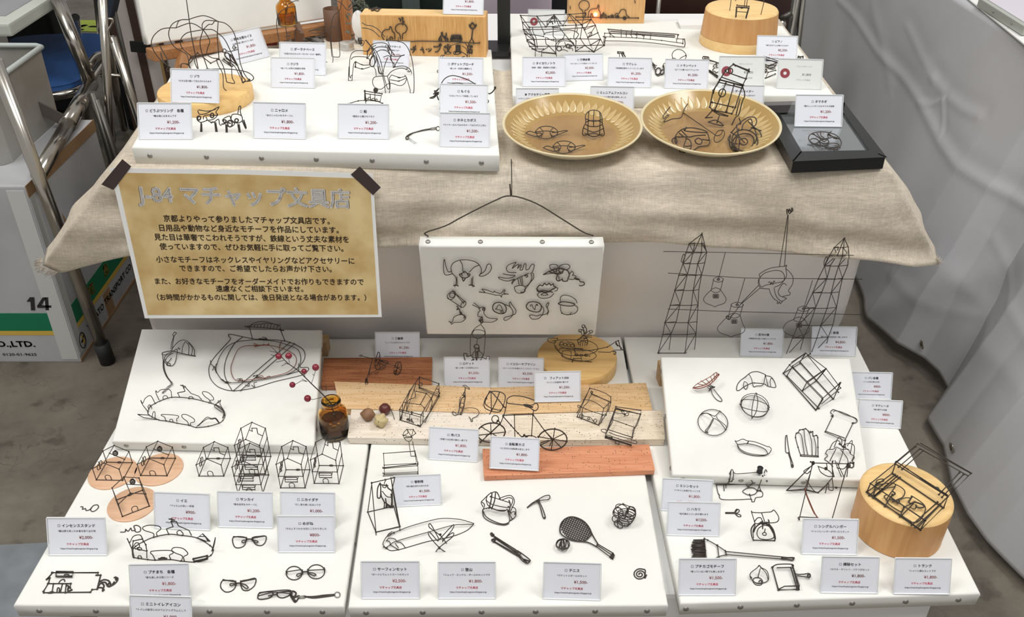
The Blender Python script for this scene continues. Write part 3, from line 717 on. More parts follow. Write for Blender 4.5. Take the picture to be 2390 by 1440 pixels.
# ---------------------------------------------------------------- round wooden discs and boxes
def disc(name, label, c, r, h, m1, m2, rr=.004):
    t = thing(name, label, 'wooden disc', c)
    b = B(); b.lathe([(0, h), (r - rr, h), (r - rr * .3, h - rr * .3)], 64); b.done('top_face', m1, t)
    b = B(); b.lathe([(r - rr * .3, h - rr * .3), (r, h - rr), (r, .001), (r - .001, 0), (0, 0)], 64); b.done('side', m2, t); return t
disc('round_wooden_stand', 'pale round wooden disc under the wire elephant', Vector((-.6015, 1.731, ZU)), .0905, .026, M['disc'], M['disc'])
c_ = P(1347, 829, ZL + .030)
disc('round_wooden_stand', 'pale round wooden disc under the wire submarine', Vector((c_.x, c_.y, ZL)), .083, .030, M['disc'], M['disc'])
FD2 = Flat(ZL + .0302)
def round_box(label, c, r0, r1, h, band):
    t = thing('round_wooden_box', label, 'round box', c)
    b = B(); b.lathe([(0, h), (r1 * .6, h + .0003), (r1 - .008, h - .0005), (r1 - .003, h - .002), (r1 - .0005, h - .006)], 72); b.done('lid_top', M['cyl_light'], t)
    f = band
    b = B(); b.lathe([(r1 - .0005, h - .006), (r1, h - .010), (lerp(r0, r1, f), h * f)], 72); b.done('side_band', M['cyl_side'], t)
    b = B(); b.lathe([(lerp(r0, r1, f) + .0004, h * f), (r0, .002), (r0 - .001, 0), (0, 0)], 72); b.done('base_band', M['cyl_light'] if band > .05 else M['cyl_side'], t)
    return t
round_box('tall round honey-wood box on the upper right canvas with a tiny wire chair on it', Vector((.5245, 2.115, ZR)), .0880, .0825, .082, .26)
LB = Vector((.648, 1.086, ZL))
round_box('tall round honey-wood box at the lower right under the open wire suitcase', LB, .0725, .0735, .082, .02)
# ---------------------------------------------------------------- ceramic plates
M['glaze'] = mat('brown_glaze', (.40, .245, .10), .22, col2=(.31, .18, .07), vscale=14, spec=.6)
M['glaze_rim'] = mat('ochre_glaze', (.44, .29, .10), .18, col2=(.36, .22, .065), vscale=9, spec=.7)
M['leafg'] = mat('pale_ochre_glaze', (.56, .40, .18), .2, spec=.7)
M['lip'] = mat('cream_glaze', (.70, .60, .38), .25, spec=.6)
def leaf_mesh():
    b = B(); L2, w = .026, .0062; n = 8; rows = []
    for i in range(n + 1):
        u = i / n; hw = w * (math.sin(PI * min(1, u * 1.0) ** .75)) ** .9 if 0 < u < 1 else 0.0002
        rows.append([(L2 * u, -hw, 0), (L2 * u, -hw * .45, .0013), (L2 * u, 0, .0005 if u < .92 else 0), (L2 * u, hw * .45, .0013), (L2 * u, hw, 0)])
    me = grid_mesh([[Vector(p) for p in r_] for r_ in rows]); b.bm.free(); return me
LEAF = leaf_mesh()
def plate(label, c, r, tilt, yaw=0):
    t = thing('ceramic_plate', label, 'plate', c, 0, 'brown relief plates'); t.rotation_euler = (tilt, 0, yaw)
    k = r / .1285
    def pr(L2): return [(a * k, z) for a, z in L2]
    b = B(); b.lathe(pr([(0, .0065), (.05, .0065), (.078, .0075), (.083, .0085)]), 72); b.done('plate_well', M['glaze'], t)
    b = B(); b.lathe(pr([(.083, .0085), (.092, .0125), (.106, .021), (.118, .0285), (.1235, .0318)]), 72); b.done('plate_flange', M['glaze_rim'], t)
    b = B(); b.lathe(pr([(.1235, .0318), (.1255, .0336), (.1275, .0338), (.1285, .0325), (.1275, .0300), (.118, .0235), (.092, .0065), (.080, .001), (.075, 0), (0, 0)]), 72); b.done('plate_lip', M['lip'], t)
    me = LEAF.copy(); 
    for v in me.vertices:
        a = .087 * k + v.co.x * k; v.co.x = a
        prf = [(.083, .0085), (.092, .0125), (.106, .021), (.118, .0285), (.1235, .0318)]
        q = a / k
        for (r1_, z1), (r2_, z2) in zip(prf, prf[1:]):
            if r1_ <= q <= r2_: v.co.z += z1 + (z2 - z1) * (q - r1_) / (r2_ - r1_) + .0003; break
    me.materials.append(M['leafg'])
    for i in range(46):
        o = bpy.data.objects.new('relief_leaf', me); COL.objects.link(o); o.parent = t; o.rotation_euler = (0, 0, 2 * PI * i / 46)
    return t
c_ = P(1335, 304, .7215); TL1 = R(4.5)
plate('brown relief-leaf plate, left of the two, with wire ornaments', Vector((c_.x, c_.y, ZT + .012)), .1285, TL1)
c_ = P(1655, 299, .7215)
plate('brown relief-leaf plate, right of the two, with a wire rod across', Vector((c_.x, c_.y, ZT + .014)), .1285, R(5.5))
# ---------------------------------------------------------------- black display frame
fr_t = thing('shadow_box', 'black rectangular frame with grey glass lying at the right of the linen table', 'frame box', P(1920, 320, ZT))
fz = ZT + .024
FO = [P(1782, 252, fz), P(1970, 240, fz), P(2067, 366, fz), P(1851, 376, fz)]
FI = [P(1816, 261, fz), P(1967, 258, fz), P(2031, 351, fz), P(1870, 354, fz)]
names = ['frame_bar'] * 4
for i in range(4):
    j = (i + 1) % 4; b = B()
    b.poly([local(fr_t, p) for p in (FO[i], FO[j], FI[j], FI[i])], .023, (0, 0, 1)); b.bevel(.0015, 2); b.done('frame_bar', M['black'], fr_t)
b = B(); b.poly([local(fr_t, p - Vector((0, 0, .004))) for p in FI], .004, (0, 0, 1)); b.done('glass_pane', mat('grey_mirror_pane', (.36, .38, .39), .12, metal=.75), fr_t)
b = B(); b.box(local(fr_t, P(1822, 250, fz + .008)), (.062, .020, .016), R(4), .001); b.done('clear_case_edge', mat('smoky_plastic', (.10, .09, .09), .15, spec=.8), fr_t)
# ---------------------------------------------------------------- amber bottle with berry twig, seed pods
M['amber'] = tinted_glass('amber_glass', (.80, .46, .08))
M['liquid'] = mat('dark_brown_liquid', (.09, .05, .035), .1)
def bottle(label, c, s, name='amber_bottle', liquid=True):
    t = thing(name, label, 'bottle', c); k = s
    out = [(0, .0), (.024, 0), (.027, .003), (.0275, .008), (.0275, .050), (.0255, .057), (.019, .063), (.0155, .066), (.0150, .072), (.0178, .0745), (.0185, .0785), (.0178, .082), (.0155, .0832)]
    inn = [(.0130, .082), (.0128, .066), (.0165, .0615), (.0235, .055), (.0253, .049), (.0253, .006), (.022, .003), (0, .003)]
    b = B(); b.lathe([(r_ * k, z * k) for r_, z in out + inn], 40); b.done('glass_body', M['amber'], t)
    if liquid:
        b = B(); b.lathe([(r_ * k, z * k) for r_, z in [(0, .0036), (.0215, .0036), (.0247, .007), (.0247, .036), (0, .036)]], 32); b.done('liquid', M['liquid'], t)
    return t
cb = P(783, 1012, ZL)
bottle('small amber glass bottle holding a twig of red berries', cb, 1.0)
TW = Up(Vector((cb.x, cb.y + .004, ZL)))
M['twig'] = mat('dark_twig', (.05, .032, .022), .8); M['berry'] = mat('dark_red_berry', (.22, .012, .03), .25, spec=.6)
t = thing('berry_twig', 'thin bare twig with six dark red berries rising from the amber bottle', 'twig', TW.at(790, 985))
def C1x(x, y): return (240 + x / 3.983, 740 + y / 3.983)
def tw(L2, r): 
    b = B(); b.tube([local(t, TW.at(*C1x(x, y), (q[0] if q else 0))) for x, y, *q in L2], r, 6); b.done('stem', M['twig'], t)
tw([(2170, 960), (2120, 800), (2040, 715), (1940, 620), (1820, 500), (1720, 430), (1660, 370), (1610, 320), (1560, 270)], [.0013, .0012, .0011, .0010, .0009, .0008, .0007, .0006, .0004])
for L2 in [[(1940, 615), (1965, 540), (1980, 490)], [(1900, 600), (1850, 590), (1790, 625)], [(2040, 745), (1960, 765), (1930, 765)], [(1880, 560), (1874, 530)], [(1735, 430), (1730, 390)], [(1655, 370), (1640, 290), (1665, 225)],
           [(1730, 440), (1690, 425)], [(1700, 435), (1660, 455)], [(1900, 600), (1850, 575)], [(1965, 545), (1950, 530)], [(1660, 375), (1560, 350)], [(1620, 330), (1550, 315)], [(2075, 690), (2075, 620)], [(1690, 400), (1610, 420)]]: tw(L2, .0005)
for x, y, r in [(1635, 366, .0058), (1727, 361, .0060), (1978, 468, .0064), (1870, 505, .0052), (1762, 630, .0056), (1903, 757, .0066)]:
    b = B(); p = local(t, TW.at(*C1x(x, y), -3)); b.ball((0, 0, 0), r, u=20, v=14); b.ball((0, -.0002, r), .0008, sz=1.6)
    b.done('berry', M['berry'], t, p)
def C4x(x, y): return (740 + x / 4.8, 760 + y / 4.8)
GS = 'dried seed pods beside the amber bottle'
def pod(label, px, py, prof, m, rot, ribs=0, n=20):
    c = FPl.at(*C4x(px, py)); t = thing('seed_pod', label, 'seed pod', c, 0, GS); b = B(); b.lathe(prof, n)
    if ribs:
        for v in b.bm.verts:
            a = math.atan2(v.co.y, v.co.x); k = 1 + .14 * math.cos(a * ribs); v.co.x *= k; v.co.y *= k
    o = b.done('pod_body', m, t, (0, 0, 0), rot, sm=not ribs)
    zs = [(o.rotation_euler.to_matrix() @ v.co).z for v in o.data.vertices]; o.location.z = -min(zs)
    b = B(); e = prof[-1][1]; b.tube([(0, 0, e - .001), (.0006, 0, e + .003), (.002, .001, e + .006)], [.0009, .0007, .0004], 6)
    k = b.done('stalk', M['twig'], t, o.location, rot)
    return t
pod('long ridged tan-brown seed pod, left of three', 575, 1050, [(0, -.016), (.003, -.014), (.010, -.007), (.0125, 0), (.0105, .007), (.004, .013), (0, .015)], mat('tan_pod', (.30, .17, .09), .6, col2=(.20, .10, .05), vscale=60), (R(88), 0, R(80)))
pod('dark red round seed pod with a curved stalk', 765, 985, [(0, -.0115), (.006, -.010), (.0112, -.003), (.0112, .003), (.007, .009), (0, .012)], mat('dark_red_pod', (.11, .025, .02), .35), (R(80), 0, R(70)))
pod('pale straw-coloured papery seed pod with ribs', 720, 1120, [(0, -.012), (.007, -.010), (.0125, -.003), (.0125, .003), (.006, .012), (0, .0145)], mat('straw_pod', (.58, .47, .25), .7), (R(60), 0, R(-10)), 5, 30)
b = B(); b.tube([FPl.at(*C4x(*q)) + Vector((0, 0, h)) for q, h in [((825, 965), .008), ((850, 1010), .004), ((868, 1055), .0008)]], .0006, 6); tagit(b.done('fallen_stalk', M['twig']), 'thin curved stalk beside the dark red seed pod', 'stalk')
K(1854, 295, 1964, 296, Flat(fz - .0035), 'タマネギ', '*懐かしいパタリロのタマネギ部隊', '¥1,200-', 'standing inside the black frame box')
# ---------------------------------------------------------------- left background: cardboard box, bin, table frame, chair
def bar(b, p0, p1, w, h, up=(0, 0, 1)):
    p0, p1 = Vector(p0), Vector(p1); x = (p1 - p0).normalized(); y = Vector(up).cross(x).normalized(); z = x.cross(y)
    rot = Matrix((x, y, z)).transposed(); b.box((p0 + p1) / 2, ((p1 - p0).length, w, h), rot=rot); return b
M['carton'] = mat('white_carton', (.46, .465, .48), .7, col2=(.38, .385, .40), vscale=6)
M['carton_b'] = mat('brown_carton', (.36, .22, .11), .8, col2=(.28, .165, .08), vscale=14)
M['green'] = mat('carton_green', (.0, .17, .075), .6); M['yel'] = mat('carton_yellow', (.62, .42, .07), .6); M['ctext'] = mat('carton_text', (.018, .018, .02), .6)
M['ctape'] = mat('pale_packing_tape', (.56, .57, .56), .25, spec=.7)
bx = thing('cardboard_box', 'white cardboard delivery box with green and yellow bands and the number 14', 'box', (-1.44, 2.03, 0))
X1, Y0, Y1, HZ = -1.08, 1.84, 2.235, .485
def bl(p): return local(bx, p)
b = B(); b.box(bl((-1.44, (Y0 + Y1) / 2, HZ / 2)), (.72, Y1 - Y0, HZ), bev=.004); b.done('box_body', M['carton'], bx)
e = .0006
def strip(x0, y0, x1, y1, front, m, name, off=e):
    """front: x0..x1, z y0..y1 on the front face; else Y x0..x1 on the right face"""
    b = B()
    if front: b.box(bl(((x0 + x1) / 2, Y0 - off / 2, (y0 + y1) / 2)), (x1 - x0, off, y1 - y0))
    else: b.box(bl((X1 + off / 2, (x0 + x1) / 2, (y0 + y1) / 2)), (off, x1 - x0, y1 - y0))
    b.done(name, m, bx)
g1, g0 = PY(60, 731, Y0).z, PY(60, 772, Y0).z; y0_ = PY(60, 782, Y0).z; xr = PY(141, 772, Y0).x
strip(-1.79, g0, xr, g1, True, M['green'], 'green_band'); strip(-1.79, y0_, xr, g0, True, M['yel'], 'yellow_band')
strip(Y0 + .005, .096, Y1 - .01, .150, False, M['green'], 'green_band'); strip(Y0 + .005, .083, Y1 - .01, .096, False, M['yel'], 'yellow_band')
strip(-1.125, .01, -1.085, HZ - .01, True, M['ctape'], 'packing_tape', .0012); strip(Y0 + .002, .02, Y0 + .03, HZ - .01, False, M['ctape'], 'packing_tape', .0013)
strip(Y0, HZ - .028, Y1, HZ + .001, False, M['carton_b'], 'brown_edge', .0015)
strip(2.03, .004, 2.075, .078, False, M['carton_b'], 'brown_patch', .0008)
strip(Y0, 0.001, Y1, .010, False, M['carton_b'], 'brown_edge', .0014)
b = B(); b.poly([bl((X1 + .0012, 1.955, .36)), bl((X1 + .0012, 1.99, .27)), bl((X1 + .0012, 1.955, .25))], .0006, (1, 0, 0)); b.done('brown_patch', M['carton_b'], bx)
def ftext(body, px0, px1, y, em_, m, bold, name):
    a, c = PY(px0, y, Y0), PY(px1, y, Y0); mid = (a + c) / 2
    put_text(body, em_, m, bx, *bl((mid.x, Y0 - .0012, mid.z)), name, bold, width=(c - a).length, rot=(PI / 2, 0, 0))
def fpoly(b, L_): b.poly([bl((lambda p: (p.x, Y0 - .0013, p.z))(PY(x / 4.8, 560 + y / 4.8, Y0))) for x, y in L_], .0006, (0, -1, 0))
b = B(); fpoly(b, [(300, 688), (335, 640), (385, 640), (395, 785), (350, 785), (344, 688)]); b.done('box_number', M['ctext'], bx)
b = B(); fpoly(b, [(503, 640), (543, 640), (552, 785), (513, 785)]); fpoly(b, [(418, 730), (578, 730), (578, 757), (420, 757)]); fpoly(b, [(418, 735), (480, 640), (520, 640), (512, 662), (460, 735)]); b.done('box_number', M['ctext'], bx)
ftext('TRANSPORT CO.,LTD.', -190, 82, 803, .024, M['ctext'], -.05, 'company_text')
ftext('0120-01-9625', 7, 86, 827, .011, M['ctext'], .02, 'phone_text')
rt = (PI / 2, 0, PI / 2)
def stext(body, ya, yb, z, em_, m, bold, name): put_text(body, em_, m, bx, *bl((X1 + .0016, (ya + yb) / 2, z)), name, bold, width=(yb - ya), rot=rt)
stext('宅', 1.965, 2.0, .123, .036, M['yel'], .05, 'green_band_text'); stext('急', 2.065, 2.10, .123, .036, M['yel'], .05, 'green_band_text'); stext('便', 2.165, 2.20, .123, .036, M['yel'], .05, 'green_band_text')
stext('YAMATO TRANSPORT CO', 1.91, 2.225, .054, .024, M['ctext'], .03, 'company_text')
b = B(); b.tube([bl((X1 + .001, 1.872 + .016 * math.cos(a * PI / 12), .045 + .021 * math.sin(a * PI / 12))) for a in range(24)], .0016, 6, True); b.done('round_emblem_ring', M['ctext'], bx)
b = B(); b.box(bl((X1 + .0008, 1.872, .045)), (.0006, .022, .024)); b.done('emblem_ground', M['yel'], bx)
b = B(); b.ball(bl((X1 + .0006, 1.870, .044)), .010, sx=.12, sy=.9, sz=.55, u=12); b.ball(bl((X1 + .0006, 1.880, .050)), .005, sx=.2, u=10); b.ball(bl((X1 + .0006, 1.866, .036)), .004, sx=.2, sz=1.6); b.done('emblem_shape', M['ctext'], bx)
# plastic bin on the box
bn = thing('plastic_bin', 'grey translucent plastic bin standing on the cardboard box', 'bin', (-1.36, 2.10, HZ + .001))
M['bin'] = mat('grey_translucent_plastic', (.36, .355, .335), .35, col2=(.24, .22, .19), vscale=7, detail=8, spec=.6)
b = B(); b.poly([(-.30, -.15, .0), (.17, -.15, .0), (.17, .145, .0), (-.30, .145, .0)], None)
rings = []
for k, z in [(1, 0), (1.03, .08), (1.05, .16), (1.06, .185)]:
    rings.append([b.bm.verts.new((x * k if x < 0 else x, y * k, z)) for x, y in [(-.30, -.15), (.18, -.15), (.195, -.13), (.195, .13), (.18, .145), (-.30, .145)]])
for A, C in zip(rings, rings[1:]):
    for i in range(6): b.bm.faces.new((A[i], A[(i + 1) % 6], C[(i + 1) % 6], C[i]))
b.done('bin_body', M['bin'], bn)
b = B(); b.tube([(x, y, .186) for x, y in [(-.31, -.157), (.18, -.157), (.197, -.14), (.197, .14), (.18, .152), (-.31, .152)]], .006, 8, True); b.done('bin_rim', mat('bin_rim_plastic', (.46, .50, .48), .3), bn)
# neighbour table at the left: white top corner and chromed folding frame
nt_ = thing('folding_table', 'white-edged folding table with a chromed tube frame at the far left', 'table', (-1.9, 2.9, 0))
def tl_(p): return local(nt_, p)
b = B(); b.box(tl_((-2.05, 3.27, .695)), (1.58, 1.94, .032), bev=.006); o = b.done('tabletop', mat('pale_green_grey_edge', (.50, .52, .47), .4), nt_)
b = B(); b.box(tl_((-2.08, 3.32, .7115)), (1.56, 1.9, .002)); b.done('grey_mat', mat('grey_glossy_sheet', (.34, .35, .37), .15, metal=.3, var=.4, vscale=3), nt_)
foot = P(250, 838, .01); topA = PY(-12, 140, foot.y + .01)
b = B(); b.tube([tl_(foot + (topA - foot) * .04), tl_(topA)], .0145, 16); b.done('leg', M['chrome'], nt_)
b = B(); b.tube([tl_(foot - Vector((0, 0, .008))), tl_(foot + (topA - foot) * .065)], .0185, 16); b.done('rubber_foot', M['rubber'], nt_)
E_ = PX(212, 197, -1.17); A_ = foot.lerp(topA, .66)
b = B(); b.tube([tl_(A_), tl_(A_.lerp(E_, .55))], .0165, 16); b.tube([tl_(A_.lerp(E_, .5)), tl_(E_)], .020, 16); b.done('cross_tube', M['chrome'], nt_)
b = B(); b.tube([tl_(E_), tl_(PX(132, -6, -1.24))], .019, 16); b.done('leg', M['chrome'], nt_)
b = B(); bar(b, tl_(P(-30, 190, .62)), tl_(A_.lerp(E_, .52)), .006, .028); b.done('flat_brace', mat('grey_steel', (.14, .12, .105), .4, metal=.5), nt_)
# blue chair
ch = thing('folding_chair', 'folding chair with a blue seat and chromed tubes behind the plastic bin', 'chair', P(170, 150, .50) - Vector((0, 0, .50)))
def cl(p): return local(ch, p)
sp = [P(x, y, .50) for x, y in [(62, 84), (150, 79), (225, 79), (246, 92), (240, 110), (212, 155), (196, 178), (165, 194), (125, 202), (70, 205), (20, 190), (20, 100)]]
sp = cat(sp, True, 4)
b = B(); b.poly([cl(p) for p in sp], .018, (0, 0, 1)); b.bevel(.002, 1); b.done('seat', mat('blue_vinyl', (.035, .12, .36), .5, var=.15, vscale=40), ch)
b = B(); b.tube([cl(p - Vector((0, 0, .028)) + (p - ch.location).normalized() * .003) for p in sp], .013, 10, True); b.done('seat_tube', M['chrome'], ch)
for i, (x0, y0, x1, y1) in enumerate([(226, -20, 262, 330), (176, 40, 205, 300), (248, 95, 290, 300)]):
    a, c = PY(x0, y0, 3.0 - i * .15), P(x1, y1, .012)
    b = B(); b.tube([cl(a), cl(c)], .013, 12); b.done('leg', M['chrome'], ch)
a, c = P(205, 158, .52), P(247, 126, .52); b = B(); b.tube(cat([cl(a), cl((a + c) / 2 + Vector((0, 0, .01))), cl(c)], False, 4), .012, 10); b.done('arm_tube', M['chrome'], ch)
# another tube frame right of the chair, a hanging hook, dark bags
st = thing('steel_stand', 'upright dark steel tubes standing left of the striped shopping bag', 'stand', P(262, 400, 0))
for (x0, y0, x1, y1, Y, r) in [(238, -20, 262, 395, 2.35, .011), (215, 215, 268, 400, 2.3, .010), (225, 230, 280, 395, 2.3, .009), (262, 85, 318, 260, 2.48, .012)]:
    c = PY(x1, y1, Y); a = PY(x0, y0, Y); c = c + (c - a).normalized() * .0; dirn = (a - c); k = (c.z - .003) / dirn.z
    c = c - dirn * max(0, k); b = B(); b.tube([local(st, a), local(st, c)], r, 12); b.done('upright_tube', M['dark_metal'] if r < .011 else M['chrome'], st)
b = B(); HU = Up(Vector((0, 2.33, 0))); b.tube(cat([local(st, HU.at(x, y)) for x, y in [(253, 44), (262, 45), (262, 55), (255, 68), (254, 78), (257, 90), (262, 100)]], False, 5), .003, 8); b.done('wire_hook', M['chrome'], st)
b = B(); b.tube([local(st, PY(235, 176, 2.5)), local(st, PY(290, 177, 2.5))], .006, 8); b.done('cross_tube', M['chrome'], st)
def softbox(name, label, c, d, m, rz=0, bev=.02, cat_='bag'):
    b = B(); b.box((0, 0, d[2] / 2), d, bev=bev); return tagit(b.done(name, m, None, c, (0, 0, rz), sm=True), label, cat_)
M['dark_cloth'] = mat('black_fabric', (.008, .009, .011), .8); M['navy'] = mat('navy_fabric', (.012, .018, .035), .8)
q = PY(106, 62, 3.55); softbox('shoulder_bag', 'black bag on the floor behind the blue chair', Vector((q.x - .06, 3.62, 0)), (.19, .18, q.z + .05), M['dark_cloth'])
q = PY(243, 40, 3.3); softbox('shoulder_bag', 'tall narrow black bag standing behind the steel tubes', Vector((q.x + .02, 3.42, 0)), (.10, .16, q.z + .05), M['dark_cloth'])
q = PY(266, 0, 3.0)
tr_ = B(); tr_.poly([(0, -.02, 0), (-.052, -.02, .11), (.052, -.02, .11)], .05, (0, -1, 0)); tr_.box((0, .005, .16), (.13, .06, .12), bev=.01)
p_ = PY(263, 40, 2.48); o = tr_.done('folded_jacket', M['navy'], None, p_); tagit(o, 'dark navy cloth hanging to a point beside the steel tubes', 'jacket')
b = B(); b.tube([(0, 0.02, .2), (0, .02, -p_.z + .001)], .006, 8); b.done('hanger_post', M['dark_metal'], o)
# floor label
a, c_, d_, e_ = P(168, 47, .002), P(232, 47, .002), P(236, 74, .002), P(172, 72, .002)
fl = thing('floor_label', 'yellow-green floor label with an upside-down booth number', 'label', (a + c_ + d_ + e_) / 4 - Vector((0, 0, .001)))
b = B(); b.poly([local(fl, p) for p in (a, c_, d_, e_)], .001, (0, 0, 1)); b.done('label_sheet', mat('lime_paper', (.42, .55, .03), .6), fl)
put_text('J-76', .13, M['ctext'], fl, -.02, -.03, .003, 'booth_number', .08, rot=(0, 0, PI), width=.30)
# striped shopping bag behind the easel
sb_ = thing('striped_bag', 'tall white bag with dark brown stripes standing behind the table at the left', 'bag', Vector((-.86, 2.62, 0)))
M['stripe_w'] = mat('bag_white', (.55, .50, .47), .6); M['stripe_b'] = mat('bag_brown', (.055, .028, .018), .6); M['stripe_o'] = mat('bag_ochre', (.42, .27, .10), .6)
TB = PY(285, -10, 2.6); xl = PY(318, 100, 2.6).x; xl0 = xl - .075
b = B(); b.box((xl0 + .25 - sb_.location.x, .06, .45), (.50, .11, .90), bev=.003); b.done('bag_body', M['stripe_w'], sb_)
for i, (dx, w, m) in enumerate([(.0, .022, 'stripe_b'), (.062, .022, 'stripe_b'), (.122, .018, 'stripe_o'), (.178, .022, 'stripe_b'), (.24, .02, 'stripe_o'), (.30, .022, 'stripe_b'), (.36, .02, 'stripe_o')]):
    b = B(); b.box((xl0 + dx + w / 2 - sb_.location.x, .0035, .452), (w, .004, .89)); b.done('stripe', M[m], sb_)
b = B(); bar(b, local(sb_, PY(305, 108, 2.58)), local(sb_, PY(352, 112, 2.58)), .008, .03); b.done('black_clip', M['black'], sb_)
b = B(); b.box((-.15, -.005, .45), (.01, .01, .9)); b.done('edge_binding', M['stripe_b'], sb_)
# ---------------------------------------------------------------- easel with a propped canvas, back left of the table
M['easel'] = wood('easel_wood', (.40, .19, .075), (.30, .13, .045), 0, 1, .5)
e0, e1 = P(350, 128, ZT + .060), Vector((P(778, 66, ZT + .04).x, 2.30, ZT + .045))
e1 = PY(776, 62, 2.28)
ea = thing('table_easel', 'reddish wooden table easel holding a large canvas, back left', 'easel', Vector((-.62, 2.2, ZT)))
b = B(); bar(b, local(ea, e0), local(ea, e1), .035, .024); b.bevel(.002, 1); b.done('ledge', M['easel'], ea)
lf = P(421, 165, ZU + .004); lt = e0.lerp(e1, .16); 
b = B(); bar(b, local(ea, lf), local(ea, Vector((lt.x, lt.y + .02, lt.z - .0))), .022, .02, (0, 1, 0)); b.done('leg', M['easel'], ea)
lf = P(700, 99, ZT + .02); lt = e0.lerp(e1, .76); M['easel_d'] = mat('dark_leather_brown', (.13, .06, .03), .5)
b = B(); bar(b, local(ea, lf), local(ea, Vector((lt.x, lt.y + .02, lt.z))), .045, .012, (0, 1, 0)); b.done('leg', M['easel_d'], ea)
up_ = (e1 - e0).normalized(); zz = Vector((0, .32, 1)).normalized(); bk = Vector((0, .02, 0))
c0, c1 = e0 + Vector((.0, .012, .018)), e1 + Vector((0, .012, .018)); c0 = c0 + up_ * -.005
canvas('canvas_board', 'large white canvas leaning on the wooden easel at the back left', c0 + zz * .30 - up_ * .03, c1 + zz * .30, c1, c0, .02, [], [], m='canvas_used')
# ---------------------------------------------------------------- things at the back of the table
cb2 = P(706, 52, ZT + .0); q = PY(706, 58, 2.16)
t = bottle('amber glass bottle with thin reeds held up in front of the easel canvas', Vector((q.x, 2.02, PY(706, 58, 2.02).z)), .78, liquid=False)
t['label'] = 'amber glass bottle with thin reeds held in the wire holder by the easel'
rd = B()
for i, (dx, dz) in enumerate([(-.01, .1), (.0, .11), (.012, .12), (.02, .10), (.006, .12)]): rd.tube([(0, 0, .02), (dx * .6, 0, .064), (dx * 2.2, .0, dz + .03)], .0006, 5)
o = rd.done('dried_reeds', mat('straw_reed', (.42, .33, .20), .7), t); o['kind'] = 'stuff'
cap = thing('screw_cap', 'silver screw cap lying at the back edge of the upper left canvas', 'cap', P(810.5, 115, ZU))
b = B(); b.lathe([(0, .0165), (.0145, .0165), (.0155, .0155), (.0155, .008), (.0160, .0075), (.0160, .0045), (.0155, .004), (.0162, .001), (.0158, 0), (0, 0)], 40); b.done('cap_shell', mat('brushed_aluminium', (.62, .60, .56), .35, metal=.6), cap)
cu = thing('leather_cup', 'brown leather pen cup behind the screw cap', 'cup', P(782, 92, ZT))
b = B(); b.lathe([(0, 0), (.022, 0), (.0225, .002), (.0215, .075), (.020, .0755), (.0195, .004), (0, .004)], 32); b.done('cup_body', M['easel_d'], cu)
po = thing('wooden_post', 'reddish eight-sided wooden post behind the screw cap', 'post', P(808, 100, ZT) + Vector((0, .03, 0)))
b = B(); b.lathe([(0, 0), (.0175, 0), (.0175, .24), (0, .24)], 8); o = b.done('post_shaft', wood('red_oak', (.50, .22, .08), (.34, .12, .035), 2, 1, .4), po)
for p in o.data.polygons: p.use_smooth = False
cu2 = thing('cutter_knife', 'grey craft cutter with a black knob beside the amber bottle', 'cutter', P(726, 96, ZT))
b = B(); a, c = P(700, 74, ZT + .010), P(752, 101, ZT + .004); bar(b, local(cu2, a), local(cu2, c), .014, .008); b.bevel(.002); b.done('handle', mat('grey_plastic', (.17, .17, .17), .3), cu2)
b = B(); b.lathe([(0, .008), (.006, .007), (.0075, 0)], 20); b.done('knob', M['rubber'], cu2, local(cu2, P(717, 80, ZT + .012)))
b = B(); bar(b, local(cu2, P(745, 98, ZT + .004)), local(cu2, P(758, 104, ZT + .003)), .009, .002); b.done('blade', M['tack'], cu2)
block('red_case', 'small dark red case at the back of the table behind the askew card', P(632, 102, ZT), (.030, .03, .022), .2, mat('dark_red_plastic', (.30, .03, .02), .4), 'case')
wl = thing('desk_mirror', 'small oval white mirror wreathed in dark leaves behind the sign block', 'mirror', P(828, 108, ZT) + Vector((0.004, .02, 0)))
b = B(); b.lathe([(0, .004), (.016, .003), (.018, 0), (.016, -.003), (0, -.004)], 32, sy=1.9); b.done('mirror_disc', mat('bright_white_disc', (.95, .95, .95), .3), wl, (.008, 0, .046), (PI / 2, 0, 0))
b = B(); b.tube([(0.008, 0, 0), (.008, 0, .014)], .006, 10); b.done('mirror_foot', M['dark_metal'], wl)
M['leafy'] = mat('dusty_dark_leaf', (.055, .07, .05), .7, col2=(.16, .17, .13), vscale=30)
b = B(); rnd = random.Random(5)
for k in range(150):
    a = rnd.uniform(-.9, 1.5) if k % 3 else rnd.uniform(0, 6.28); rr = rnd.uniform(.9, 1.5)
    p = Vector((.008 + .022 * rr * math.cos(a), rnd.uniform(-.006, .01), .046 + .040 * rr * math.sin(a))); 
    if p.z < .004: continue
    d = Vector((rnd.uniform(-1, 1), rnd.uniform(-1, 1), rnd.uniform(-1, 1))).normalized() * .009; s_ = d.orthogonal().normalized() * .0028
    b.poly([p - d, p + s_, p + d, p - s_])
o = b.done('leaf_wreath', M['leafy'], wl); o['kind'] = 'stuff'
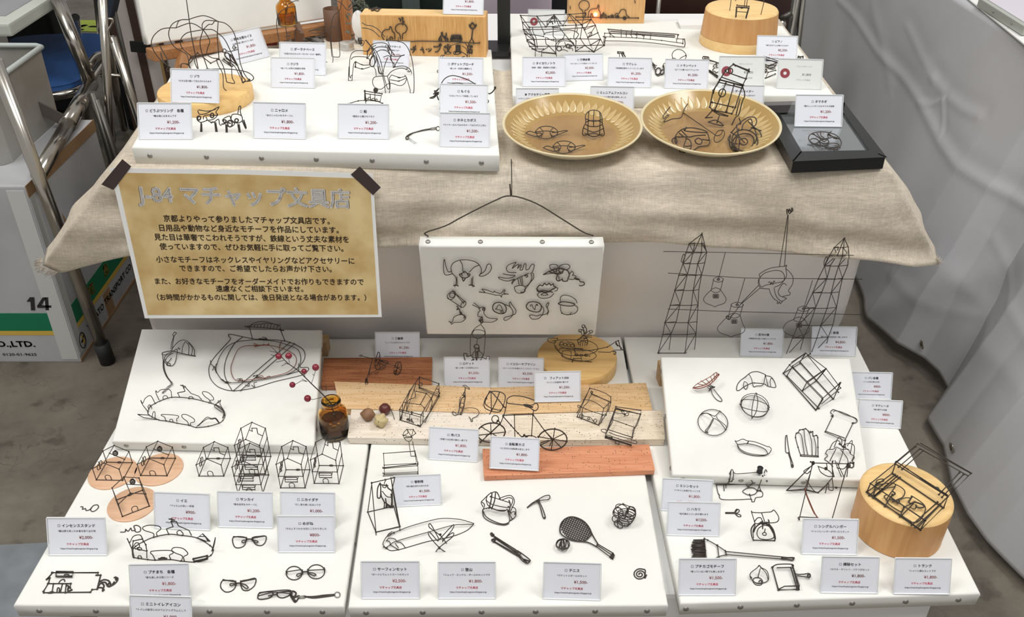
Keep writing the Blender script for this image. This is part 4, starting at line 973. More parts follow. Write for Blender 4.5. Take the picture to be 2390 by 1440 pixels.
# sign block with wire lettering
SB = P(848, 128, ZU); SBr = P(1135, 134, ZU); w_ = (SBr - SB).length
sg = thing('sign_block', 'thick pine block with a wire street scene and wire shop name on its front', 'sign', (SB + SBr) / 2, math.atan2(SBr.y - SB.y, SBr.x - SB.x))
M['pine'] = wood('honey_pine', (.76, .44, .16), (.62, .32, .10), 2, 1.2, .5); M['pine_top'] = wood('pale_pine_end', (.88, .62, .30), (.78, .50, .22), 0, 1, .5)
b = B(); b.box((0, .026, .0440), (w_, .052, .088), bev=.0012); b.done('block_body', M['pine'], sg)
b = B(); b.box((0, .026, .0884), (w_ - .004, .049, .0008)); b.done('block_top', M['pine_top'], sg)
SGT = Flat(ZU + .0892)
K(1034, 33, 1128, 35, SGT, '看板', '*文字の入れ替えもできます', '¥1,800-', 'standing on top of the pine sign block')
# light box on the right canvas
lb0, lb1 = P(1326, 54, ZR), P(1503, 56, ZR); w2 = (lb1 - lb0).length
lx = thing('light_block', 'pine light box with a wire town and one glowing red-orange window', 'light box', (lb0 + lb1) / 2)
b = B(); b.box((0, .035, .075), (w2, .07, .15), bev=.001); b.done('block_body', wood('pale_pine', (.74, .46, .20), (.66, .38, .15), 2, .8, .5), lx)
LU = Up(Vector((0, (lb0.y + lb1.y) / 2 - .003, 0)))
b = B(); b.ball((0, 0, 0), .0042, sy=.6, u=12, v=8); b.done('glowing_lamp', emis('red_orange_lamp', (1.0, .32, .18), 14), lx, local(lx, LU.at(1390, 34)))
pl_ = bpy.data.lights.new('lamp_glow', 'POINT'); pl_.energy = .012; pl_.color = (1, .2, .08); pl_.shadow_soft_size = .004
po_ = bpy.data.objects.new('lamp_glow', pl_); COL.objects.link(po_); po_.parent = lx; po_.location = local(lx, LU.at(1390, 34)) + Vector((0, -.010, 0))
# stack of white cards
cs_ = P(1625, 64, ZR)
for i in range(3):
    b = B(); b.box((0, 0, 0), (.10, .055, .0028), bev=.0003); o = b.done('blank_card', M['paper_white'], None, Vector((cs_.x + .012 - i * .002, cs_.y + .01 + i * .002, ZR + .0016 + i * .0030)), (0, 0, .03 * i - .08))
    tagit(o, ['lowest', 'middle', 'topmost'][i] + ' of three white cards stacked beside the tall round wooden box', 'card', 'stack of white cards')
# black stand, cloth and dark things behind the table
bs = thing('black_stand', 'square black pole on a black base between the two upper canvases', 'stand', P(1162, 128, ZT))
b = B(); b.box((0, .03, .006), (.058, .09, .012), bev=.003); b.done('base_plate', M['black'], bs)
b = B(); b.box((.014, .055, .16), (.030, .02, .31), bev=.001); b.done('pole', M['black'], bs)
def drape(name, label, x0, x1, Y, z0, z1, m, cat_, amp=.02, fr_=14):
    rows = []
    for s in range(14):
        u = s / 13; row = []
        for i in range(41):
            f = i / 40; row.append(Vector((lerp(x0, x1, f), Y + amp * math.sin(f * fr_ + u * 3) + amp * .5 * math.sin(u * 8 + f * 5), lerp(z1, z0, u))))
        rows.append(row)
    o = link(name, grid_mesh(rows), m); so = o.modifiers.new('thickness', 'SOLIDIFY'); so.thickness = .004; return tagit(o, label, cat_)
a, c = PY(1128, 60, 2.62), PY(1262, 60, 2.62)
drape('lilac_garment', 'greyish lilac garment of someone seated behind the table', a.x - .03, c.x + .03, 2.62, .3, 1.0, mat('lilac_fabric', (.42, .36, .42), .8), 'clothing', .018, 9)
a, c = PY(836, 10, 2.75), PY(1135, 10, 2.75)
softbox('dark_crate', 'dark green-black crate behind the pine sign block', Vector(((a.x + c.x) / 2, 2.80, 0)), (c.x - a.x + .02, .2, .74), mat('dark_green_plastic', (.012, .02, .017), .4), 0, .01, 'crate')
b = B(); bx0, bx1 = PY(940, 5, 2.69), PY(983, 5, 2.69)
softbox('grey_strap', 'grey-green metal upright in front of the dark crate', Vector(((bx0.x + bx1.x) / 2, 2.665, 0)), (.05, .02, .80), mat('grey_green_metal', (.07, .09, .085), .4), 0, .002, 'post')
a, c = PY(1250, 10, 2.75), PY(1340, 10, 2.75)
softbox('dark_crate', 'black crate behind the white card with the ring', Vector(((a.x + c.x) / 2 + .02, 2.78, 0)), (.16, .1, .78), M['dark_cloth'], 0, .01, 'crate')
a, c = PY(1500, 10, 2.8), PY(1858, 0, 2.8)
b = B(); b.lathe([(0, .02), (.22, .015), (.245, 0), (.25, -.04), (.22, -.30), (0, -.32)], 40, sx=1, sy=.5); 
sk = b.done('stool_cushion', mat('dark_brown_leather', (.045, .018, .012), .45, var=.3, vscale=6), None, Vector(((a.x + c.x) / 2 + .01, 2.86, .70))); tagit(sk, 'dark brown cushion of a seat behind the round wooden box', 'stool')
b = B(); b.tube([(0, 0, -.32), (0, 0, -.699)], .03, 16); b.done('stool_column', M['chrome'], sk)
b = B(); b.tube([(PY(1536, 10, 2.6).x, 2.6, 0), (PY(1538, 10, 2.6).x, 2.6, .85)], .006, 8); tagit(b.done('thin_rod', M['chrome']), 'thin bright metal rod behind the table, right of the light box', 'rod')
bk_ = thing('steel_trestle', 'dark steel trestle leg rising right of the round wooden box', 'trestle', P(1848, 150, 0) * 0 + Vector((PY(1850, 100, 2.5).x, 2.55, 0)))
for x0, x1, m, r in [(1862, 1842, 'dark_metal', .012), (1876, 1862, 'dark_metal', .008)]:
    a = PY(x0, -20, 2.55); c = PY(x1, 110, 2.55); d = a - c; c = c - d * (c.z / d.z)
    b = B(); b.tube([local(bk_, a), local(bk_, c)], r, 10); b.done('leg', M[m], bk_)
b = B(); b.ball((0, 0, 0), .016, u=16, v=10); b.done('chrome_knob', M['chrome'], bk_, local(bk_, PY(1822, 58, 2.53)))
b = B(); b.tube([local(bk_, PY(1822, 44, 2.53)), local(bk_, PY(1848, 30, 2.53))], .008, 8); b.done('cross_bar', M['dark_metal'], bk_)
# ---------------------------------------------------------------- wire pieces
CR = {1: (240, 740, 3.983), 2: (160, 960, 3.414), 3: (0, 1180, 2.845), 4: (740, 760, 4.8), 5: (1080, 840, 4.979), 6: (820, 980, 3.13), 7: (1100, 1100, 4.235),
      8: (1520, 780, 3.983), 9: (1520, 1060, 3.79), 10: (1840, 980, 3.13), 11: (940, 460, 3.6), 12: (1440, 460, 3.6), 13: (600, 0, 3.6), 14: (1180, 0, 3.6),
      15: (1740, 0, 3.6), 16: (280, 0, 6.0), 17: (620, 0, 8.0), 18: (830, 0, 6.0), 19: (1190, 0, 5.085), 20: (1640, 0, 6.546)}
def px_(crop, x, y): c = CR[crop]; return c[0] + x / c[2], c[1] + y / c[2]
class Up2(Up):
    """upright surface through two points of a flat one"""
    def __init__(s, a, b): 
        d = b - a; s.co = a; s.no = Vector((d.y, -d.x, 0)).normalized()
        if s.no.y > 0: s.no = -s.no
def up2(crop, x0, y0, x1, y1, surf): return Up2(surf.at(*px_(crop, x0, y0)), surf.at(*px_(crop, x1, y1)))
def strokes(b, crop, surf, L_, r, org, base=None):
    for s in L_:
        rr = r
        if s[0] == '*': s = s[1:]; rr = r * 1.4       # heavier wire
        fl, body = s.split('|') if '|' in s else ('', s)
        sf = surf
        if '@' in fl:
            fl, bp = fl.split('@'); bx_, by_ = [float(v) for v in bp.split(',')]
            sf = Up((base or surf).at(*px_(crop, bx_, by_)))
        if 'e' in fl:
            v = [float(q) for q in body.split(',')]; cx, cy, rx, ry = v[:4]; ro = R(v[4]) if len(v) > 4 else 0; h = v[5] if len(v) > 5 else 0
            pts = []
            for k in range(24):
                a = 2 * PI * k / 24; ex, ey = rx * math.cos(a), ry * math.sin(a)
                pts.append(sf.at(*px_(crop, cx + ex * math.cos(ro) - ey * math.sin(ro), cy + ex * math.sin(ro) + ey * math.cos(ro)), h))
            b.tube([p - org for p in pts], rr, 6, True); continue
        pts = []
        for q in body.split():
            v = [float(z) for z in q.split(',')]; pts.append(sf.at(*px_(crop, v[0], v[1]), v[2] if len(v) > 2 else 0))
        raw = pts; cl = 'c' in fl
        if 's' in fl and len(pts) > 2: pts = cat(pts, cl, 5)
        b.tube([p - org for p in pts], rr, 6, cl and len(pts) > 2)
        if 'k' in fl:
            for p in raw: b.ball(p - org, rr * 2.0, u=6, v=5)
def wire(name, label, cat_, crop, surf, parts, group=None, r=.0008, m='wire', base=None, org=None, lift=True):
    r *= .9
    """parts: list of strings, or list of (part name, strings[, material])"""
    class S_:                                       # keeps the wire resting on, not in, its surface
        def __init__(s, f): s.f = f
        def at(s, x, y, h=0): return s.f.at(x, y, h + (r * 1000 if isinstance(s.f, Flat) else 0))
    sf = S_(surf); bs_ = S_(base) if base else (sf if isinstance(surf, Flat) else None)
    multi = not isinstance(parts[0], str)
    first = (parts[0][1][0] if multi else parts[0]).split('|')[-1].split()[0].split(',')
    o0 = org or sf.at(*px_(crop, float(first[0]), float(first[1])))
    if multi:
        t = thing(name, label, cat_, o0, 0, group)
        for p in parts:
            b = B(); strokes(b, crop, sf, p[1], r, o0, bs_); b.done(p[0], M[p[2]] if len(p) > 2 else M[m], t)
        return t
    b = B(); strokes(b, crop, sf, parts, r, o0, bs_); o = b.done(name, M[m], None, o0); return tagit(o, label, cat_, group)
GH = 'small wire houses on the lower left canvas'
def house(label, crop, fl, fr2, surf, eave, ridge, depth=.046, floors=0, spiral=False, r=.0007, group=GH, wins=True):
    a, c = surf.at(*px_(crop, *fl)), surf.at(*px_(crop, *fr2)); w = (c - a).length; rz = math.atan2((c - a).y, (c - a).x)
    t = thing('wire_house', label, 'wire house', a + Vector((0, 0, r)), rz, group)
    V = Vector; d = depth; e_, g = eave, ridge
    def seg(b, *L2, k=True, cl=False):
        pts = [V(p) for p in L2]; b.tube(pts, r, 6, cl)
        if k:
            for p in pts: b.ball(p, r * 2, u=6, v=5)
    b = B(); seg(b, (0, 0, 0), (w, 0, 0), (w, d, 0)); seg(b, (0, 0, 0), (0, d, 0), (w, d, 0)); b.ball((w * .5, d, 0), r * 3.2, sx=2, u=8, v=6)
    seg(b, (0, 0, 0), (0, 0, e_), (w / 2, 0, g), (w, 0, e_), (w, 0, 0)); seg(b, (0, d, 0), (0, d, e_), (w / 2, d, g), (w, d, e_), (w, d, 0))
    seg(b, (w / 2, 0, g), (w / 2, d, g)); seg(b, (0, 0, e_), (0, d, e_)); seg(b, (w, 0, e_), (w, d, e_))
    for i in range(floors):
        z = e_ * (i + 1) / (floors + 1); seg(b, (0, 0, z), (w, 0, z)); seg(b, (0, d, z), (0, 0, z)); seg(b, (w, 0, z), (w, d, z))
    b.done('frame', M['wire'], t)
    b = B(); x0 = w * .38; b.tube(cat([V(p) for p in [(x0, 0, 0), (x0, -.0002, .009), (x0 + w * .10, 0, .012), (x0 + w * .2, 0, .009), (x0 + w * .2, 0, 0)]], False, 4), r, 6); b.done('door', M['wire'], t)
    b = B(); y = d * .55; zr = lambda x: g - (g - e_) * (x - w / 2) / (w / 2)
    if spiral:
        seg(b, (w / 2, y, g), (w, y, e_)); b.tube([V((w * .72 + .0045 * math.cos(k * .7) * (1 - abs(k - 20) / 60), y + .0045 * math.sin(k * .7) * (1 - abs(k - 20) / 60), zr(w * .72) + .002 + k * .00022)) for k in range(40)], r, 6)
        b.done('coil_holder', M['wire'], t)
    else:
        cx = w * .62; cw = w * .2; b.tube([V((w / 2, y, g)), V((cx, y, zr(cx))), V((cx, y, g + .004)), V((cx + cw, y, g + .004)), V((cx + cw, y, zr(cx + cw))), V((w, y, e_))], r, 6); b.done('chimney', M['wire'], t)
    if wins:
        b = B()
        for i in range(max(1, floors)):
            z = e_ * (.5 if floors < 2 else (i + .5) / floors); h_ = min(.010, e_ * .35)
            for s in (-1, 1):
                b.tube([V((0, d * .5 + s * .005 + .005 * math.cos(k * PI / 6), z + h_ * .55 * math.sin(k * PI / 6))) for k in range(12)], r, 6, True)
            b.tube([V((0, d * .5, z - h_)), V((0, d * .5, z + h_))], r, 6)
        b.done('window', M['wire'], t)
    for i in range(floors):
        z = e_ * (i + .75) / (floors + 1) + .004; b = B()
        seg(b, (w * .3, -.008, z - .003), (w * .3, -.008, z + .008), (w * .8, -.008, z + .008), (w * .8, -.008, z - .003), (w * .3, -.008, z - .003), k=False)
        seg(b, (w * .3, -.008, z + .0025), (w * .8, -.008, z + .0025), k=False)
        for x in (.3, .8): seg(b, (w * x, 0, z + .002), (w * x, -.008, z + .002), k=False)
        b.done('balcony', M['wire'], t)
    return t
M['coaster'] = wood('pinkish_cork_wood', (.76, .49, .32), (.68, .41, .25), 0, .6, .6)
def coaster(label, crop, x, y, rpx):
    c = FLo.at(*px_(crop, x, y)); d = (c - CAM).dot(FW); r_ = rpx / CR[crop][2] * d / FPX
    b = B(); b.lathe([(0, .0025), (r_ - .0004, .0025), (r_, .002), (r_, .0003), (r_ - .0003, 0), (0, 0)], 56); return tagit(b.done('wooden_coaster', M['coaster'], None, c), label, 'coaster', 'round wooden coasters under the wire houses')
coaster('round wooden coaster, back left of three', 2, 354, 495, 186); coaster('round wooden coaster, back right of three', 2, 722, 466, 186); coaster('round wooden coaster, nearest of three', 2, 510, 744, 190)
FCo = Flat(ZL + .0026)
house('wire house with a coil on its roof, on the back left coaster', 2, (222, 548), (432, 552), FCo, .027, .041, spiral=True)
house('wire house with a coil on its roof, on the back right coaster', 2, (575, 513), (785, 516), FCo, .027, .041, spiral=True)
house('wire house with a coil on its roof, on the nearest coaster', 2, (430, 840), (645, 757), FCo, .029, .043, spiral=True)
house('low single-storey wire house, right of the coasters', 2, (1040, 518), (1237, 518), FLo, .027, .041)
house('tall three-storey wire house at the back of the house row', 2, (1372, 500), (1567, 500), FLo, .068, .082, floors=2)
house('tall three-storey wire house in front, its foot hidden by a price card', 2, (1350, 655), (1548, 655), FLo, .062, .076, floors=2)
house('two-storey wire house in front of the bottle, left of the two', 2, (1690, 612), (1885, 612), FLo, .056, .070, floors=1)
house('two-storey wire house nearest the amber bottle, right of the two', 2, (1958, 576), (2155, 578), FLo, .056, .070, floors=1)
w = wire
w('wire_strap_charm', 'wire strap charm with a ribbed fan and metal clip on the left propped canvas', 'charm', 1, SL, [
  ('charm_body', ['s|668,138,26 650,165,26 658,180,24 640,240,18 632,300,8', 's|685,150,26 662,180,24 652,240,17 645,300,8 635,312,6', 's|668,138,26 685,148,26', '*s|550,350,4 560,330,6 640,315,9 700,330,6 780,348,3 862,362,1', 's|640,300,8 680,250,12 720,220,14 770,216,15 815,250,12 848,300,6 850,360,1',
     's|765,228,14 742,280,9 735,345,3', 's|770,228,14 800,270,9 796,350,2', 's|795,238,13 832,290,8 824,355,2', 's|555,345,4 565,405,2 620,452,1 660,440,1 682,380,2 690,300,8 650,320,6 600,340,5 572,385,2 600,420,1 640,380,3', 's|565,350,4 600,352,6 640,330,8', 's|580,400,1 610,360,6 660,330,8', 'e|610,440,18,12', '*|700,285,8 715,300,8']),
  ('cord', ['s|560,400 563,480 590,550 628,600', 's|566,400 572,480 598,550 634,600']), ('clip', ['*|628,600,2 640,625,2 600,650,2 550,705,1', '*|640,600,3 645,622,3 608,655,2 556,708,1', '*|634,600,2 642,625,2 604,652,2 553,706,2'], 'tack')])
w('wire_race_track', 'large oval wire race track with a scalloped grandstand on the left propped canvas', 'wire model', 1, SL, [
  ('outer_rail', ['s|1165,175 1185,205 1110,290 1040,370 1000,430 985,490 1000,570 1060,640 1140,675 1210,685 1280,680 1420,655 1600,600 1850,540 1900,505 1915,480 1900,468 1840,468 1835,450 1870,400 1880,350 1860,300 1800,260 1740,235 1640,215 1510,210 1390,200 1190,160 1168,172']),
  ('inner_rail', ['sc|1060,440,3 1090,360,3 1150,280,3 1230,235,3 1330,218,3 1450,212,3 1600,225,3 1720,260,3 1810,300,3 1840,370,3 1830,440,3 1790,490,3 1700,535,3 1500,575,3 1350,600,3 1210,610,3 1130,600,3 1080,550,3 1050,490,3', 's|1300,185 1220,250 1150,380 1128,500 1150,590 1200,680']),
  ('copper_rail', ['sc|1190,480,4 1210,400,4 1260,300,4 1330,268,4 1440,265,4 1560,265,4 1680,295,4 1770,340,4 1800,390,4 1780,460,4 1700,520,4 1560,555,4 1400,580,4 1260,590,4 1210,560,4', 's|1640,290,4 1650,240,4 1665,225,4', 's|1430,560,4 1480,545,8 1500,570,4 1540,550,8 1560,555,4'], 'wire_red'),
  ('cross_bar', ['k|1215,683,2 1740,235,2']), ('cross_bar', ['k|1280,682,2 1780,248,2']),
  ('grandstand', ['k@1390,200|1390,200 1365,100 1320,88 1365,82', 'k@1690,215|1690,215 1655,128 1680,125 1640,112', '@1540,208|1320,88 1500,98 1660,122', 's@1540,208|1365,85 1400,58 1480,42 1560,55 1640,85 1655,120'] + [f's@1540,208|{x},{92 + i * 3} {x + 12},{62 + abs(i - 4) * 3} {x + 40},{58 + abs(i - 4) * 4}' for i, x in enumerate(range(1375, 1640, 30))]),
  ('horse', ['s|1000,400,8 1005,435,4 1030,460,6 1020,495,0', 's|1060,430,8 1040,470,4 1055,520,0', '*s|1030,460,6 1052,470,6']), ('horse', ['*s|1095,575,4 1135,600,5 1170,600,4', 's|1095,575,8 1120,585,6 1145,612,0 1190,605,0']),
  ('horse', ['s|1245,578,8 1290,572,6 1300,600,0', 's|1260,600,0 1275,580,6 1310,600,0 1350,600,4', '*|1268,588,4 1300,590,4']), ('horse', ['s|1395,555,6 1440,538,8 1430,570,3', 's|1400,545,6 1440,545,6 1420,560,0 1480,560,0']),
  ('horse', ['*|1450,200,4 1530,205,4', 's|1480,185,8 1520,195,6 1490,212,0']), ('horse', ['*|1400,262,4 1470,262,4', 's|1400,245,6 1430,255,4 1415,275,0 1480,258,5'], 'wire_red'), ('horse', ['*|1480,260,5 1550,258,5', 's|1490,250,8 1520,262,4 1545,245,8'], 'wire_red'),
  ('horse', ['s|1320,630,4 1360,640,2 1350,600,4', 's|1380,630,4 1410,650,0 1405,615,6 1432,605,8']), ('post', ['1820,430,12 1820,500,0', '|1710,535,0 1820,505,0 1900,505,0'])])
def trees_etc(L_): return L_
w('wire_town_ring', 'oval wire ring of houses, a church, trees and a bus on the left propped canvas', 'wire model', 1, SL, [
  ('base_ring', ['sck|420,880 440,830 490,800 530,780 640,745 800,752 930,780 1050,815 1110,850 1135,915 1115,960 1080,985 980,1015 870,1025 800,1005 690,985 590,965 520,955 430,910']),
  ('house', ['s@430,870|420,880 370,815 353,775 372,800 395,755 445,732 488,808', 's@440,850|425,850 420,830 435,815 450,830 455,850']),
  ('house', ['s@590,765|530,785 497,715 493,685 510,700 545,675 625,678 642,745', 's@585,765|562,765 560,742 578,730 600,740 602,755']),
  ('church', ['@800,765|718,750 695,705 765,690 750,655 770,655 820,710 890,735 930,780', '*@800,765|720,633 772,647', '*@800,765|742,630 752,660', 's@810,760|800,762 805,740 830,742 850,768']),
  ('tree', ['s@1000,800|985,800 990,770 950,740 925,705 940,692 985,705 1025,745 1028,770 1000,775 1010,805']),
  ('deer', ['s|1045,815,6 1070,790,14 1075,775,18 1070,800,12 1095,772,18 1090,810,8 1130,880,4 1115,885,6 1060,850,4 1035,825,4 1060,812,6', '*s|1040,815,5 1080,840,5 1125,885,3 1115,940,0']),
  ('boat', ['@480,950|430,912 325,905 380,935 515,955']), ('door', ['s@470,935|455,935 468,885 484,885 487,945']),
  ('bus', ['s@620,965|585,965 575,932 545,915 560,905 690,915 703,935 688,945 690,985', 's@640,975|620,970 625,952 645,952 655,978']),
  ('tree', ['s@805,1000|795,1005 788,975 740,935 738,908 780,908 845,945 850,975 815,985 818,1015']),
  ('slide', ['s@960,1010|875,1015 910,985 965,932 1010,942 1050,940 1085,985', 's@960,1010|890,1008 935,970 975,945 1015,950 1045,945 1075,980'])], r=.0008)
w('wire_town_ring', 'oval wire ring of a church, trees, a bus and a house at the lower left', 'wire model', 3, FLo, [
  ('base_ring', ['sck|885,340 880,300 900,270 950,240 1020,210 1120,190 1210,198 1310,215 1395,265 1415,295 1400,330 1340,360 1290,375 1200,368 1130,358 1030,362 980,358 920,350']),
  ('tree', ['s@1030,208|1020,210 1018,185 960,165 948,145 990,130 1050,135 1068,155 1040,180 1045,205']),
  ('church', ['@1190,195|1120,190 1105,155 1150,140 1135,105 1170,105 1185,135 1255,165 1278,210', '*@1190,195|1120,88 1162,97', '*@1190,195|1138,84 1143,108', 's@1195,200|1180,195 1175,175 1195,165 1215,185 1215,198']),
  ('house', ['s@900,330|890,340 880,300 850,230 845,220 862,245 885,205 930,195 950,230', 'k@930,345|890,345 878,280 885,235 945,222 968,260 975,300 975,360', '@930,345|878,280 975,303', 's@930,345|880,280 900,250 920,250 925,275 900,290', 'e@930,345|925,287,16,9,10', 's@930,350|915,348 918,335 935,335 940,352']),
  ('bus', ['s@1080,358|1030,362 1015,330 1000,315 1015,302 1125,298 1150,315 1125,330 1135,358', '*@1080,358|1050,352 1110,350', 's@1080,358|1060,358 1070,345 1095,345 1100,356']),
  ('tree', ['s@1210,365|1205,368 1210,335 1165,315 1140,295 1160,278 1215,285 1248,320 1220,340 1225,370']),
  ('slide', ['c@1350,235|1310,215 1345,187 1405,250 1390,245', '@1350,235|1320,205 1365,205 1395,265']), ('tall_grass', ['s@1410,300|1400,320 1415,270 1430,212', 's@1412,300|1412,300 1425,250 1430,214']),
  ('bench', ['*k@1330,370|1285,355 1375,335', '*@1330,370|1285,370 1378,350', 'c@1330,372|1282,352 1378,332 1380,355 1290,382'])], r=.0009)
GK = 'wire curls left on the lower left canvas'
w('wire_curl', 'small wire scribble curl at the far left edge of the lower left canvas', 'wire curl', 2, FLo, ['s|95,760 115,762 110,780 135,775 140,790 165,785 180,770 200,750 230,745 238,765 215,790 190,798 175,785 185,765'], GK, r=.0009)
w('wire_curl', 'small wire scribble curl behind the lowest coaster and the イエ card', 'wire curl', 2, FLo, ['s|712,655 730,675 745,660 765,675 780,658 800,675 820,660 838,675'], GK, r=.0009)
w('wire_curl', 'small wire scribble curl left of the lower town ring tree', 'wire curl', 2, FLo, ['s|412,962 450,960 455,940 475,955 495,930 505,950 530,945 520,915 545,908 572,925 570,955 540,962 525,945'], GK, r=.0009)
GG = 'tiny wire eyeglasses'
def arms(L_): return L_
w('wire_eyeglasses', 'squarish wire eyeglasses beside the めがね card, uppermost pair', 'eyeglasses', 3, FLo, [('lens_rim', ['sc|1548,212 1590,205 1632,212 1634,230 1622,265 1590,280 1560,275 1546,245']), ('lens_rim', ['sc|1682,210 1720,204 1765,203 1762,240 1738,264 1702,260 1682,235']),
  ('bridge', ['*|1632,222,4 1682,222,4', '*|1636,210,4 1636,234,2', '*|1676,210,4 1676,234,2', '|1548,205,6 1640,215,6', '|1765,202,6 1672,218,6']), ('nose_pad', ['sc|1636,232,3 1612,230,3 1606,242,3 1618,246,3']), ('nose_pad', ['sc|1676,230,3 1700,232,3 1714,240,3 1702,246,3'])], GG, r=.0010)
w('wire_eyeglasses', 'round-lensed wire eyeglasses, middle pair at the right', 'eyeglasses', 3, FLo, [('lens_rim', ['e|1953,448,53,45']), ('lens_rim', ['e|2100,439,56,47,-5']),
  ('bridge', ['*|2004,440,4 2046,438,4', '*|2006,425,4 2008,455,2', '*|2043,422,4 2046,452,2', '|1900,440,6 2000,425,6', '|2046,430,6 2160,424,6', '*|1900,435,3 1905,450,3', '*|2152,412,3 2155,430,3']), ('nose_pad', ['sc|2002,450,3 1975,455,3 1970,466,3 1985,468,3']), ('nose_pad', ['sc|2048,446,3 2080,448,3 2098,460,3 2080,464,3'])], GG, r=.0010)
w('wire_eyeglasses', 'squarish wire eyeglasses, lowest pair left of the strapped pair', 'eyeglasses', 3, FLo, [('lens_rim', ['sc|1475,500 1515,496 1560,502 1563,540 1535,568 1495,572 1465,540']), ('lens_rim', ['sc|1600,503 1645,492 1697,484 1690,530 1650,562 1615,560 1600,532']),
  ('bridge', ['*|1562,516,4 1600,514,4', '*|1564,500,4 1566,530,2', '*|1598,498,4 1600,528,2', '|1478,490,6 1568,510,6', '|1602,506,6 1695,488,6']), ('nose_pad', ['sc|1565,520,3 1532,518,3 1528,530,3 1542,530,3']), ('nose_pad', ['sc|1600,520,3 1630,525,3 1648,545,3 1630,548,3'])], GG, r=.0010)
w('strapped_eyeglasses', 'folded wire eyeglasses on a dark strap with a clear connector', 'eyeglasses', 3, FLo, [('eyeglasses', ['sc|1712,605 1725,580 1800,570 1812,590 1790,612 1740,622 1715,618', 'sc|1840,590 1850,575 1925,570 1920,595 1880,612 1850,606', 's|1720,578,5 1800,568,5 1925,562,5 1940,600,3', 's|1780,600,4 1840,588,4', 's|1715,600,6 1820,575,6 1930,585,4']),
  ('jump_ring', ['*sc|1930,585 1945,568 1965,580 1958,600 1938,605', '*s|1930,600 1960,640 1985,600 1945,615', '*|1935,605,2 1965,635,2']), ('clasp', ['*|1978,606,1 2025,600,1', '*|1978,612,1 2025,610,1'], 'tack'), ('cord', ['*s|2025,603 2080,612 2150,605 2222,595', '*s|2025,606 2090,604 2150,596 2222,591']), ('cord_ring', ['e|2240,592,18,18'], 'tack')], r=.0011)
w('wire_bus_icon', 'flat wire bus-shaped panel with a linked chain of wire beads, lower left corner', 'wire model', 3, FLo, [
  ('panel_outline', ['k|345,445 650,445 652,462 640,462 668,462 645,555 612,558 600,575 292,578 288,570 322,515 330,480 310,490 350,445']),
  ('roof_lamp', ['*c|372,440,2 485,440,2 480,470,2 372,470,2', 's|425,470 430,458 455,458 455,474']), ('window', ['k|318,518 470,518 465,545 475,560 435,578', '|355,515 345,580', '|415,515 400,580', '|440,520 432,580', 's|378,575 382,548 395,550 392,578', 's|390,512 405,495 425,490 430,505', '*s|330,575 350,572 355,580', '*s|440,530 455,535 450,560 470,565', '*|318,580 345,580']),
  ('bead_chain', ['*s|660,505 690,492 720,498 735,520', '*s|650,540 670,515 690,530 680,565', '*s|655,545 675,545 690,560 678,570', '*s|668,510 700,510 715,535 735,535 760,505', '*s|735,535 760,520 780,495 770,475 755,480', '*e|775,487,7,9', '*e|725,525,8,10'])], r=.0010)
# ---------------------------------------------------------------- middle canvas
w('wire_control_tower', 'wire airport control tower with a glazed top room behind the 管制塔 card', 'wire model', 6, FLo, [
  ('tower_top', ['k@455,265|405,70 452,70 470,98 440,122 400,118 378,112', 's@455,265|378,112 385,90 405,72 415,92 395,108 378,112', 's@455,265|378,115 400,150 430,155 448,130', '@455,265|405,70 440,122', '@455,265|452,70 440,122', '*@455,265|390,130 445,128']),
  ('tower_shaft', ['@455,265|420,158 435,262', '@455,265|447,155 468,265', '|435,265 472,265']),
  ('terminal', ['k@360,400|235,245 465,228 485,310 488,400', 'k|235,410,0 488,400,0', 'k@360,400|235,245 240,330 242,415', '*k@360,400|232,350 485,322', 'k@360,400|240,330 470,318', 'k@360,400|240,355 480,335', 'k@360,400|232,390 485,380', 'k@360,400|240,398 485,390', '@360,400|242,420 265,422', '@360,400|465,228 475,310'])], r=.0007)
w('wire_clothes_rack', 'wire A-frame clothes rack with a hanging wetsuit, left of the 管制塔 card', 'wire model', 6, FLo, [
  ('rack_frame', ['k@180,820|150,460,22 120,673,0', 'k@180,820|148,460 180,820', 'k@180,820|148,460 315,422', 'k@355,800|290,425 355,778', '@355,800|318,422 295,520', '@355,800|318,422 300,420', 'k|120,673 180,820 353,780 355,805', 'k|120,673 310,630', '|310,630 353,780', '@355,800|290,425 320,620 353,780', '|180,820 181,842']),
  ('hanger', ['s@250,640|240,435 255,435 245,452 240,470', '*s@250,640|205,470 240,478 270,480']),
  ('wetsuit', ['*s@250,640|210,460 192,500 190,560 200,572 212,562 215,500 212,462', 's@250,640|228,475 230,490 250,495 255,475', '*s@250,640|215,515 220,560 240,600 240,640 235,660 250,672 262,660 262,640 250,580', '*s@250,640|255,470 270,500 295,520 300,570 300,640 310,700 290,712 280,700 285,650 265,620', 's@250,640|225,520 260,560 300,565', '*s@250,640|240,600 270,620 305,645', '*s@250,640|250,575 255,620 250,650', '*s@250,640|290,540 295,600 285,650', 'e@250,640|248,660,14,12', 'e@250,640|295,703,14,10'])], r=.0009)
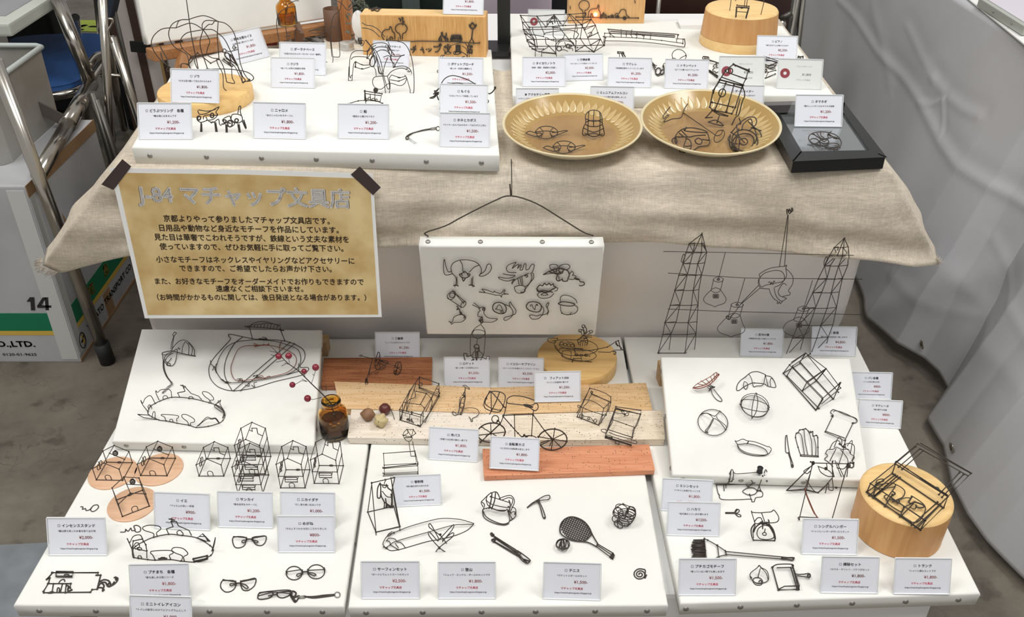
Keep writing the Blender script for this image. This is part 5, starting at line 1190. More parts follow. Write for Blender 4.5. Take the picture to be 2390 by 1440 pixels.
w('wire_surfboard', 'wire outline surfboard lying beside a folding wire stand on the middle canvas', 'wire model', 6, FLo, [
  ('board_outline', ['s|250,935,3 232,910,3 240,880,3 270,840,3 320,820,3 420,780,4 560,740,5 660,720,6 780,725,6 860,745,5 895,760,4 820,765,5 740,770,5 560,820,4 330,885,3 285,912,3 250,935,3', 's|250,935,0 290,955,0 345,948,0 395,935,0 550,890,0 630,875,0 740,850,0 840,810,0 895,760,2', '*|232,928,3 265,935,3', 'k|285,912,3 345,948,0']),
  ('board_pattern', ['s|255,885,3 275,865,3 315,868,3 330,885,3', 's|255,880,2 280,890,2 285,912,1', 's|320,900,2 330,915,1 345,935,0', 's|330,890,2 360,895,2 385,920,0 395,938,0', 's|300,815,3 275,830,3 262,850,3 285,840,3 312,818,3 312,832,3'])], r=.0008)
w('wire_board_stand', 'small X-shaped folding wire stand crossing the wire surfboard', 'wire model', 6, FLo, [
  ('stand_leg', ['s@640,960|600,990 640,935 738,855 738,825 665,880', 's@640,960|698,972 640,930 570,850 570,818 630,885']), ('stand_leg', ['s@660,900|700,908 650,845 570,785 580,762 640,870', 's@660,900|632,885 740,770 738,800 665,890']), ('hinge', ['*e@640,960|642,935,5,6', '*e@660,900|650,838,5,5'])], r=.0009)
w('wire_backpack', 'wire backpack with pockets and straps at the centre of the middle canvas', 'wire model', 7, FLo, [
  ('pack_body', ['s|110,380,2 150,450,1 240,500,1 310,520,1 360,510,1 380,480,1 365,400,6', 's|110,395,2 130,460,1 220,510,1 320,530,1 372,515,1', 's|150,370,4 180,360,12 270,390,10 330,392,10 355,375,10 360,400,8', 's|150,290,26 200,325,24 300,350,22 370,360,22', 's|115,350,10 100,320,18 100,300,22 130,270,30 160,240,34 200,212,38 250,208,38 280,260,30', 's|145,285,26 160,240,34 185,220,36', 'k|190,250,32 380,310,26', 's|110,385,3 130,370,6 180,360,10']),
  ('front_flap', ['*s|205,215,38 195,290,26 175,370,10', '*s|240,208,38 230,290,24 200,375,8', 's|185,215,38 250,205,38 285,270,30', 's|148,290,24 170,340,16 250,380,10 340,385,8']), ('shoulder_strap', ['s|285,265,30 340,245,32 390,240,32 420,270,26 425,310,20 400,370,10 380,410,4', 's|300,285,28 370,260,30 410,280,24 395,340,14', '*s|372,285,26 385,330,18 375,400,6']),
  ('side_pocket', ['s|380,410,8 430,400,8 440,440,3 405,475,1 375,490,1', 's|395,350,12 435,370,10 442,420,4', 's|100,300,20 130,330,14 115,385,4', '*s|365,380,10 395,420,4', 'k|365,400,6 405,470,1']), ('buckle', ['*|145,280,26 150,290,26', '*|275,265,30 295,285,28', '*|360,345,16 385,360,14', '*|430,410,6 432,430,4'])], r=.0009)
w('wire_pickaxe', 'tiny wire ice pick with a T-shaped head, right of the wire backpack', 'wire tool', 7, FLo, [('head', ['s|550,358,1 600,315,3 655,282,4 720,245,4 772,238,4 768,275,3 700,285,4 655,298,4 610,318,3 552,360,1']), ('handle', ['s|655,290,3 680,350,2 710,455,1 732,455,1 705,370,2 668,292,3', '*s|640,290,5 672,285,5 668,300,4 645,300,4', '*|710,460,1 733,458,1'])], r=.0010)
w('wire_trekking_poles', 'folded pair of wire trekking poles lying in front of the wire backpack', 'wire tool', 7, FLo, [('pole', ['*|225,650,2 440,795,2 550,905,1', '|210,630,2 440,775,2', '*|245,660,2 430,790,2']), ('pole', ['*|220,690,1 400,800,1 470,840,1', '|240,700,1 460,825,1 540,890,1']), ('grip', ['sc|440,780,3 490,805,3 575,870,3 578,890,3 555,908,3 500,880,3 455,820,3', 'sc|440,785,3 465,800,3 490,810,3 470,825,3', '*|520,870,3 575,888,3']), ('basket', ['*e|210,630,12,10', '*e|200,618,8,8', '*e|220,680,14,10', '*|200,675,2 225,700,2'])], r=.0011)
w('wire_ball', 'tiny round wire ball beside the racket head', 'wire ball', 7, FLo, [f'e|{905 + dx},{720 - abs(dx) * .1},{rx},{ry},{ro},{h}' for dx, rx, ry, ro, h in [(0, 66, 52, 10, 8), (0, 30, 56, 15, 6), (-25, 38, 46, 40, 6), (20, 46, 44, -30, 7), (0, 14, 56, 0, 6), (30, 20, 50, -20, 5), (-38, 20, 40, 30, 5)]] + ['*|900,775,1 915,770,1'], r=.0009)
rk = ['*sc|880,540,2 905,490,2 950,458,2 1000,450,2 1060,465,2 1120,500,2 1165,555,2 1185,610,2 1170,645,2 1120,685,2 1060,690,2 980,675,2 920,645,2 880,605,2']
def clipell(cx, cy, a, b_, ang, n, ph):
    out = []
    for k in range(n):
        o = (k + .5) / n * 2 - 1; L2 = math.sqrt(max(0, 1 - o * o)) * 1.0; ca, sa = math.cos(ang), math.sin(ang)
        p = []
        for s in (-L2, L2):
            u, v = (s, o) if ph else (o, s)
            x, y = u * a, v * b_; p.append((cx + x * ca - y * sa, cy + x * sa + y * ca))
        out.append(f'*|{p[0][0]:.0f},{p[0][1]:.0f},{2 + ph} {p[1][0]:.0f},{p[1][1]:.0f},{2 + ph}')
    return out
w('wire_racket', 'wire tennis racket with closely woven strings, right of centre on the middle canvas', 'wire racket', 7, FLo, [('racket_head', rk), ('strings', [q[1:] for q in clipell(1030, 572, 152, 108, R(25), 11, 1)]), ('strings', [q[1:] for q in clipell(1030, 572, 152, 108, R(25), 14, 0)]),
  ('throat', ['*s|1185,600,2 1210,650,2 1248,712,2', '*s|1090,690,2 1160,705,2 1235,742,2']), ('handle', ['*|1235,745,2 1250,715,2', '|1250,718,2 1405,810,2 1410,850,2', '|1238,745,2 1380,850,2', '|1245,730,2 1395,830,2', '*c|1370,850,1 1400,810,3 1412,825,2 1395,868,1', '*|1380,862,1 1408,820,2'])], r=.0009)
w('wire_whorl_ball', 'ball-shaped wire rose of nested rings near the right edge of the middle canvas', 'wire ornament', 7, FLo, ['k|1500,322,34 1568,350,30 1520,455,14', 'e|1455,525,48,28,35,2', 'e|1500,500,62,36,20,6', 'e|1520,478,72,40,15,10', 'e|1530,455,80,42,12,14', 'e|1535,435,86,42,8,18', 'e|1535,410,86,40,5,22', 'e|1450,410,50,50,10,22', 'e|1445,385,34,30,0,26', 'e|1490,375,70,44,30,26', 'e|1580,395,44,46,20,24', 'e|1575,420,50,48,10,20', 'e|1430,470,38,36,30,12', 's|1500,322,34 1460,340,32 1420,370,28 1410,410,22 1440,460,16', 's|1560,345,30 1610,370,26 1625,430,18 1590,500,8 1540,545,2', 'k|1440,490,8 1450,550,0', '*|1510,530,2 1525,545,1'], r=.0009)
w('wire_spiral', 'flat wire spiral coil at the lower right of the middle canvas', 'wire spiral', 7, FLo, ['s|' + ' '.join(f'{1668 + (8 + k * 1.62) * math.cos(k * .42 + 2.6):.0f},{1018 + (7 + k * 1.38) * math.sin(k * .42 + 2.6):.0f}' for k in range(38)) + ' 1715,1055 1733,1022'], r=.0011)
# ---- middle canvas, back part
TU = up2(4, 545, 745, 880, 548, FRd)
w('wire_tricycle', 'tilted wire tricycle with spoked wheels across the red-brown plank', 'wire model', 4, FRd, [
  ('wheel', ['*s|545,595,4 540,660,2 545,750,0 562,748,0 566,660,2 558,595,4 545,595,4', '|552,600,3 552,745,1']), ('wheel', ['*s@880,548|870,470 880,430 905,408 930,410 945,440 942,490 920,535 885,550 862,530 865,490', '@880,548|905,408 885,548', '@880,548|866,440 944,500', '@880,548|945,440 862,520', '@880,548|858,470 950,468', '@880,548|925,408 870,545']),
  ('wheel', ['*s@680,480|648,400 670,340 683,300 700,310 705,360 690,420 660,450 640,430', '@680,480|650,420 705,330', '@680,480|640,390 700,380', '@680,480|655,360 690,430']),
  ('frame', ['s|580,550,4 620,370,22', 's|558,595,3 605,430,18 622,372,24', 's|580,548,5 700,480,8 760,440,10 800,420,10', 's|470,335,26 500,328,26 495,345,26 475,342,26', 's|495,335,26 560,355,22 700,385,14 800,430,8 900,462,4', 's|645,540,4 675,530,4 685,515,5', 's|700,385,14 790,398,14 792,415,14 740,410,14 700,400,14', 's|700,420,8 740,440,8 765,440,8 760,465,6 700,490,4 660,480,3 650,440,6']),
  ('pedal', ['k|690,385,14 750,410,12', 's|710,420,10 700,450,8 720,470,6'])], r=.0007)
w('wire_van', 'open wire model van on the tan plank with handwriting wire at its front', 'wire model', 4, FPl, [
  ('chassis', ['k|930,1055,0 1155,1130,0 1280,945,0 1370,790,0', 'k|930,1055,0 1040,730,0 1145,580,22 1145,700,6', 'k|1210,1080,4 1275,945,6 1290,905,6 1375,755,6']),
  ('body_frame', ['k|925,940,16 1165,1000,18 1280,810,20 1365,650,24 1148,575,24 1035,735,20 925,940,16', 'k|925,940,16 930,1050,2', 'k|1165,1000,18 1155,1130,2', 'k|1148,575,24 1148,700,6 1360,790,4', 'k|1365,650,24 1368,790,4', 'k|1145,690,8 1365,770,8', '|970,860,16 1160,885,12', 'k|1110,735,12 1225,760,12 1160,880,10 1200,920,8', '|1225,760,12 1275,810,18', 's|1090,720,12 1100,800,8 1020,840,8 1000,960,6', '|1100,640,20 965,860,14', '|1110,650,18 1000,960,4', 's|1280,810,18 1290,860,10 1265,940,4', '|1190,970,10 1185,1090,0', '|1300,780,16 1220,960,6', '|960,870,16 950,1040,2']),
  ('windscreen', ['k|925,940,16 1165,1000,18', '|925,960,12 1160,1025,12', '*k|1060,970,14 1060,990,12', '|1170,1005,16 1200,1020,8']), ('wheel', ['s|1145,640,14 1170,640,14 1180,665,12 1150,675,12 1130,660,12']), ('wheel', ['s|1340,710,12 1360,715,12 1360,745,8 1335,740,8']), ('wheel', ['s|930,1020,6 945,1030,4 940,1055,0']),
  ('headlamp', ['*k|1010,1050,4 1030,1050,4', 's|1005,1055,2 1020,1040,6 1040,1065,2', 's|1040,1000,8 1035,1070,2 1055,1045,4 1060,1080,1', 's|1060,1040,6 1070,1080,1 1085,1090,1', '*|1125,1110,2 1160,1125,2'])], r=.0008)
w('wire_scooter', 'small wire scooter with a curved tail on the tan plank', 'wire model', 4, FPl, [('scooter_body', ['*s|1660,705,26 1655,740,22 1640,760,20 1645,800,16 1625,810,16 1610,850,12 1600,900,8 1590,950,4 1575,1000,0', '*s|1655,745,22 1660,800,18 1650,860,10 1640,920,6 1610,1000,0', 's|1600,870,14 1640,870,14 1640,910,8 1595,910,8 1600,870,14', '*s|1620,780,20 1650,780,20 1650,805,16', '*s|1590,990,0 1615,995,0 1605,970,2', 's|1605,800,18 1595,900,8 1625,930,6 1650,910,6']),
  ('handlebar', ['s|1630,672,30 1665,670,30 1705,705,28 1700,712,28 1640,680,30', '|1665,690,29 1658,735,24']), ('mudguard', ['s|1510,970,2 1530,1000,0 1555,1005,0 1560,985,2 1530,965,3 1510,970,2']), ('tail', ['s|1620,960,2 1650,930,4 1720,920,8 1790,935,8 1815,980,5 1790,1015,2 1740,1040,1 1742,1070,0 1725,1072,0 1720,1045,1 1700,1020,2'])], r=.0008)
BI = up2(5, 290, 960, 1035, 1048, Flat(ZL + .0135))
w('wire_bicycle', 'large wire bicycle with a front basket standing on the planks', 'wire bicycle', 5, BI, [
  ('wheel', ['*e|332,845,162,112,-6', 'k|220,780 440,915', 'k|325,735 332,950', 'k|185,875 495,838', 'k|205,958 435,738', '|268,885 330,855']), ('wheel', ['*e|1043,925,168,122,-2', 'k|1070,798 1028,1045', 'k|950,820 1145,1020', 'k|875,892 1210,948', 'k|905,990 1180,855', '|1000,930 905,965', '|1043,925 1010,1000']),
  ('frame', ['sk|470,658 560,760 640,850 690,900', 'k|470,645 600,640 815,632', 'k|815,640 800,880', 'k|820,640 950,820 1040,925', 's|470,658 435,738 320,855', 's|600,645 603,800 606,930', 's|800,880 850,900 890,960 905,990', '|730,885 800,880', 's|740,900 770,880 800,885']),
  ('fork', ['s|510,490 500,560 480,640 470,660', '*|465,650 475,665', 's|435,738 410,700 395,715']), ('bell', ['e|378,688,40,42']), ('handlebar', ['s|510,490,0 520,450,4 570,420,8 630,418,8 720,430,10 830,468,14', 's|510,490,0 530,505,-4 620,515,-8 700,525,-10 770,540,-12']), ('saddle', ['sc|705,520 740,518 800,525 840,508 870,515 875,560 845,590 815,580 780,555 730,540', 's|715,525 800,540 812,552 760,545', '|822,590 815,640']),
  ('pedal', ['*k|690,900 715,875 738,895 712,915 690,900', '|738,895 770,925', '*|740,885 775,880']), ('basket', ['sc|330,370,-8 430,372,-8 490,410,-8 488,480,-8 460,560,-8 425,605,-8 350,600,-8 260,560,-8 248,500,-8 275,430,-8', 'sc|330,370,-20 300,390,-24 262,480,-26 270,520,-26 330,560,-24 430,585,-18 460,560,-10 460,520,-8', '|330,372,-10 332,600,-20', '|428,375,-8 390,480,-8 330,600,-16', '*|275,450,-12 285,450,-12', '*s|460,520,-4 475,540,-2 500,560,0', '|330,595,-14 315,630,-10'])], r=.0010, org=None)
w('wire_van', 'small wire van with round headlamps, left of the two at the planks right end', 'wire model', 5, FPl, [
  ('body_frame', ['k|1330,660,0 1580,758,0 1610,720,2 1625,640,14', 's|1475,330,22 1560,350,26 1660,390,26 1720,430,22', 'k|1475,330,22 1330,660,2', 'k|1330,615,10 1370,540,18 1475,335,22', 'k|1720,430,22 1720,490,14 1640,560,18 1620,635,12 1580,755,0', 's|1395,460,20 1480,470,22 1560,505,22 1640,565,18', 'k|1375,545,16 1500,600,16 1620,635,14', 's|1500,400,18 1470,450,14 1450,495,10 1395,560,10 1380,690,0', '*k|1500,395,18 1715,490,14', '|1510,405,16 1700,480,12', 's|1690,490,12 1690,560,8 1660,640,6 1620,700,2 1600,735,0', 's|1375,640,8 1420,655,10 1480,665,8 1520,715,4', 's|1720,450,18 1715,520,10 1690,600,6']),
  ('headlamp', ['e|1378,650,20,26,0,4']), ('headlamp', ['e|1540,708,18,22,0,4']), ('badge', ['e|1462,682,12,12,0,4']), ('mirror', ['s|1375,545,16 1340,525,18 1340,550,18 1375,550,16']), ('mirror', ['s|1620,635,14 1665,630,14 1665,648,14 1625,645,12']), ('wheel', ['*s|1490,360,14 1510,375,12 1495,390,12 1485,370,14'])], r=.0008)
w('wire_van', 'small boxy wire van, rightmost on the planks, lying tilted', 'wire model', 5, FPl, [
  ('body_frame', ['k|1660,890,2 1950,985,0 1970,900,10 1690,810,12', 'k|1660,890,2 1665,850,8 1780,545,22 2070,585,24 2065,630,22 2000,790,16 1970,900,10', '*k|1780,545,22 1780,570,18 2065,630,20', 'k|1780,570,18 1690,810,10', 'k|1730,690,16 1900,750,16 2000,785,14', 'k|1755,610,18 1890,630,18', 's|2065,640,16 2025,760,8 1985,800,6 1965,930,0', 's|1790,560,22 1900,590,22 2050,625,22', '|1670,870,6 1950,960,6', '*k|1660,905,0 1950,990,0', 's|1750,640,12 1740,720,8 1700,790,6 1670,850,2', 's|1700,840,10 1800,880,10 1960,920,8']),
  ('headlamp', ['s|1880,640,16 1850,610,18 1840,595,18 1870,600,18 1885,640,16 1905,615,18 1925,620,18 1920,645,16 1885,650,16 1875,660,16']), ('plate', ['k|1770,935,2 1775,968,0 1815,978,0 1820,950,2']), ('mirror', ['s|1660,850,12 1615,830,14 1612,810,14 1650,805,14 1670,820,12']), ('mirror', ['s|1950,960,8 2010,975,10 2025,960,10 2010,940,10 1975,935,10']), ('wheel', ['*k|1665,890,0 1730,905,0']), ('wheel', ['*k|1910,975,0 1955,990,0'])], r=.0008)
w('wire_rocket', 'upright wire rocket with an astronaut figure behind the ロケット card', 'wire model', 11, Up(FLo.at(1113, 872), -R(22)), [
  ('hull', ['s|655,1068 600,1110 572,1170 568,1290 575,1330 600,1375 625,1440', 's|655,1068 690,1120 692,1180 685,1290 672,1340 650,1375 625,1440', 's|585,1150 600,1120 640,1115 680,1125 690,1145 670,1175 630,1188 595,1172 585,1150', 's|580,1340 600,1300 630,1295 665,1310 672,1340 640,1350 600,1348 580,1340', '|628,1188 622,1240']),
  ('fin', ['*s|575,1330 540,1340 540,1320 512,1318 530,1395 540,1440', '*|600,1365 560,1375 550,1395']), ('fin', ['s|672,1345 700,1360 705,1340 728,1345 722,1398 718,1440', '|650,1370 690,1395']), ('astronaut', ['*s|598,1250 620,1238 640,1250 630,1275 605,1270 598,1250', '*s|610,1270 610,1300 630,1310 640,1260 645,1300', '*s|612,1310 620,1380 628,1300 635,1350', 's|600,1245 605,1260 635,1270'])], r=.0008)
class Shallow:
    def __init__(s, f, k): s.f, s.k = f, k
    def at(s, x, y, h=0): return s.f.at(x, y, h * s.k)
w('wire_submarine', 'wire model submarine with round portholes and curved funnels on the round disc', 'wire model', 11, Shallow(Up(FD2.at(*px_(11, 1450, 1386)), -R(18)), -.12), [
  ('hull', ['sc|1280,1210,22 1360,1200,28 1450,1200,30 1540,1205,28 1610,1230,22 1640,1275,14 1600,1310,8 1500,1330,4 1400,1330,4 1330,1310,6 1285,1270,14', 's|1285,1250,10 1320,1310,3 1380,1350,1 1480,1375,0 1560,1375,0 1615,1350,1 1620,1320,3 1560,1290,6 1440,1275,8 1330,1270,8 1310,1300,3', 's|1325,1215,26 1320,1250,20 1400,1280,18 1500,1290,16 1600,1285,12', 's|1330,1330,1 1400,1365,0 1590,1385,0']),
  ('bow_ring', ['s|1300,1190,24 1260,1185,24 1220,1190,22 1222,1210,20 1260,1225,18 1285,1220,20 1280,1205,22 1255,1210,20', 's|1300,1180,26 1302,1200,24']), ('porthole', ['e|1335,1230,14,14,0,22']), ('porthole', ['e|1365,1240,14,13,0,22']), ('porthole', ['e|1395,1245,14,13,0,22']), ('porthole', ['e|1425,1250,14,13,0,20']), ('porthole', ['e|1460,1325,12,10,0,6']), ('porthole', ['e|1500,1330,12,10,0,6']), ('porthole', ['e|1540,1328,12,10,0,6']),
  ('deck_rail', ['k|1440,1275,16 1448,1300,10 1448,1325,6 1570,1335,6', '|1445,1270,16 1510,1275,16 1512,1295,12', 's|1340,1345,4 1345,1295,8 1400,1290,10 1415,1310,8 1410,1360,2', 'k|1425,1385,0 1435,1355,2 1500,1355,3 1505,1378,0 1425,1370,0', 's|1400,1220,28 1380,1215,28 1440,1235,26 1440,1290,14']), ('cabin', ['*s|1480,1240,28 1470,1200,32 1500,1185,36 1540,1185,36 1555,1210,32 1545,1245,26', '|1490,1250,26 1500,1205,34', '|1510,1250,26 1515,1205,34', '|1530,1250,26 1535,1205,34', 's|1475,1225,30 1510,1210,32 1550,1225,30', '*s|1490,1185,38 1515,1165,42 1545,1180,38 1520,1195,36']),
  ('funnel', ['*s|1520,1170,42 1525,1130,52 1510,1090,62', '*s|1512,1170,42 1545,1120,54 1525,1075,64', 'e|1518,1085,14,12,0,62']), ('funnel', ['s|1510,1170,42 1500,1140,50 1485,1120,54', 's|1520,1165,42 1520,1130,52 1505,1110,56', 'e|1490,1122,14,12,0,54']), ('funnel', ['s|1530,1170,42 1545,1140,50 1575,1120,54', 's|1535,1175,42 1560,1150,48 1590,1140,50', 'e|1582,1130,14,10,0,52']), ('funnel', ['s|1540,1185,40 1570,1175,42 1590,1178,40', 's|1545,1175,40 1570,1158,44 1588,1165,42']),
  ('propeller', ['k|1600,1285,10 1720,1260,12 1790,1215,22 1812,1205,24 1832,1275,14 1858,1285,12', '|1640,1300,8 1740,1305,6 1780,1285,8 1855,1285,10', '*s|1790,1215,22 1805,1250,18 1790,1230,20 1840,1270,14', '*s|1765,1300,6 1790,1300,4 1785,1320,2 1770,1315,3'])], r=.0008)
# ---- wire animals pinned on the hung canvas
GA = 'wire animal brooches on the hung canvas'
def ani(label, L_, cat_='wire brooch', name='wire_brooch', gr=GA, r=.00085): 
    return wire(name, label, cat_, 11, HP, L_, gr, r)
HPo = HP
ani('wire bird with two long raised tails looking backwards, top left on the hung canvas', [('body', ['s|410,620,3 405,590,3 430,550,3 490,528,3 560,530,3 620,550,3 655,590,3 660,630,3 640,660,3', 's|410,620,3 415,640,3 440,665,3', 's|480,528,3 500,570,3 505,620,3 520,640,3', 's|645,570,3 600,590,3 560,630,3']), ('tail', ['s|410,625,3 380,625,3 360,570,3 350,525,3 343,560,3 345,630,3 365,655,3 415,645,3']), ('tail', ['s|640,660,3 670,665,3 720,640,3 745,600,3 735,565,3 710,570,3 690,620,3 650,650,3']),
   ('head', ['*s|475,650,4 500,640,4 520,625,4 540,640,4 565,650,4 550,670,4 520,680,4 490,670,4 475,650,4', '*s|500,680,4 510,705,4 525,685,4', '*|495,650,5 500,660,5', '*|545,650,5 550,660,5']), ('leg', ['s|440,665,3 450,700,3 445,745,3', 's|455,670,3 458,740,3', '*s|425,745,3 445,738,3 468,748,3', '|440,738,3 438,755,3']), ('leg', ['s|590,670,3 585,745,3', 's|580,680,3 575,745,3', '*s|555,740,3 580,738,3 603,750,3', '|585,740,3 590,757,3'])])
ani('wire horned head with a comb and a cup, top middle of the hung canvas', ['s|955,635,3 890,630,3 870,600,3 890,570,3 940,550,3 950,552,3 920,598,3 960,570,3 975,570,3 965,600,3 990,570,3 995,580,3 985,610,3 1005,610,3 1020,565,3 1035,565,3 1035,610,3 1060,605,3', 's|1060,605,3 1080,570,3 1100,565,3 1105,580,3 1090,630,3 1075,640,3', 's|840,645,3 900,655,3 945,660,3 900,680,3 850,680,3 805,672,3 820,690,3 880,705,3 940,690,3 920,710,3 918,730,3 935,705,3 970,680,3 1060,640,3', 's|1095,640,3 1100,680,3 1070,720,3 1040,760,3 1020,780,3', 's|1075,640,3 1085,680,3 1060,730,3 1025,755,3', '|965,680,3 980,745,3', '|985,680,3 1000,745,3', '|1000,670,3 1010,740,3', 's|950,750,3 980,742,3 1020,748,3 1030,770,3 1020,800,3 980,808,3 950,795,3 938,760,3 950,750,3', '*s|1025,665,4 1040,655,4 1050,665,4 1035,675,4', '*s|990,800,3 1015,800,3 1028,785,3'])
ani('wire long-nosed mouse with round ears and curly tail, top right of the hung canvas', [('ear', ['sc|1235,575,3 1260,565,3 1295,570,3 1305,595,3 1285,610,3 1245,605,3']), ('ear', ['sc|1315,590,3 1340,568,3 1385,565,3 1405,585,3 1390,605,3 1350,610,3']), ('head', ['*s|1180,652,3 1230,625,3 1300,600,3 1340,600,3 1390,620,3', 's|1180,652,3 1260,640,3 1300,650,3 1340,640,3 1350,620,3', '*s|1225,628,3 1290,640,3 1330,635,3', '*e|1330,615,20,16,0,4', '*e|1280,615,16,12,0,4']),
   ('body', ['*s|1300,655,3 1290,690,3 1310,705,3 1340,690,3 1345,705,3 1380,705,3 1390,680,3 1400,650,3 1390,625,3', 's|1400,650,3 1420,625,3 1435,640,3 1425,660,3', 's|1395,690,3 1440,690,3 1455,665,3 1430,655,3', 's|1310,660,3 1315,700,3']), ('tail', ['*s|1440,680,3 1480,690,3 1490,710,3 1520,715,3 1525,735,3 1500,745,3 1482,742,3', '*s|1450,690,3 1480,695,3'])])
ani('small wire shark under the horned head on the hung canvas', ['s|640,795,3 690,800,3 665,775,3 700,778,3 760,800,3 770,790,3 785,800,3 825,808,3 850,780,3 860,785,3 850,808,3 890,815,3 870,815,3 835,820,3 830,840,3 815,825,3 780,825,3 765,820,3 700,805,3 640,798,3'])
ani('small spiky-haired wire head at the right of the hung canvas centre', ['*s|1125,770,3 1150,740,3 1175,745,3 1190,725,3 1210,738,3 1230,725,3 1245,740,3 1265,730,3 1270,750,3 1285,755,3 1270,770,3 1255,775,3', '*s|1125,770,3 1145,790,3 1180,785,3 1230,790,3 1265,770,3', 's|1285,760,3 1302,765,3 1295,785,3 1275,790,3', 's|1130,820,3 1150,845,3 1190,850,3 1240,840,3 1270,810,3', '*s|1150,800,3 1170,795,3 1200,800,3 1240,795,3 1260,800,3', 's|1160,820,3 1190,805,3 1220,820,3 1190,825,3 1160,820,3', 's|1125,770,3 1130,790,3 1145,800,3 1130,820,3'])
ani('wire can with a swirling chain and a fish below, left side of the hung canvas', [('can', ['k|418,790,3 525,880,3', 'k|380,850,3 490,925,3', 'k|440,810,3 510,890,3', 'sc|380,850,3 375,825,3 400,800,3 420,790,3 440,800,3 440,830,3 420,855,3 395,860,3', 'e|415,825,22,20,0,3', 'sc|525,880,3 530,900,3 510,925,3 490,925,3 490,905,3 500,885,3']), ('chain', ['*s|455,915,3 465,930,3 455,945,3 475,940,3 480,965,3', '*s|480,965,3 495,975,3 480,985,3 500,985,3']), ('fish', ['s|385,1045,3 415,1050,3 430,1010,3 470,990,3 510,990,3 530,1010,3 520,1030,3 490,1050,3 430,1055,3 410,1068,3 400,1050,3 385,1045,3', '*s|480,970,3 500,985,3 520,1000,3', 'e|518,1012,5,5,0,3'])])
ani('wire slug-bodied creature with two feelers above the wire rocket', ['|585,905,3 645,935,3', '|598,888,3 648,930,3', 's|645,935,3 665,925,3 690,932,3 690,950,3 680,965,3 690,990,3 720,1015,3 795,1025,3 750,1050,3 690,1050,3 650,1045,3 640,1035,3 660,1010,3 632,1000,3 635,970,3 650,955,3 640,940,3', '*e|680,942,10,8,0,3', '*s|650,1045,3 660,1060,3 675,1045,3 660,1030,3 648,1040,3', '*s|665,1005,3 670,1030,3 650,1040,3'])
ani('curled wire monkey with its face turned left, left one of a pair', ['*sc|755,930,3 770,895,3 810,885,3 850,900,3 870,935,3 860,970,3 820,980,3 770,960,3', 's|790,925,4 810,905,4 830,925,4 845,970,4 820,965,4 835,955,4 800,945,4 780,940,4 795,930,4', 's|850,900,3 900,920,3 925,960,3 925,990,3', 's|925,990,3 910,1010,3 870,1035,3 850,1030,3 860,1010,3 900,1000,3 935,985,3', 's|905,930,3 895,895,3 905,882,3 915,900,3 950,950,3 945,980,3 925,990,3'])
ani('curled wire monkey with its face turned left, right one of a pair', ['*sc|1038,920,3 1060,885,3 1110,880,3 1150,895,3 1165,925,3 1150,960,3 1110,965,3 1060,950,3', 's|1080,920,4 1070,910,4 1085,905,4 1095,930,4 1110,945,4 1115,920,4 1125,900,4 1135,910,4 1120,905,4', 's|1150,895,3 1180,930,3 1185,960,3 1170,990,3 1140,1020,3 1090,1025,3 1065,1000,3 1080,990,3 1130,998,3 1150,990,3 1175,995,3', 's|1170,990,3 1210,980,3 1222,950,3 1205,915,3 1215,892,3 1228,892,3 1215,930,3 1225,960,3 1215,990,3'])
ani('plain wire cap shape hanging at the right edge of the hung canvas', ['s|1325,885,3 1325,845,3 1350,825,3 1400,830,3 1450,860,3 1465,890,3', '*s|1305,895,3 1340,880,3 1400,885,3 1445,900,3 1420,915,3 1360,912,3 1310,900,3', 's|1325,912,3 1330,960,3 1360,985,3 1420,985,3 1460,965,3 1470,930,3 1440,905,3', 's|1330,975,3 1390,990,3 1420,970,3'], 'wire brooch')
# ---- pylons, bulbs, monkey hook
GP2 = 'wire pylons on the back of the lower right canvas'
def pylon(label, cx0, rows, dxs):
    """rows: (y, xl, xr, xm, xm2) front-left, front-right and rear pair at joint levels"""
    t = thing('wire_pylon', label, 'wire pylon', UPY.co + Vector((0, 0, 0)), 0, GP2); o0 = t.location.copy()
    L_ = []; L_.append('k|' + ' '.join(f'{a},{y},0' for y, a, b_, c, d in rows)); L_.append('k|' + ' '.join(f'{b_},{y},30' if 0 else f'{b_},{y},0' for y, a, b_, c, d in rows))
    L_.append('|' + ' '.join(f'{c},{y - 8},14' for y, a, b_, c, d in rows)); L_.append('|' + ' '.join(f'{d},{y - 8},14' for y, a, b_, c, d in rows))
    b = B(); strokes(b, 12, UPY, L_, .0008, o0); b.done('mast', M['wire'], t)
    Q = []
    for i, (y, a, b_, c, d) in enumerate(rows):
        Q.append(f'k|{a},{y},0 {b_},{y},0'); Q.append(f'|{a},{y},0 {c},{y - 8},14'); Q.append(f'|{b_},{y},0 {d},{y - 8},14'); 
        if i < len(rows) - 1:
            y2, a2, b2, c2, d2 = rows[i + 1]; Q.append(f'|{c},{y - 8},14 {a2},{y2},0' if i % 2 else f'|{a},{y},0 {c2},{y2 - 8},14'); Q.append(f'|{d},{y - 8},14 {b2},{y2},0' if i % 2 else f'|{b_},{y},0 {d2},{y2 - 8},14')
    b = B(); strokes(b, 12, UPY, Q, .0007, o0); b.done('bracing', M['wire'], t); return t, o0
UPY = Up(FLo.at(*px_(12, 400, 1315)), -R(24))
UPZ = UPY
t, o0 = pylon('left one of the two tall wire pylons', 0, [(1310, 345, 570, 435, 650), (1155, 385, 590, 455, 665), (1055, 403, 598, 498, 672), (910, 448, 625, 530, 682), (785, 486, 640, 562, 688), (658, 520, 662, 592, 712), (560, 555, 678, 617, 738), (468, 580, 710, 640, 755), (392, 607, 712, 655, 722)], 0)
b = B(); strokes(b, 12, UPY, ['|607,392 715,308 712,395', '|715,308 752,460', '|715,308 640,475', '*|712,308 718,300', 's|540,545 545,515 560,480 570,495 555,540 545,550'], .0008, o0); b.done('pylon_tip', M['wire'], t)
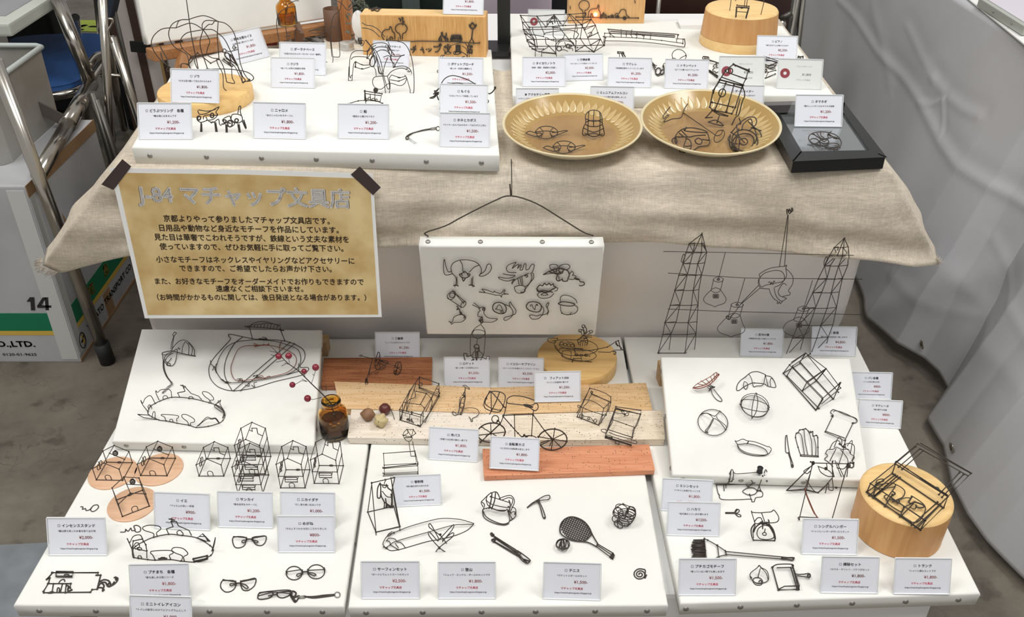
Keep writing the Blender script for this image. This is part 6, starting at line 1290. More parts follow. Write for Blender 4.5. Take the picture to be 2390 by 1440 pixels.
t, o0 = pylon('right one of the two tall wire pylons', 0, [(1345, 1412, 1620, 1525, 1740), (1185, 1475, 1680, 1570, 1775), (1080, 1520, 1712, 1618, 1815), (935, 1580, 1765, 1670, 1845), (805, 1645, 1800, 1722, 1868), (690, 1690, 1828, 1765, 1895), (580, 1745, 1862, 1795, 1940), (495, 1785, 1895, 1850, 1945), (425, 1825, 1900, 1860, 1945)], 0)
b = B(); strokes(b, 12, UPY, ['|1825,425 1910,345 1905,430', '|1910,345 1945,425 1950,515', '|1910,345 1850,495', '*|1905,348 1918,340', 's|1740,575 1742,535 1762,500 1768,515 1750,560 1745,575'], .0008, o0); b.done('pylon_tip', M['wire'], t)
GW = 'straight power-line wires strung between the pylons'
w('power_line', 'uppermost straight wire strung between the two wire pylons', 'wire', 12, UPY, ['|390,457,-2 910,465,-2 1990,490,-2'], GW, r=.0007)
w('power_line', 'middle straight wire strung between the two wire pylons', 'wire', 12, UPY, ['|428,638,-2 1075,680,-2 2062,690,-2'], GW, r=.0007)
w('power_line', 'lowest straight wire strung between the two wire pylons', 'wire', 12, UPY, ['|425,940,-2 900,960,-2 2062,988,-2'], GW, r=.0007)
GB = 'wire light bulbs hanging from the power lines'
def bulb(label, x0, y0, x1, y1, cx, cy, W_, H_, sk):
    cw = W_ * .21
    return w('wire_bulb', label, 'wire bulb', 12, UPY, [('stem', [f'|{x0},{y0} {x1},{y1}']), ('socket', [f'sc|{x1 - cw},{y1 - 6} {x1},{y1 - 22} {x1 + cw},{y1 - 6} {x1 + cw - 6},{y1 + 14} {x1},{y1 + 22} {x1 - cw + 4},{y1 + 12}', f'|{x1 - cw},{y1} {x1 - cw - sk},{y1 + 95}', f'|{x1 + cw},{y1} {x1 + cw - sk},{y1 + 90}', f'sc|{x1 - cw - sk},{y1 + 90} {x1 - sk},{y1 + 70} {x1 + cw - sk},{y1 + 90} {x1 - sk},{y1 + 112}', f'*e|{x1},{y1},10,8']),
      ('glass_outline', [f's|{x1 + cw - sk},{y1 + 88} {cx + W_ * .42},{cy - H_ * .18} {cx + W_ * .5},{cy + H_ * .08} {cx + W_ * .4},{cy + H_ * .32} {cx + W_ * .12},{cy + H_ * .45} {cx},{cy + H_ * .53} {cx - W_ * .12},{cy + H_ * .45} {cx - W_ * .4},{cy + H_ * .3} {cx - W_ * .5},{cy + H_ * .05} {cx - W_ * .36},{cy - H_ * .25} {x1 - cw - sk},{y1 + 90}']),
      ('filament', [f'e|{x1 - sk - 18 + k * 9},{y1 + 140 + (k % 2) * 2},6,16' for k in range(5)])], GB, r=.0007)
bulb('wire light bulb hanging from the top power line', 910, 465, 852, 692, 822, 850, 190, 135, 22)
bulb('wire light bulb in the middle, hanging above the 若冲の猿 card', 1075, 680, 1010, 905, 960, 1095, 232, 150, 25)
bulb('wire light bulb at the right, in front of the right pylon', 1643, 700, 1568, 938, 1507, 1095, 220, 160, 38)
w('wire_monkey_hook', 'long-armed wire monkey hook reaching from a bulb up to the linen cloth', 'wire ornament', 12, Up(FLo.at(*px_(12, 400, 1315)) + Vector((0, -.008, 0)), -R(24)), [
  ('arm', ['|1365,585 1435,150', '|1408,580 1440,150', '*s|1430,145 1425,110 1435,105 1440,130 1450,100 1460,125 1470,92 1478,110 1465,125 1445,140']), ('arm', ['|1192,740 1045,890', '|1205,762 1040,900 985,975', '*s|985,975 960,1000 950,1025 930,1025 918,1005 935,1000 940,1030']),
  ('face', ['sc|1195,720 1200,680 1240,640 1310,618 1370,620 1400,645 1408,680 1390,710 1320,725 1250,740 1215,755', 's|1200,670 1200,645 1280,600 1365,585 1408,582 1425,572 1420,595', 's|1270,718 1285,712 1290,735 1300,715 1310,735 1318,705 1328,715', 's|1190,690 1188,730 1205,765']), ('body', ['s|1418,595 1425,660 1400,705 1365,740 1325,755', 's|1418,600 1460,640 1480,680 1475,730 1450,770 1440,790 1455,805 1450,822 1410,830 1395,838 1425,850', 's|1320,760 1330,810 1350,850 1385,875 1425,852', 's|1425,740 1400,725 1370,760 1355,800 1370,830 1395,840', 's|1280,772 1290,810 1320,855 1350,875 1345,890 1355,895 1365,880 1372,895 1390,878', 's|1205,765 1240,770 1280,772'])], r=.0008)
# ---- right propped canvas
w('wire_parasol', 'coppery wire parasol shape with a looped handle, left on the right propped canvas', 'wire model', 8, SR, [
  ('canopy', ['*s|385,500,6 430,490,12 500,470,16 560,430,20 600,390,22 630,370,22', '*s|385,500,6 440,505,10 520,480,14 580,435,20 632,375,22', '|600,355,26 632,375,22', 's|390,495,6 430,460,18 540,400,26 600,355,26'] + [f'|{x},{y},{h} {x2},{y2},{h2}' for x, y, h, x2, y2, h2 in [(425, 460, 16, 500, 475, 14), (460, 430, 20, 520, 470, 14), (505, 415, 22, 545, 455, 16), (550, 390, 24, 570, 440, 18), (580, 365, 26, 590, 420, 20), (610, 355, 26, 600, 405, 20)]], 'wire_red'),
  ('hub', ['*s|530,480,10 560,490,8 590,490,6 560,505,5 540,520,4 550,500,6 570,485,8', '|520,490,8 550,515,4', '|545,470,10 590,495,6']), ('handle', ['s|555,510,4 570,560,1 610,610,0 650,625,0 655,605,0 620,560,1 580,510,4'])], r=.0008)
w('wire_croissant', 'wire croissant at the top of the right propped canvas', 'wire bread', 8, SR, ['s|805,460 795,490 795,520 820,520 860,490 920,460 955,452 1050,462 1080,482 1120,492 1150,495 1158,480 1140,430 1110,395 1065,385 1060,375 1000,350 960,348 920,360 870,400 830,430 805,460', 's|875,400,6 905,375,8 930,410,8 945,470,2 955,490,0 980,480,2 1020,478,2 1045,460,4 1060,380,10', 'sc|860,455,4 870,440,6 895,460,4 895,490,2 880,512,0 860,490,2', 's|1062,385,8 1085,480,1', 's|1110,485,1 1105,440,6 1115,410,8 1135,425,6', '*|955,450 965,455'], 'wire breads on the right propped canvas')
GBr = 'wire breads on the right propped canvas'
w('wire_round_roll', 'round wire roll made of crossing hoops, under the croissant', 'wire bread', 8, SR, ['e|962,660,135,105,18,14', 'e|962,672,128,96,22,4', 's|840,640,6 850,610,16 960,612,26 1060,645,20 1100,680,8', 's|835,650,4 850,680,12 960,710,22 1060,720,14 1095,700,4', 's|975,545,10 990,620,26 975,720,20 940,780,2', 's|965,560,10 945,640,24 935,720,18 935,785,1', '*|820,650,4 835,660,4', '*|1080,690,4 1100,680,4', '*|970,545,8 985,555,8'], GBr)
w('wire_split_bun', 'round wire bun with crossed ribs, left of the crossing-hoop roll', 'wire bread', 8, SR, ['e|573,820,140,120,15,2', 's|465,745,4 520,735,14 580,760,20 600,755,20 640,715,6', 's|470,735,4 530,740,14 575,785,18 560,830,12 515,910,0', 's|500,900,0 540,850,10 580,785,18 640,820,14 690,885,2', 's|605,760,20 620,790,16 680,840,8 705,870,2', '*|455,750,2 475,740,2', '*|500,905,0 530,915,0', '*|685,890,2 700,885,2', '*|630,710,6 650,725,4'], GBr)
w('wire_rack', 'two-bay wire display rack standing at the upper right of the right propped canvas', 'wire rack', 8, SR, [
  ('base_frame', ['k|1228,362,2 1530,705,1 1690,600,1 1390,268,2 1228,362,2', 'k|1262,388,2 1560,690,1']), ('top_frame', ['k|1285,285,20 1590,600,20', 'k|1435,175,24 1625,320,26 1760,500,24', 'k|1455,200,22 1740,540,16', '|1310,300,16 1600,595,16']), ('upright', ['k|1228,362,2 1285,285,20 1435,175,26 1380,265,4', 'k|1262,388,2 1315,295,16 1480,180,24', '|1300,262,22 1435,175,26']),
  ('upright', ['k|1405,525,1 1450,440,20 1625,320,28 1530,435,4', 'k|1405,525,1 1530,435,3', '|1460,445,18 1600,340,24', 's|1530,435,4 1580,380,14 1630,318,28']), ('upright', ['k|1530,705,0 1590,600,20 1760,450,28 1695,600,2', '|1580,650,8 1760,500,22', '*|1745,455,28 1765,450,28', '|1540,695,1 1600,600,18'])], r=.0009)
w('wire_tart', 'oval wire pastry case with a wavy edge, lower left on the right propped canvas', 'wire bread', 8, SR, ['s|800,1025,2 850,1020,2 900,1018,2 980,1035,2 1050,1065,2 1080,1100,2 1070,1120,2 1000,1122,2 900,1105,2 830,1070,2 800,1030,2', 's|800,1040,6 820,1075,3 880,1110,0 960,1128,0 1050,1128,0 1100,1105,3', 's|778,990,10 800,995,10 850,975,10 890,990,10 960,1000,10 1030,1025,10 1080,1045,10 1095,1045,10 1115,1065,8 1112,1085,6 1095,1110,2', '|778,990,10 805,1030,3', '*|890,1020,2 905,995,10'], GBr)
w('wire_knife', 'slim wire butter knife beside the oval pastry case', 'wire tool', 8, SR, ['s|1258,938 1248,960 1250,1090 1280,1100 1275,1105 1295,1170 1305,1230 1320,1225 1312,1190 1285,1105 1265,980 1262,940', '*e|1312,1225,8,12'], GBr)
w('wire_madeleine', 'flat shell-shaped wire madeleine, right of the wire knife', 'wire bread', 8, SR, ['sk|1390,1128 1365,1050 1342,960 1350,920 1365,915 1380,890 1410,885 1435,878 1460,900 1470,915 1500,905 1505,945 1535,940 1548,960 1550,1050 1552,1138', 's|1370,915,3 1395,940,3 1410,1030,3 1425,1125,1', 's|1420,885,4 1430,1000,4 1455,1120,1', 's|1465,905,4 1490,1000,4 1497,1125,1', 's|1510,945,4 1530,1040,3 1530,1130,1', '|1388,1120,2 1550,1130,2', '|1385,1132 1552,1140', '*|1475,900,3 1490,915,3'], GBr)
w('wire_toast', 'wire slice of toast tilted at the right of the right propped canvas', 'wire bread', 8, SR, ['s|1690,770,1 1690,750,1 1668,730,1 1680,705,1 1710,705,1 1800,745,1 1890,775,1 1915,800,1 1905,820,1 1875,828,1', 's|1690,725,8 1720,712,10 1800,735,10 1895,785,8 1905,805,4', 'k|1690,755,1 1618,905,1', 'k|1875,828,1 1800,985,1', '|1618,900,1 1800,965,1', '|1618,912,4 1798,990,4', '*|1672,760,1 1695,755,1', '*|1865,825,1 1885,822,1'], GBr)
w('wire_shell_basket', 'scalloped wire shell basket overlapping the right propped canvas edge', 'wire bread', 8, SR, ['s|1620,1110,2 1640,1075,6 1690,1070,10 1720,1050,14 1770,1070,14 1830,1070,12 1850,1110,8 1888,1140,4 1870,1180,2 1885,1200,2 1870,1240,1 1835,1230,1', 's|1620,1110,2 1640,1130,2 1612,1160,1 1650,1190,0 1690,1230,0', 's|1655,1075,10 1690,1010,22 1740,990,26 1770,1040,14', 's|1700,1050,18 1740,960,30 1770,980,28 1770,1030,16', 's|1820,1040,16 1860,990,26 1868,1010,24 1850,1110,10', 's|1780,1040,16 1830,1015,22 1885,1035,20 1885,1120,8 1865,1180,3', '*k|1750,1020,20 1780,1045,16 1800,1050,16', 's|1810,980,26 1790,1040,16 1780,1100,10 1740,1220,0', 's|1720,1060,12 1660,1180,0', 's|1760,1075,12 1820,1150,6 1835,1230,0', 's|1800,1010,22 1810,1060,14 1840,1080,10'], GBr)
# ---- lower right canvas
w('wire_sewing_machine', 'wire sewing machine with a thread reel, by the small propped canvas', 'wire model', 9, FLo, [
  ('base', ['k|575,270,2 660,268,2 840,262,2', 's|575,270,2 590,340,1 600,360,1 625,400,0 780,402,0 880,398,0 890,420,0 912,418,0 925,385,0 980,375,0 985,340,0 968,320,1 945,262,2 900,258,2', '*|595,350,1 605,365,1', '|640,265,2 645,325,1']),
  ('arm', ['s|660,300,2 665,270,6 690,250,16 705,150,34 718,138,36 740,170,34 800,172,34 935,160,34', 's|658,275,4 690,230,18 700,160,32', 's|705,240,16 760,205,20 850,205,20 895,245,14 890,260,10 860,290,4 840,265,4', 's|985,195,26 970,240,16 940,320,2', 's|850,290,2 870,270,6 920,255,8']), ('face_plate', ['s|690,240,14 685,200,22 705,145,34 720,140,34 728,180,30 715,240,16 695,240,14']), ('hand_wheel', ['sc|1000,170,28 1010,138,32 1022,150,30 1026,200,22 1025,245,16 1012,225,18 1000,190,24', '*k|985,195,26 1000,190,26']), ('needle_plate', ['sc|810,325,1 850,300,1 900,298,1 935,320,1 920,350,1 870,362,1 825,345,1', 'k|870,355,0 885,400,0', '*k|965,322,1 940,322,1'])], r=.0008)
b = B(); c_ = FLo.at(*px_(9, 957, 160), 34); b.lathe([(.0052, 0), (.0052, .0015), (.0046, .002), (.0048, .0055), (.0046, .009), (.0052, .0095), (.0052, .011), (0, .011), (0, 0)][:8], 16)
o = b.done('thread_reel', M['rubber']); pm = [q for q in bpy.data.objects if q.name.startswith('wire_sewing_machine')][0]; o.parent = pm; o.location = c_ - pm.location
w('wire_scissors', 'tiny wire scissors left of the wire kitchen scale', 'wire tool', 9, FLo, ['*|655,517 740,517 760,490', '*|655,523 740,523 760,545', 'sc|740,515 750,490 765,487 778,495 775,510 755,520', 'sc|742,525 770,530 792,540 790,552 770,552 750,535'], r=.0009)
w('wire_hanger_stand', 'wire clothes stand with a shirt on a hanger and a belt', 'wire model', 9, FLo, [
  ('stand_frame', ['k@1595,590|1308,578 1425,95', 'k@1595,590|1595,590 1740,85', 'k@1500,590|1410,68 1435,78 1740,85 1790,75', 's@1595,590|1755,70 1788,90 1785,115 1755,115 1745,90', 's|1308,578 1300,560 1330,555 1460,562 1470,560 1490,568 1580,570 1600,585 1590,598', '*e@1500,590|1432,78,10,12']), ('shirt', ['k@1470,340|1425,95 1198,322,6 1355,308 1475,340 1560,260', 's@1470,340|1425,100 1350,150 1380,172 1410,155 1360,305', 's@1470,340|1370,230 1470,338 1600,210 1610,190', 's@1470,340|1475,105 1500,160 1560,195 1600,195 1600,175 1560,140 1475,108', '|1198,322,6 1355,318,4 1475,340', 's@1470,340|1475,340 1530,362 1560,260 1570,270 1570,310 1590,320 1610,310 1600,215']),
  ('trousers', ['s@1600,300|1610,55 1600,120 1640,280 1630,290 1605,180 1600,60', 's@1600,300|1625,55 1640,100 1720,280 1740,275 1730,250 1640,70', 's@1600,300|1740,90 1730,200 1715,230', 's@1600,300|1640,120 1700,130 1740,90', 's@1600,300|1550,85 1555,120 1540,130', '*e@1600,300|1545,128,10,10', '*e@1600,300|1745,100,14,20']), ('belt', ['*s@1465,560|1360,310 1375,360 1400,420 1430,490 1450,530 1470,560', '*s@1465,560|1358,320 1395,420 1425,490 1445,530'], 'wire_red')], r=.0009)
w('wire_kitchen_scale', 'wire kitchen scale with a dial and a tray on top', 'wire model', 9, FLo, [
  ('tray', ['s@990,765|885,502 900,515 975,518 1000,515 1060,510 1085,495 1120,540 1128,575 1110,600 1060,608 1000,605 930,615 915,600 885,505', 's@990,765|975,518 1005,600']), ('housing', ['k|905,760 1090,765', '*s@990,765|915,615 885,660 888,720 905,762', '*s@990,765|1040,615 1080,670 1098,740 1088,765', 's@990,765|920,625 900,680 905,740', 's@990,765|1000,612 1060,640 1090,745', '*s@990,765|960,605 990,620 1040,600 1035,580', 's@990,765|910,600 940,565 970,565 985,600', '*s@990,765|905,690 930,640 985,610 1040,635 1080,700']), ('dial', ['sc@990,765|935,700 950,655 1000,630 1050,645 1085,700 1080,740 1030,755 970,750 945,730', 's@990,765|1008,660 1000,690 985,700 990,715 1010,718 1018,705 1005,690']), ('needle', ['*s@990,765|985,590 985,660', '*k@990,765|975,605 1020,608'])], r=.0009)
t = w('wire_broom', 'wire broom with dark bristles lying across the lower right canvas', 'wire broom', 9, FLo, [
  ('broom_head', ['sk|470,748,3 500,760,3 580,805,3 655,855,3', 's|545,932,3 600,905,3 660,890,3', 'k|470,745,3 480,850,3 488,932,3', 'k|585,805,3 598,910,3', '*|655,850,3 665,895,3']), ('broom_handle', ['|655,860,3 1255,918,2', '|665,888,3 1250,935,2', '*s|1150,918,2 1255,915,2 1258,928,2 1245,937,2 1160,922,2'])], r=.0009)
rnd = random.Random(4); b = B(); o0 = t.location
for k in range(64):
    f = k / 64; x1, y1 = 470 + 10 * f, 755 + 178 * f; x0 = 378 - 22 * math.sin(f * 3) + rnd.uniform(-8, 22); y0 = y1 - 2 + 26 * math.sin((f - .35) * 2) * .6 + rnd.uniform(-12, 12); y0 = min(max(y0, 758), 935)
    strokes(b, 9, FLo, [f'|{x0:.0f},{y0:.0f},{1 + rnd.random() * 4:.1f} {x1:.0f},{y1:.0f},{2 + rnd.random() * 3:.1f}'], .0008, o0)
o = b.done('bristles', M['wire'], t); o['kind'] = 'stuff'
w('wire_bucket', 'tiny wire bucket with a handle beside the wire dustpan', 'wire model', 9, FLo, ['s|950,990,14 930,1010,12 880,1050,8 875,1085,4 890,1110,2 930,1140,1 980,1140,1 1030,1120,2 1038,1080,6 1020,1030,10 965,1000,13', 's|900,1130,0 925,1155,0 965,1158,0 985,1140,0', 'sc|900,1110,1 920,1092,1 960,1095,1 985,1120,1 970,1140,1 920,1135,1', '*s|945,995,14 955,985,15 970,1000,14', '|965,1010,13 945,1082,1', 's|950,1085,1 935,1092,1', '*s|950,1130,2 965,1115,4 980,1130,2', 's|965,1000,12 1015,1050,8 1035,1115,2', '*|875,1080,3 890,1095,3'], r=.0008)
w('wire_dustpan', 'square wire dustpan with a loop handle at the lower right', 'wire tool', 9, FLo, [('pan', ['k|1070,1000,2 1125,1200,1 1305,1195,1 1250,985,2', 's|1070,1000,2 1075,995,2 1120,975,12 1248,975,12 1250,1010,4', '|1110,1005,4 1235,1002,4', '|1125,1195,1 1180,1168,8 1310,1165,8 1305,1195,1', 'k|1235,1005,6 1290,1195,2', '|1248,975,12 1310,1165,8', '*|1065,1002,2 1080,998,2']), ('handle', ['s|1250,985,8 1275,1055,6 1340,1062,4 1395,1055,4 1408,1075,4 1395,1090,4 1340,1082,4 1285,1078,6 1290,1140,6', '*e|1395,1075,10,16,0,4'])], r=.0010)
ZB = Flat(ZL + .0825)
w('wire_suitcase', 'open wire suitcase holding a wire shirt and shoes on the round wooden box', 'wire model', 10, ZB, [
  ('case_base', ['k|575,525,1 965,805,1 1130,640,1 760,390,1 575,525,1', 'k|575,525,1 600,465,14 780,320,16 1165,560,16 1135,640,1', 'k|600,465,12 1000,735,12 1165,560,16', 'k|1000,735,12 965,805,1', 'k|760,390,1 785,310,16', '|640,470,6 620,565,1 800,405,1', 's|565,525,1 700,620,1 900,745,1']),
  ('base_rib', ['k|590,550,1 780,400,1']), ('base_rib', ['k|620,568,1 815,420,1']), ('base_rib', ['k|705,630,1 760,545,6']), ('base_rib', ['k|815,705,1 850,635,6 925,600,4']), ('base_rib', ['k|900,770,1 1090,600,1']), ('base_rib', ['k|925,785,1 1110,615,1']), ('base_rib', ['|940,790,3 1150,575,14']),
  ('case_lid', ['k|790,305,18 945,175,40 1335,390,44 1165,560,18 790,305,18', 'k|780,320,16 930,195,38', '|960,210,36 1315,410,42', '|870,360,16 1080,495,16 1165,550,18', '|965,170,42 1330,385,46']), ('lid_rib', ['k|805,345,16 960,212,36']), ('lid_rib', ['k|830,362,16 985,225,36']), ('lid_rib', ['k|1100,545,16 1250,385,40']), ('lid_rib', ['k|1122,565,16 1280,398,40']), ('hinge', ['*s|1060,490,16 1090,495,16 1100,505,15', '*|865,355,16 878,365,16']),
  ('shoes', ['s|640,460,6 650,440,8 690,432,8 695,448,8 660,455,6 635,475,4 640,495,3 700,500,3 780,485,4 760,460,5 680,470,5 640,480,4', 's|760,460,6 820,490,6 850,520,5 840,560,4 800,580,3 760,600,3', 's|780,490,6 730,560,3 720,590,2 740,620,2 810,665,2 830,665,2 840,630,3 790,600,3 740,580,3', '*s|760,520,5 780,540,4 750,560,4 770,590,3', 'e|800,595,12,14,0,4', 's|725,545,5 700,560,4 730,600,2']),
  ('shirt', ['s|800,590,4 850,570,6 895,570,7 905,558,8 995,625,7 990,690,3 950,740,2 890,745,2 830,700,2', '*s|905,560,8 880,600,7 900,610,6 925,600,7 990,625,7 980,640,6 945,640,6 930,620,7', '|915,610,6 830,695,2', 's|935,625,6 925,650,4 890,640,4'])], r=.0010)
# ---- upper left canvas
EU = Up(FDisc.at(*px_(16, 1450, 1270)))
w('wire_elephant', 'large wire elephant with big round ears on the pale round disc', 'wire animal', 16, EU, [
  ('body_outline', ['s|785,390,20 690,390,20 580,410,20 490,480,20 445,560,20 445,640,20 490,740,20 580,850,20 680,925,20 720,960,20 738,1005,20', 's|960,275,60 850,280,60 740,330,60 690,420,60 685,500,60 720,600,60 780,670,60 870,720,60 940,770,50 960,850,40 980,940,20 1010,990,10', 's|785,390,20 900,345,20 980,325,20 1060,345,20 1170,410,20 1290,415,20 1380,470,20 1470,560,16 1560,740,10 1640,900,4 1700,1040,0 1760,1130,0', 's|960,275,60 1060,240,60 1170,220,60 1280,250,60 1375,300,60 1480,330,60 1580,430,56 1640,600,46 1665,760,30 1690,900,16 1740,1030,6 1800,1115,0', 's|785,390,20 820,300,40 880,275,50 960,275,60']),
  ('tail', ['s|680,925,20 655,960,20 655,990,20 680,995,20 690,960,20 680,925,20', '*s|565,650,40 600,720,36 650,800,28 670,860,24 675,900,20', '*s|570,740,40 600,840,30 640,900,22']),
  ('ear', ['s|1165,415,10 1050,435,6 940,460,4 870,520,2 845,590,0 870,670,0 940,740,0 990,790,2 960,880,6 990,960,8 1100,1005,8 1220,960,10', 's|1165,415,12 1125,560,12 1130,680,12 1180,830,12 1225,960,12']), ('ear', ['s|1375,300,64 1240,285,60 1180,300,60 1150,350,50 1155,400,30 1165,415,16', 's|1165,415,14 1240,345,40 1290,340,50 1330,290,60', 's|1165,415,14 1240,530,24 1255,600,34 1225,680,44 1220,760,50 1290,810,56 1385,820,60', '|1375,300,60 1362,500,60 1388,840,60']),
  ('rod', ['|922,-60,-6 1000,500,-4 1105,1005,0']), ('leg', ['s|1350,840,20 1380,920,16 1440,1040,8 1450,1220,0 1490,1275,0 1400,1292,0', 's|1350,840,20 1370,820,24 1400,840,20 1450,940,16 1475,1050,10 1495,1150,6']), ('leg', ['s|1495,1150,6 1605,1165,6 1570,1080,10 1560,920,20 1520,880,24 1440,830,30', 's|1450,830,40 1500,860,30 1600,920,20 1690,1090,6 1720,1160,0 1760,1130,0']), ('leg', ['s|860,1020,10 855,910,14 900,890,16 960,915,20', 's|1225,960,10 1290,980,10 1310,1030,8']),
  ('trunk', ['s|1230,970,10 1400,965,10 1600,975,8 1780,1010,4 1870,1080,0 1840,1130,0 1740,1145,0', '|1700,1000,4 1715,1160,0', '*|1715,1160,0 1750,1135,0', '*s|1800,1105,0 1820,1120,0 1780,1135,0']), ('belly', ['k|1085,740,30 1270,885,30 1385,830,30', 's|1085,740,30 980,880,24 900,895,20', '*|1095,1005,4 1240,965,8', '|1110,1012,4 1200,1000,6 1235,970,8', 's|1040,770,24 1050,880,16 1105,1005,4'])], r=.0010)
DU = Up(FUp.at(*px_(16, 1720, 1165)))
w('wire_dog', 'small wire dog with ring-shaped ears leaning at the askew card', 'wire animal', 16, DU, [('body', ['*s|1465,750 1500,740 1540,770 1620,880 1640,900 1600,880 1520,830 1475,790 1465,750', '*s|1530,770 1560,850 1620,895 1650,930', 's|1520,760 1560,770 1600,830 1630,880', 's|1450,810 1500,870 1570,930 1580,915 1540,860 1480,815', 's|1425,840 1480,880 1560,930', 's|1640,900 1660,960 1700,1060 1740,1140']), ('ear', ['sc|1465,685 1435,700 1440,730 1465,735 1490,712']), ('ear', ['sc|1590,640 1580,670 1600,692 1618,670 1605,645']), ('neck', ['s|1490,712 1530,722 1570,715 1660,690', 's|1600,668 1640,670'])], r=.0010)
HVp = FUp.at(*px_(17, 1200, 1165))
w('wire_horse_vase', 'tall wire horse shape holding the amber bottle and reeds', 'wire animal', 17, Up(HVp), [
  ('outline', ['s|560,120,6 400,150,10 300,200,14 230,290,16 205,400,16 210,520,16 240,700,12 300,960,6 310,1130,4', 's|620,14,30 560,15,34 470,50,40 400,120,46 370,220,50 365,400,50 400,700,44 420,880,40', 's|1430,-20,20 1380,200,16 1270,300,14 1215,550,8 1230,850,2 1255,1050,0 1255,1155,0 1240,1170,0 1150,1170,0 1125,1140,0 1115,1080,4', 's|1560,-20,50 1630,100,50 1540,190,50 1450,100,46 1380,40,40 1300,10,36', 's|1370,700,30 1375,850,26 1388,1000,20 1380,1050,18 1360,1068,16 1262,1062,14', 's|1380,230,30 1362,450,30 1368,700,30', 's|1150,570,10 1200,700,6 1235,1060,2', 's|1150,570,12 1010,660,12 1060,720,10 1100,890,6', 'k|550,990,8 550,860,10 550,560,16 575,545,16 640,590,16']),
  ('holder', ['s|800,590,14 960,555,14 1160,535,14', 's|840,620,14 1000,615,14 1150,570,12', 's|820,580,16 1000,520,18 1150,480,18', 's|900,560,18 1020,560,18 1350,490,26', 's|780,700,20 900,705,18 1020,660,12']), ('ladder', ['|340,775,20 500,735,20', '|370,685,24 470,665,24', '|390,615,30 470,610,30', 's|420,860,24 440,700,24 440,640,26', '|420,800,22 510,760,20'])], r=.0009)
H1 = Up(FUp.at(*px_(13, 1300, 782)))
GHo = 'overlapping wire horses on the upper left canvas'
w('wire_horse', 'wire horse shape standing left, its narrow legs nearest the screw cap', 'wire animal', 13, Up(FUp.at(*px_(13, 785, 680))), ['s|775,640 778,520 790,460 820,430 870,425 930,430 960,400 1000,380', 's|772,560 768,660 772,678 790,680 798,672 802,620 812,540 830,522 870,540 900,547 950,545', 's|775,640 785,655 790,635 800,632', 's|790,500 810,480 860,475 930,485 950,520', '*k|828,522 826,562', 's|828,565 870,578 890,580 950,562', '*|872,540 895,548', '*|875,575 895,580', '*k|928,430 926,488'], GHo, r=.0009)
w('wire_horse', 'wire horse shape in the middle with the longest front legs', 'wire animal', 13, H1, [
  's|928,430,20 960,380,20 1000,362,20 1060,360,20 1100,380,20 1130,440,16 1120,500,12', 's|1090,340,20 1180,345,20 1240,370,20 1280,430,14 1305,520,8 1318,640,2 1318,760,0 1308,782,0 1288,780,0 1285,750,0 1270,700,4 1255,650,8 1240,630,10', 's|1085,345,24 1110,320,24', '|1185,352,24 1188,310,24', '|1085,345,24 1095,300,24', 's|935,480,16 960,440,18 1000,400,20 1060,395,20 1110,410,18 1160,470,14', 's|1095,640,4 1110,700,2 1112,740,0 1100,748,0 1088,720,0 1060,620,4 1040,520,8 1000,430,14 960,390,18 915,335,22', 's|1000,460,14 1030,560,8 1065,680,2 1080,780,0 1092,790,0 1110,785,0 1118,720,0 1112,660,4 1130,630,6', 's|1130,630,6 1200,650,8 1250,640,10', 's|1118,670,4 1190,680,8 1255,655,10', '*|1180,650,8 1205,655,8', '*|1180,682,8 1200,682,8', 's|1095,640,4 1040,640,4 985,650,4 970,690,2 985,730,0 1010,745,0 1040,750,0 1070,730,2 1090,710,4 1130,700,6 1200,720,8 1240,700,8 1258,660,10', 's|1095,640,4 1130,600,8 1190,575,10 1250,580,10 1280,600,8'], GHo, r=.0009)
w('wire_horse', 'wire horse shape behind with a tangled head before the ダーラナホース card', 'wire animal', 13, Up(FUp.at(*px_(13, 1060, 640))), [
  's|880,190,60 920,212,60 970,220,60 1020,250,60 1075,310,50', 's|880,235,60 930,240,60 980,262,56 1030,310,50', 's|865,330,40 900,350,36 880,385,34 845,340,40', 's|905,335,30 930,360,26 990,440,20 1010,520,12 1020,600,4 1035,620,2 1055,622,0 1060,600,0 1075,540,8 1100,480,14', 's|930,430,24 965,400,24 985,440,20 960,480,16 945,530,12 960,560,10 985,545,12 1000,500,16 980,460,18 950,450,20', '*s|960,400,20 975,450,18 990,520,14 975,560,10 950,545,12 955,500,16 975,470,18', 's|1000,440,16 1040,420,18 1090,430,18 1130,470,14 1180,475,12 1220,465,12 1238,460,12', 's|1060,480,12 1110,470,14 1140,530,10 1150,560,8 1200,480,12 1240,462,12', 's|1120,500,12 1160,550,8 1145,570,6', 's|1100,350,26 1110,380,24 1095,410,22 1115,450,18 1130,500,12', '*s|1095,385,20 1110,400,20 1105,430,18', 's|1140,570,8 1200,555,8 1250,560,8 1290,590,6 1300,620,4', 's|985,640,2 980,680,0 985,685,0 1000,682,0 998,600,4 980,560,8', 's|1020,560,6 1030,610,2 1055,615,0', 's|1250,590,6 1268,570,8 1290,590,6 1280,605,5 1258,600,6'], GHo, r=.0009)
SU = Up(FUp.at(*px_(13, 930, 935)))
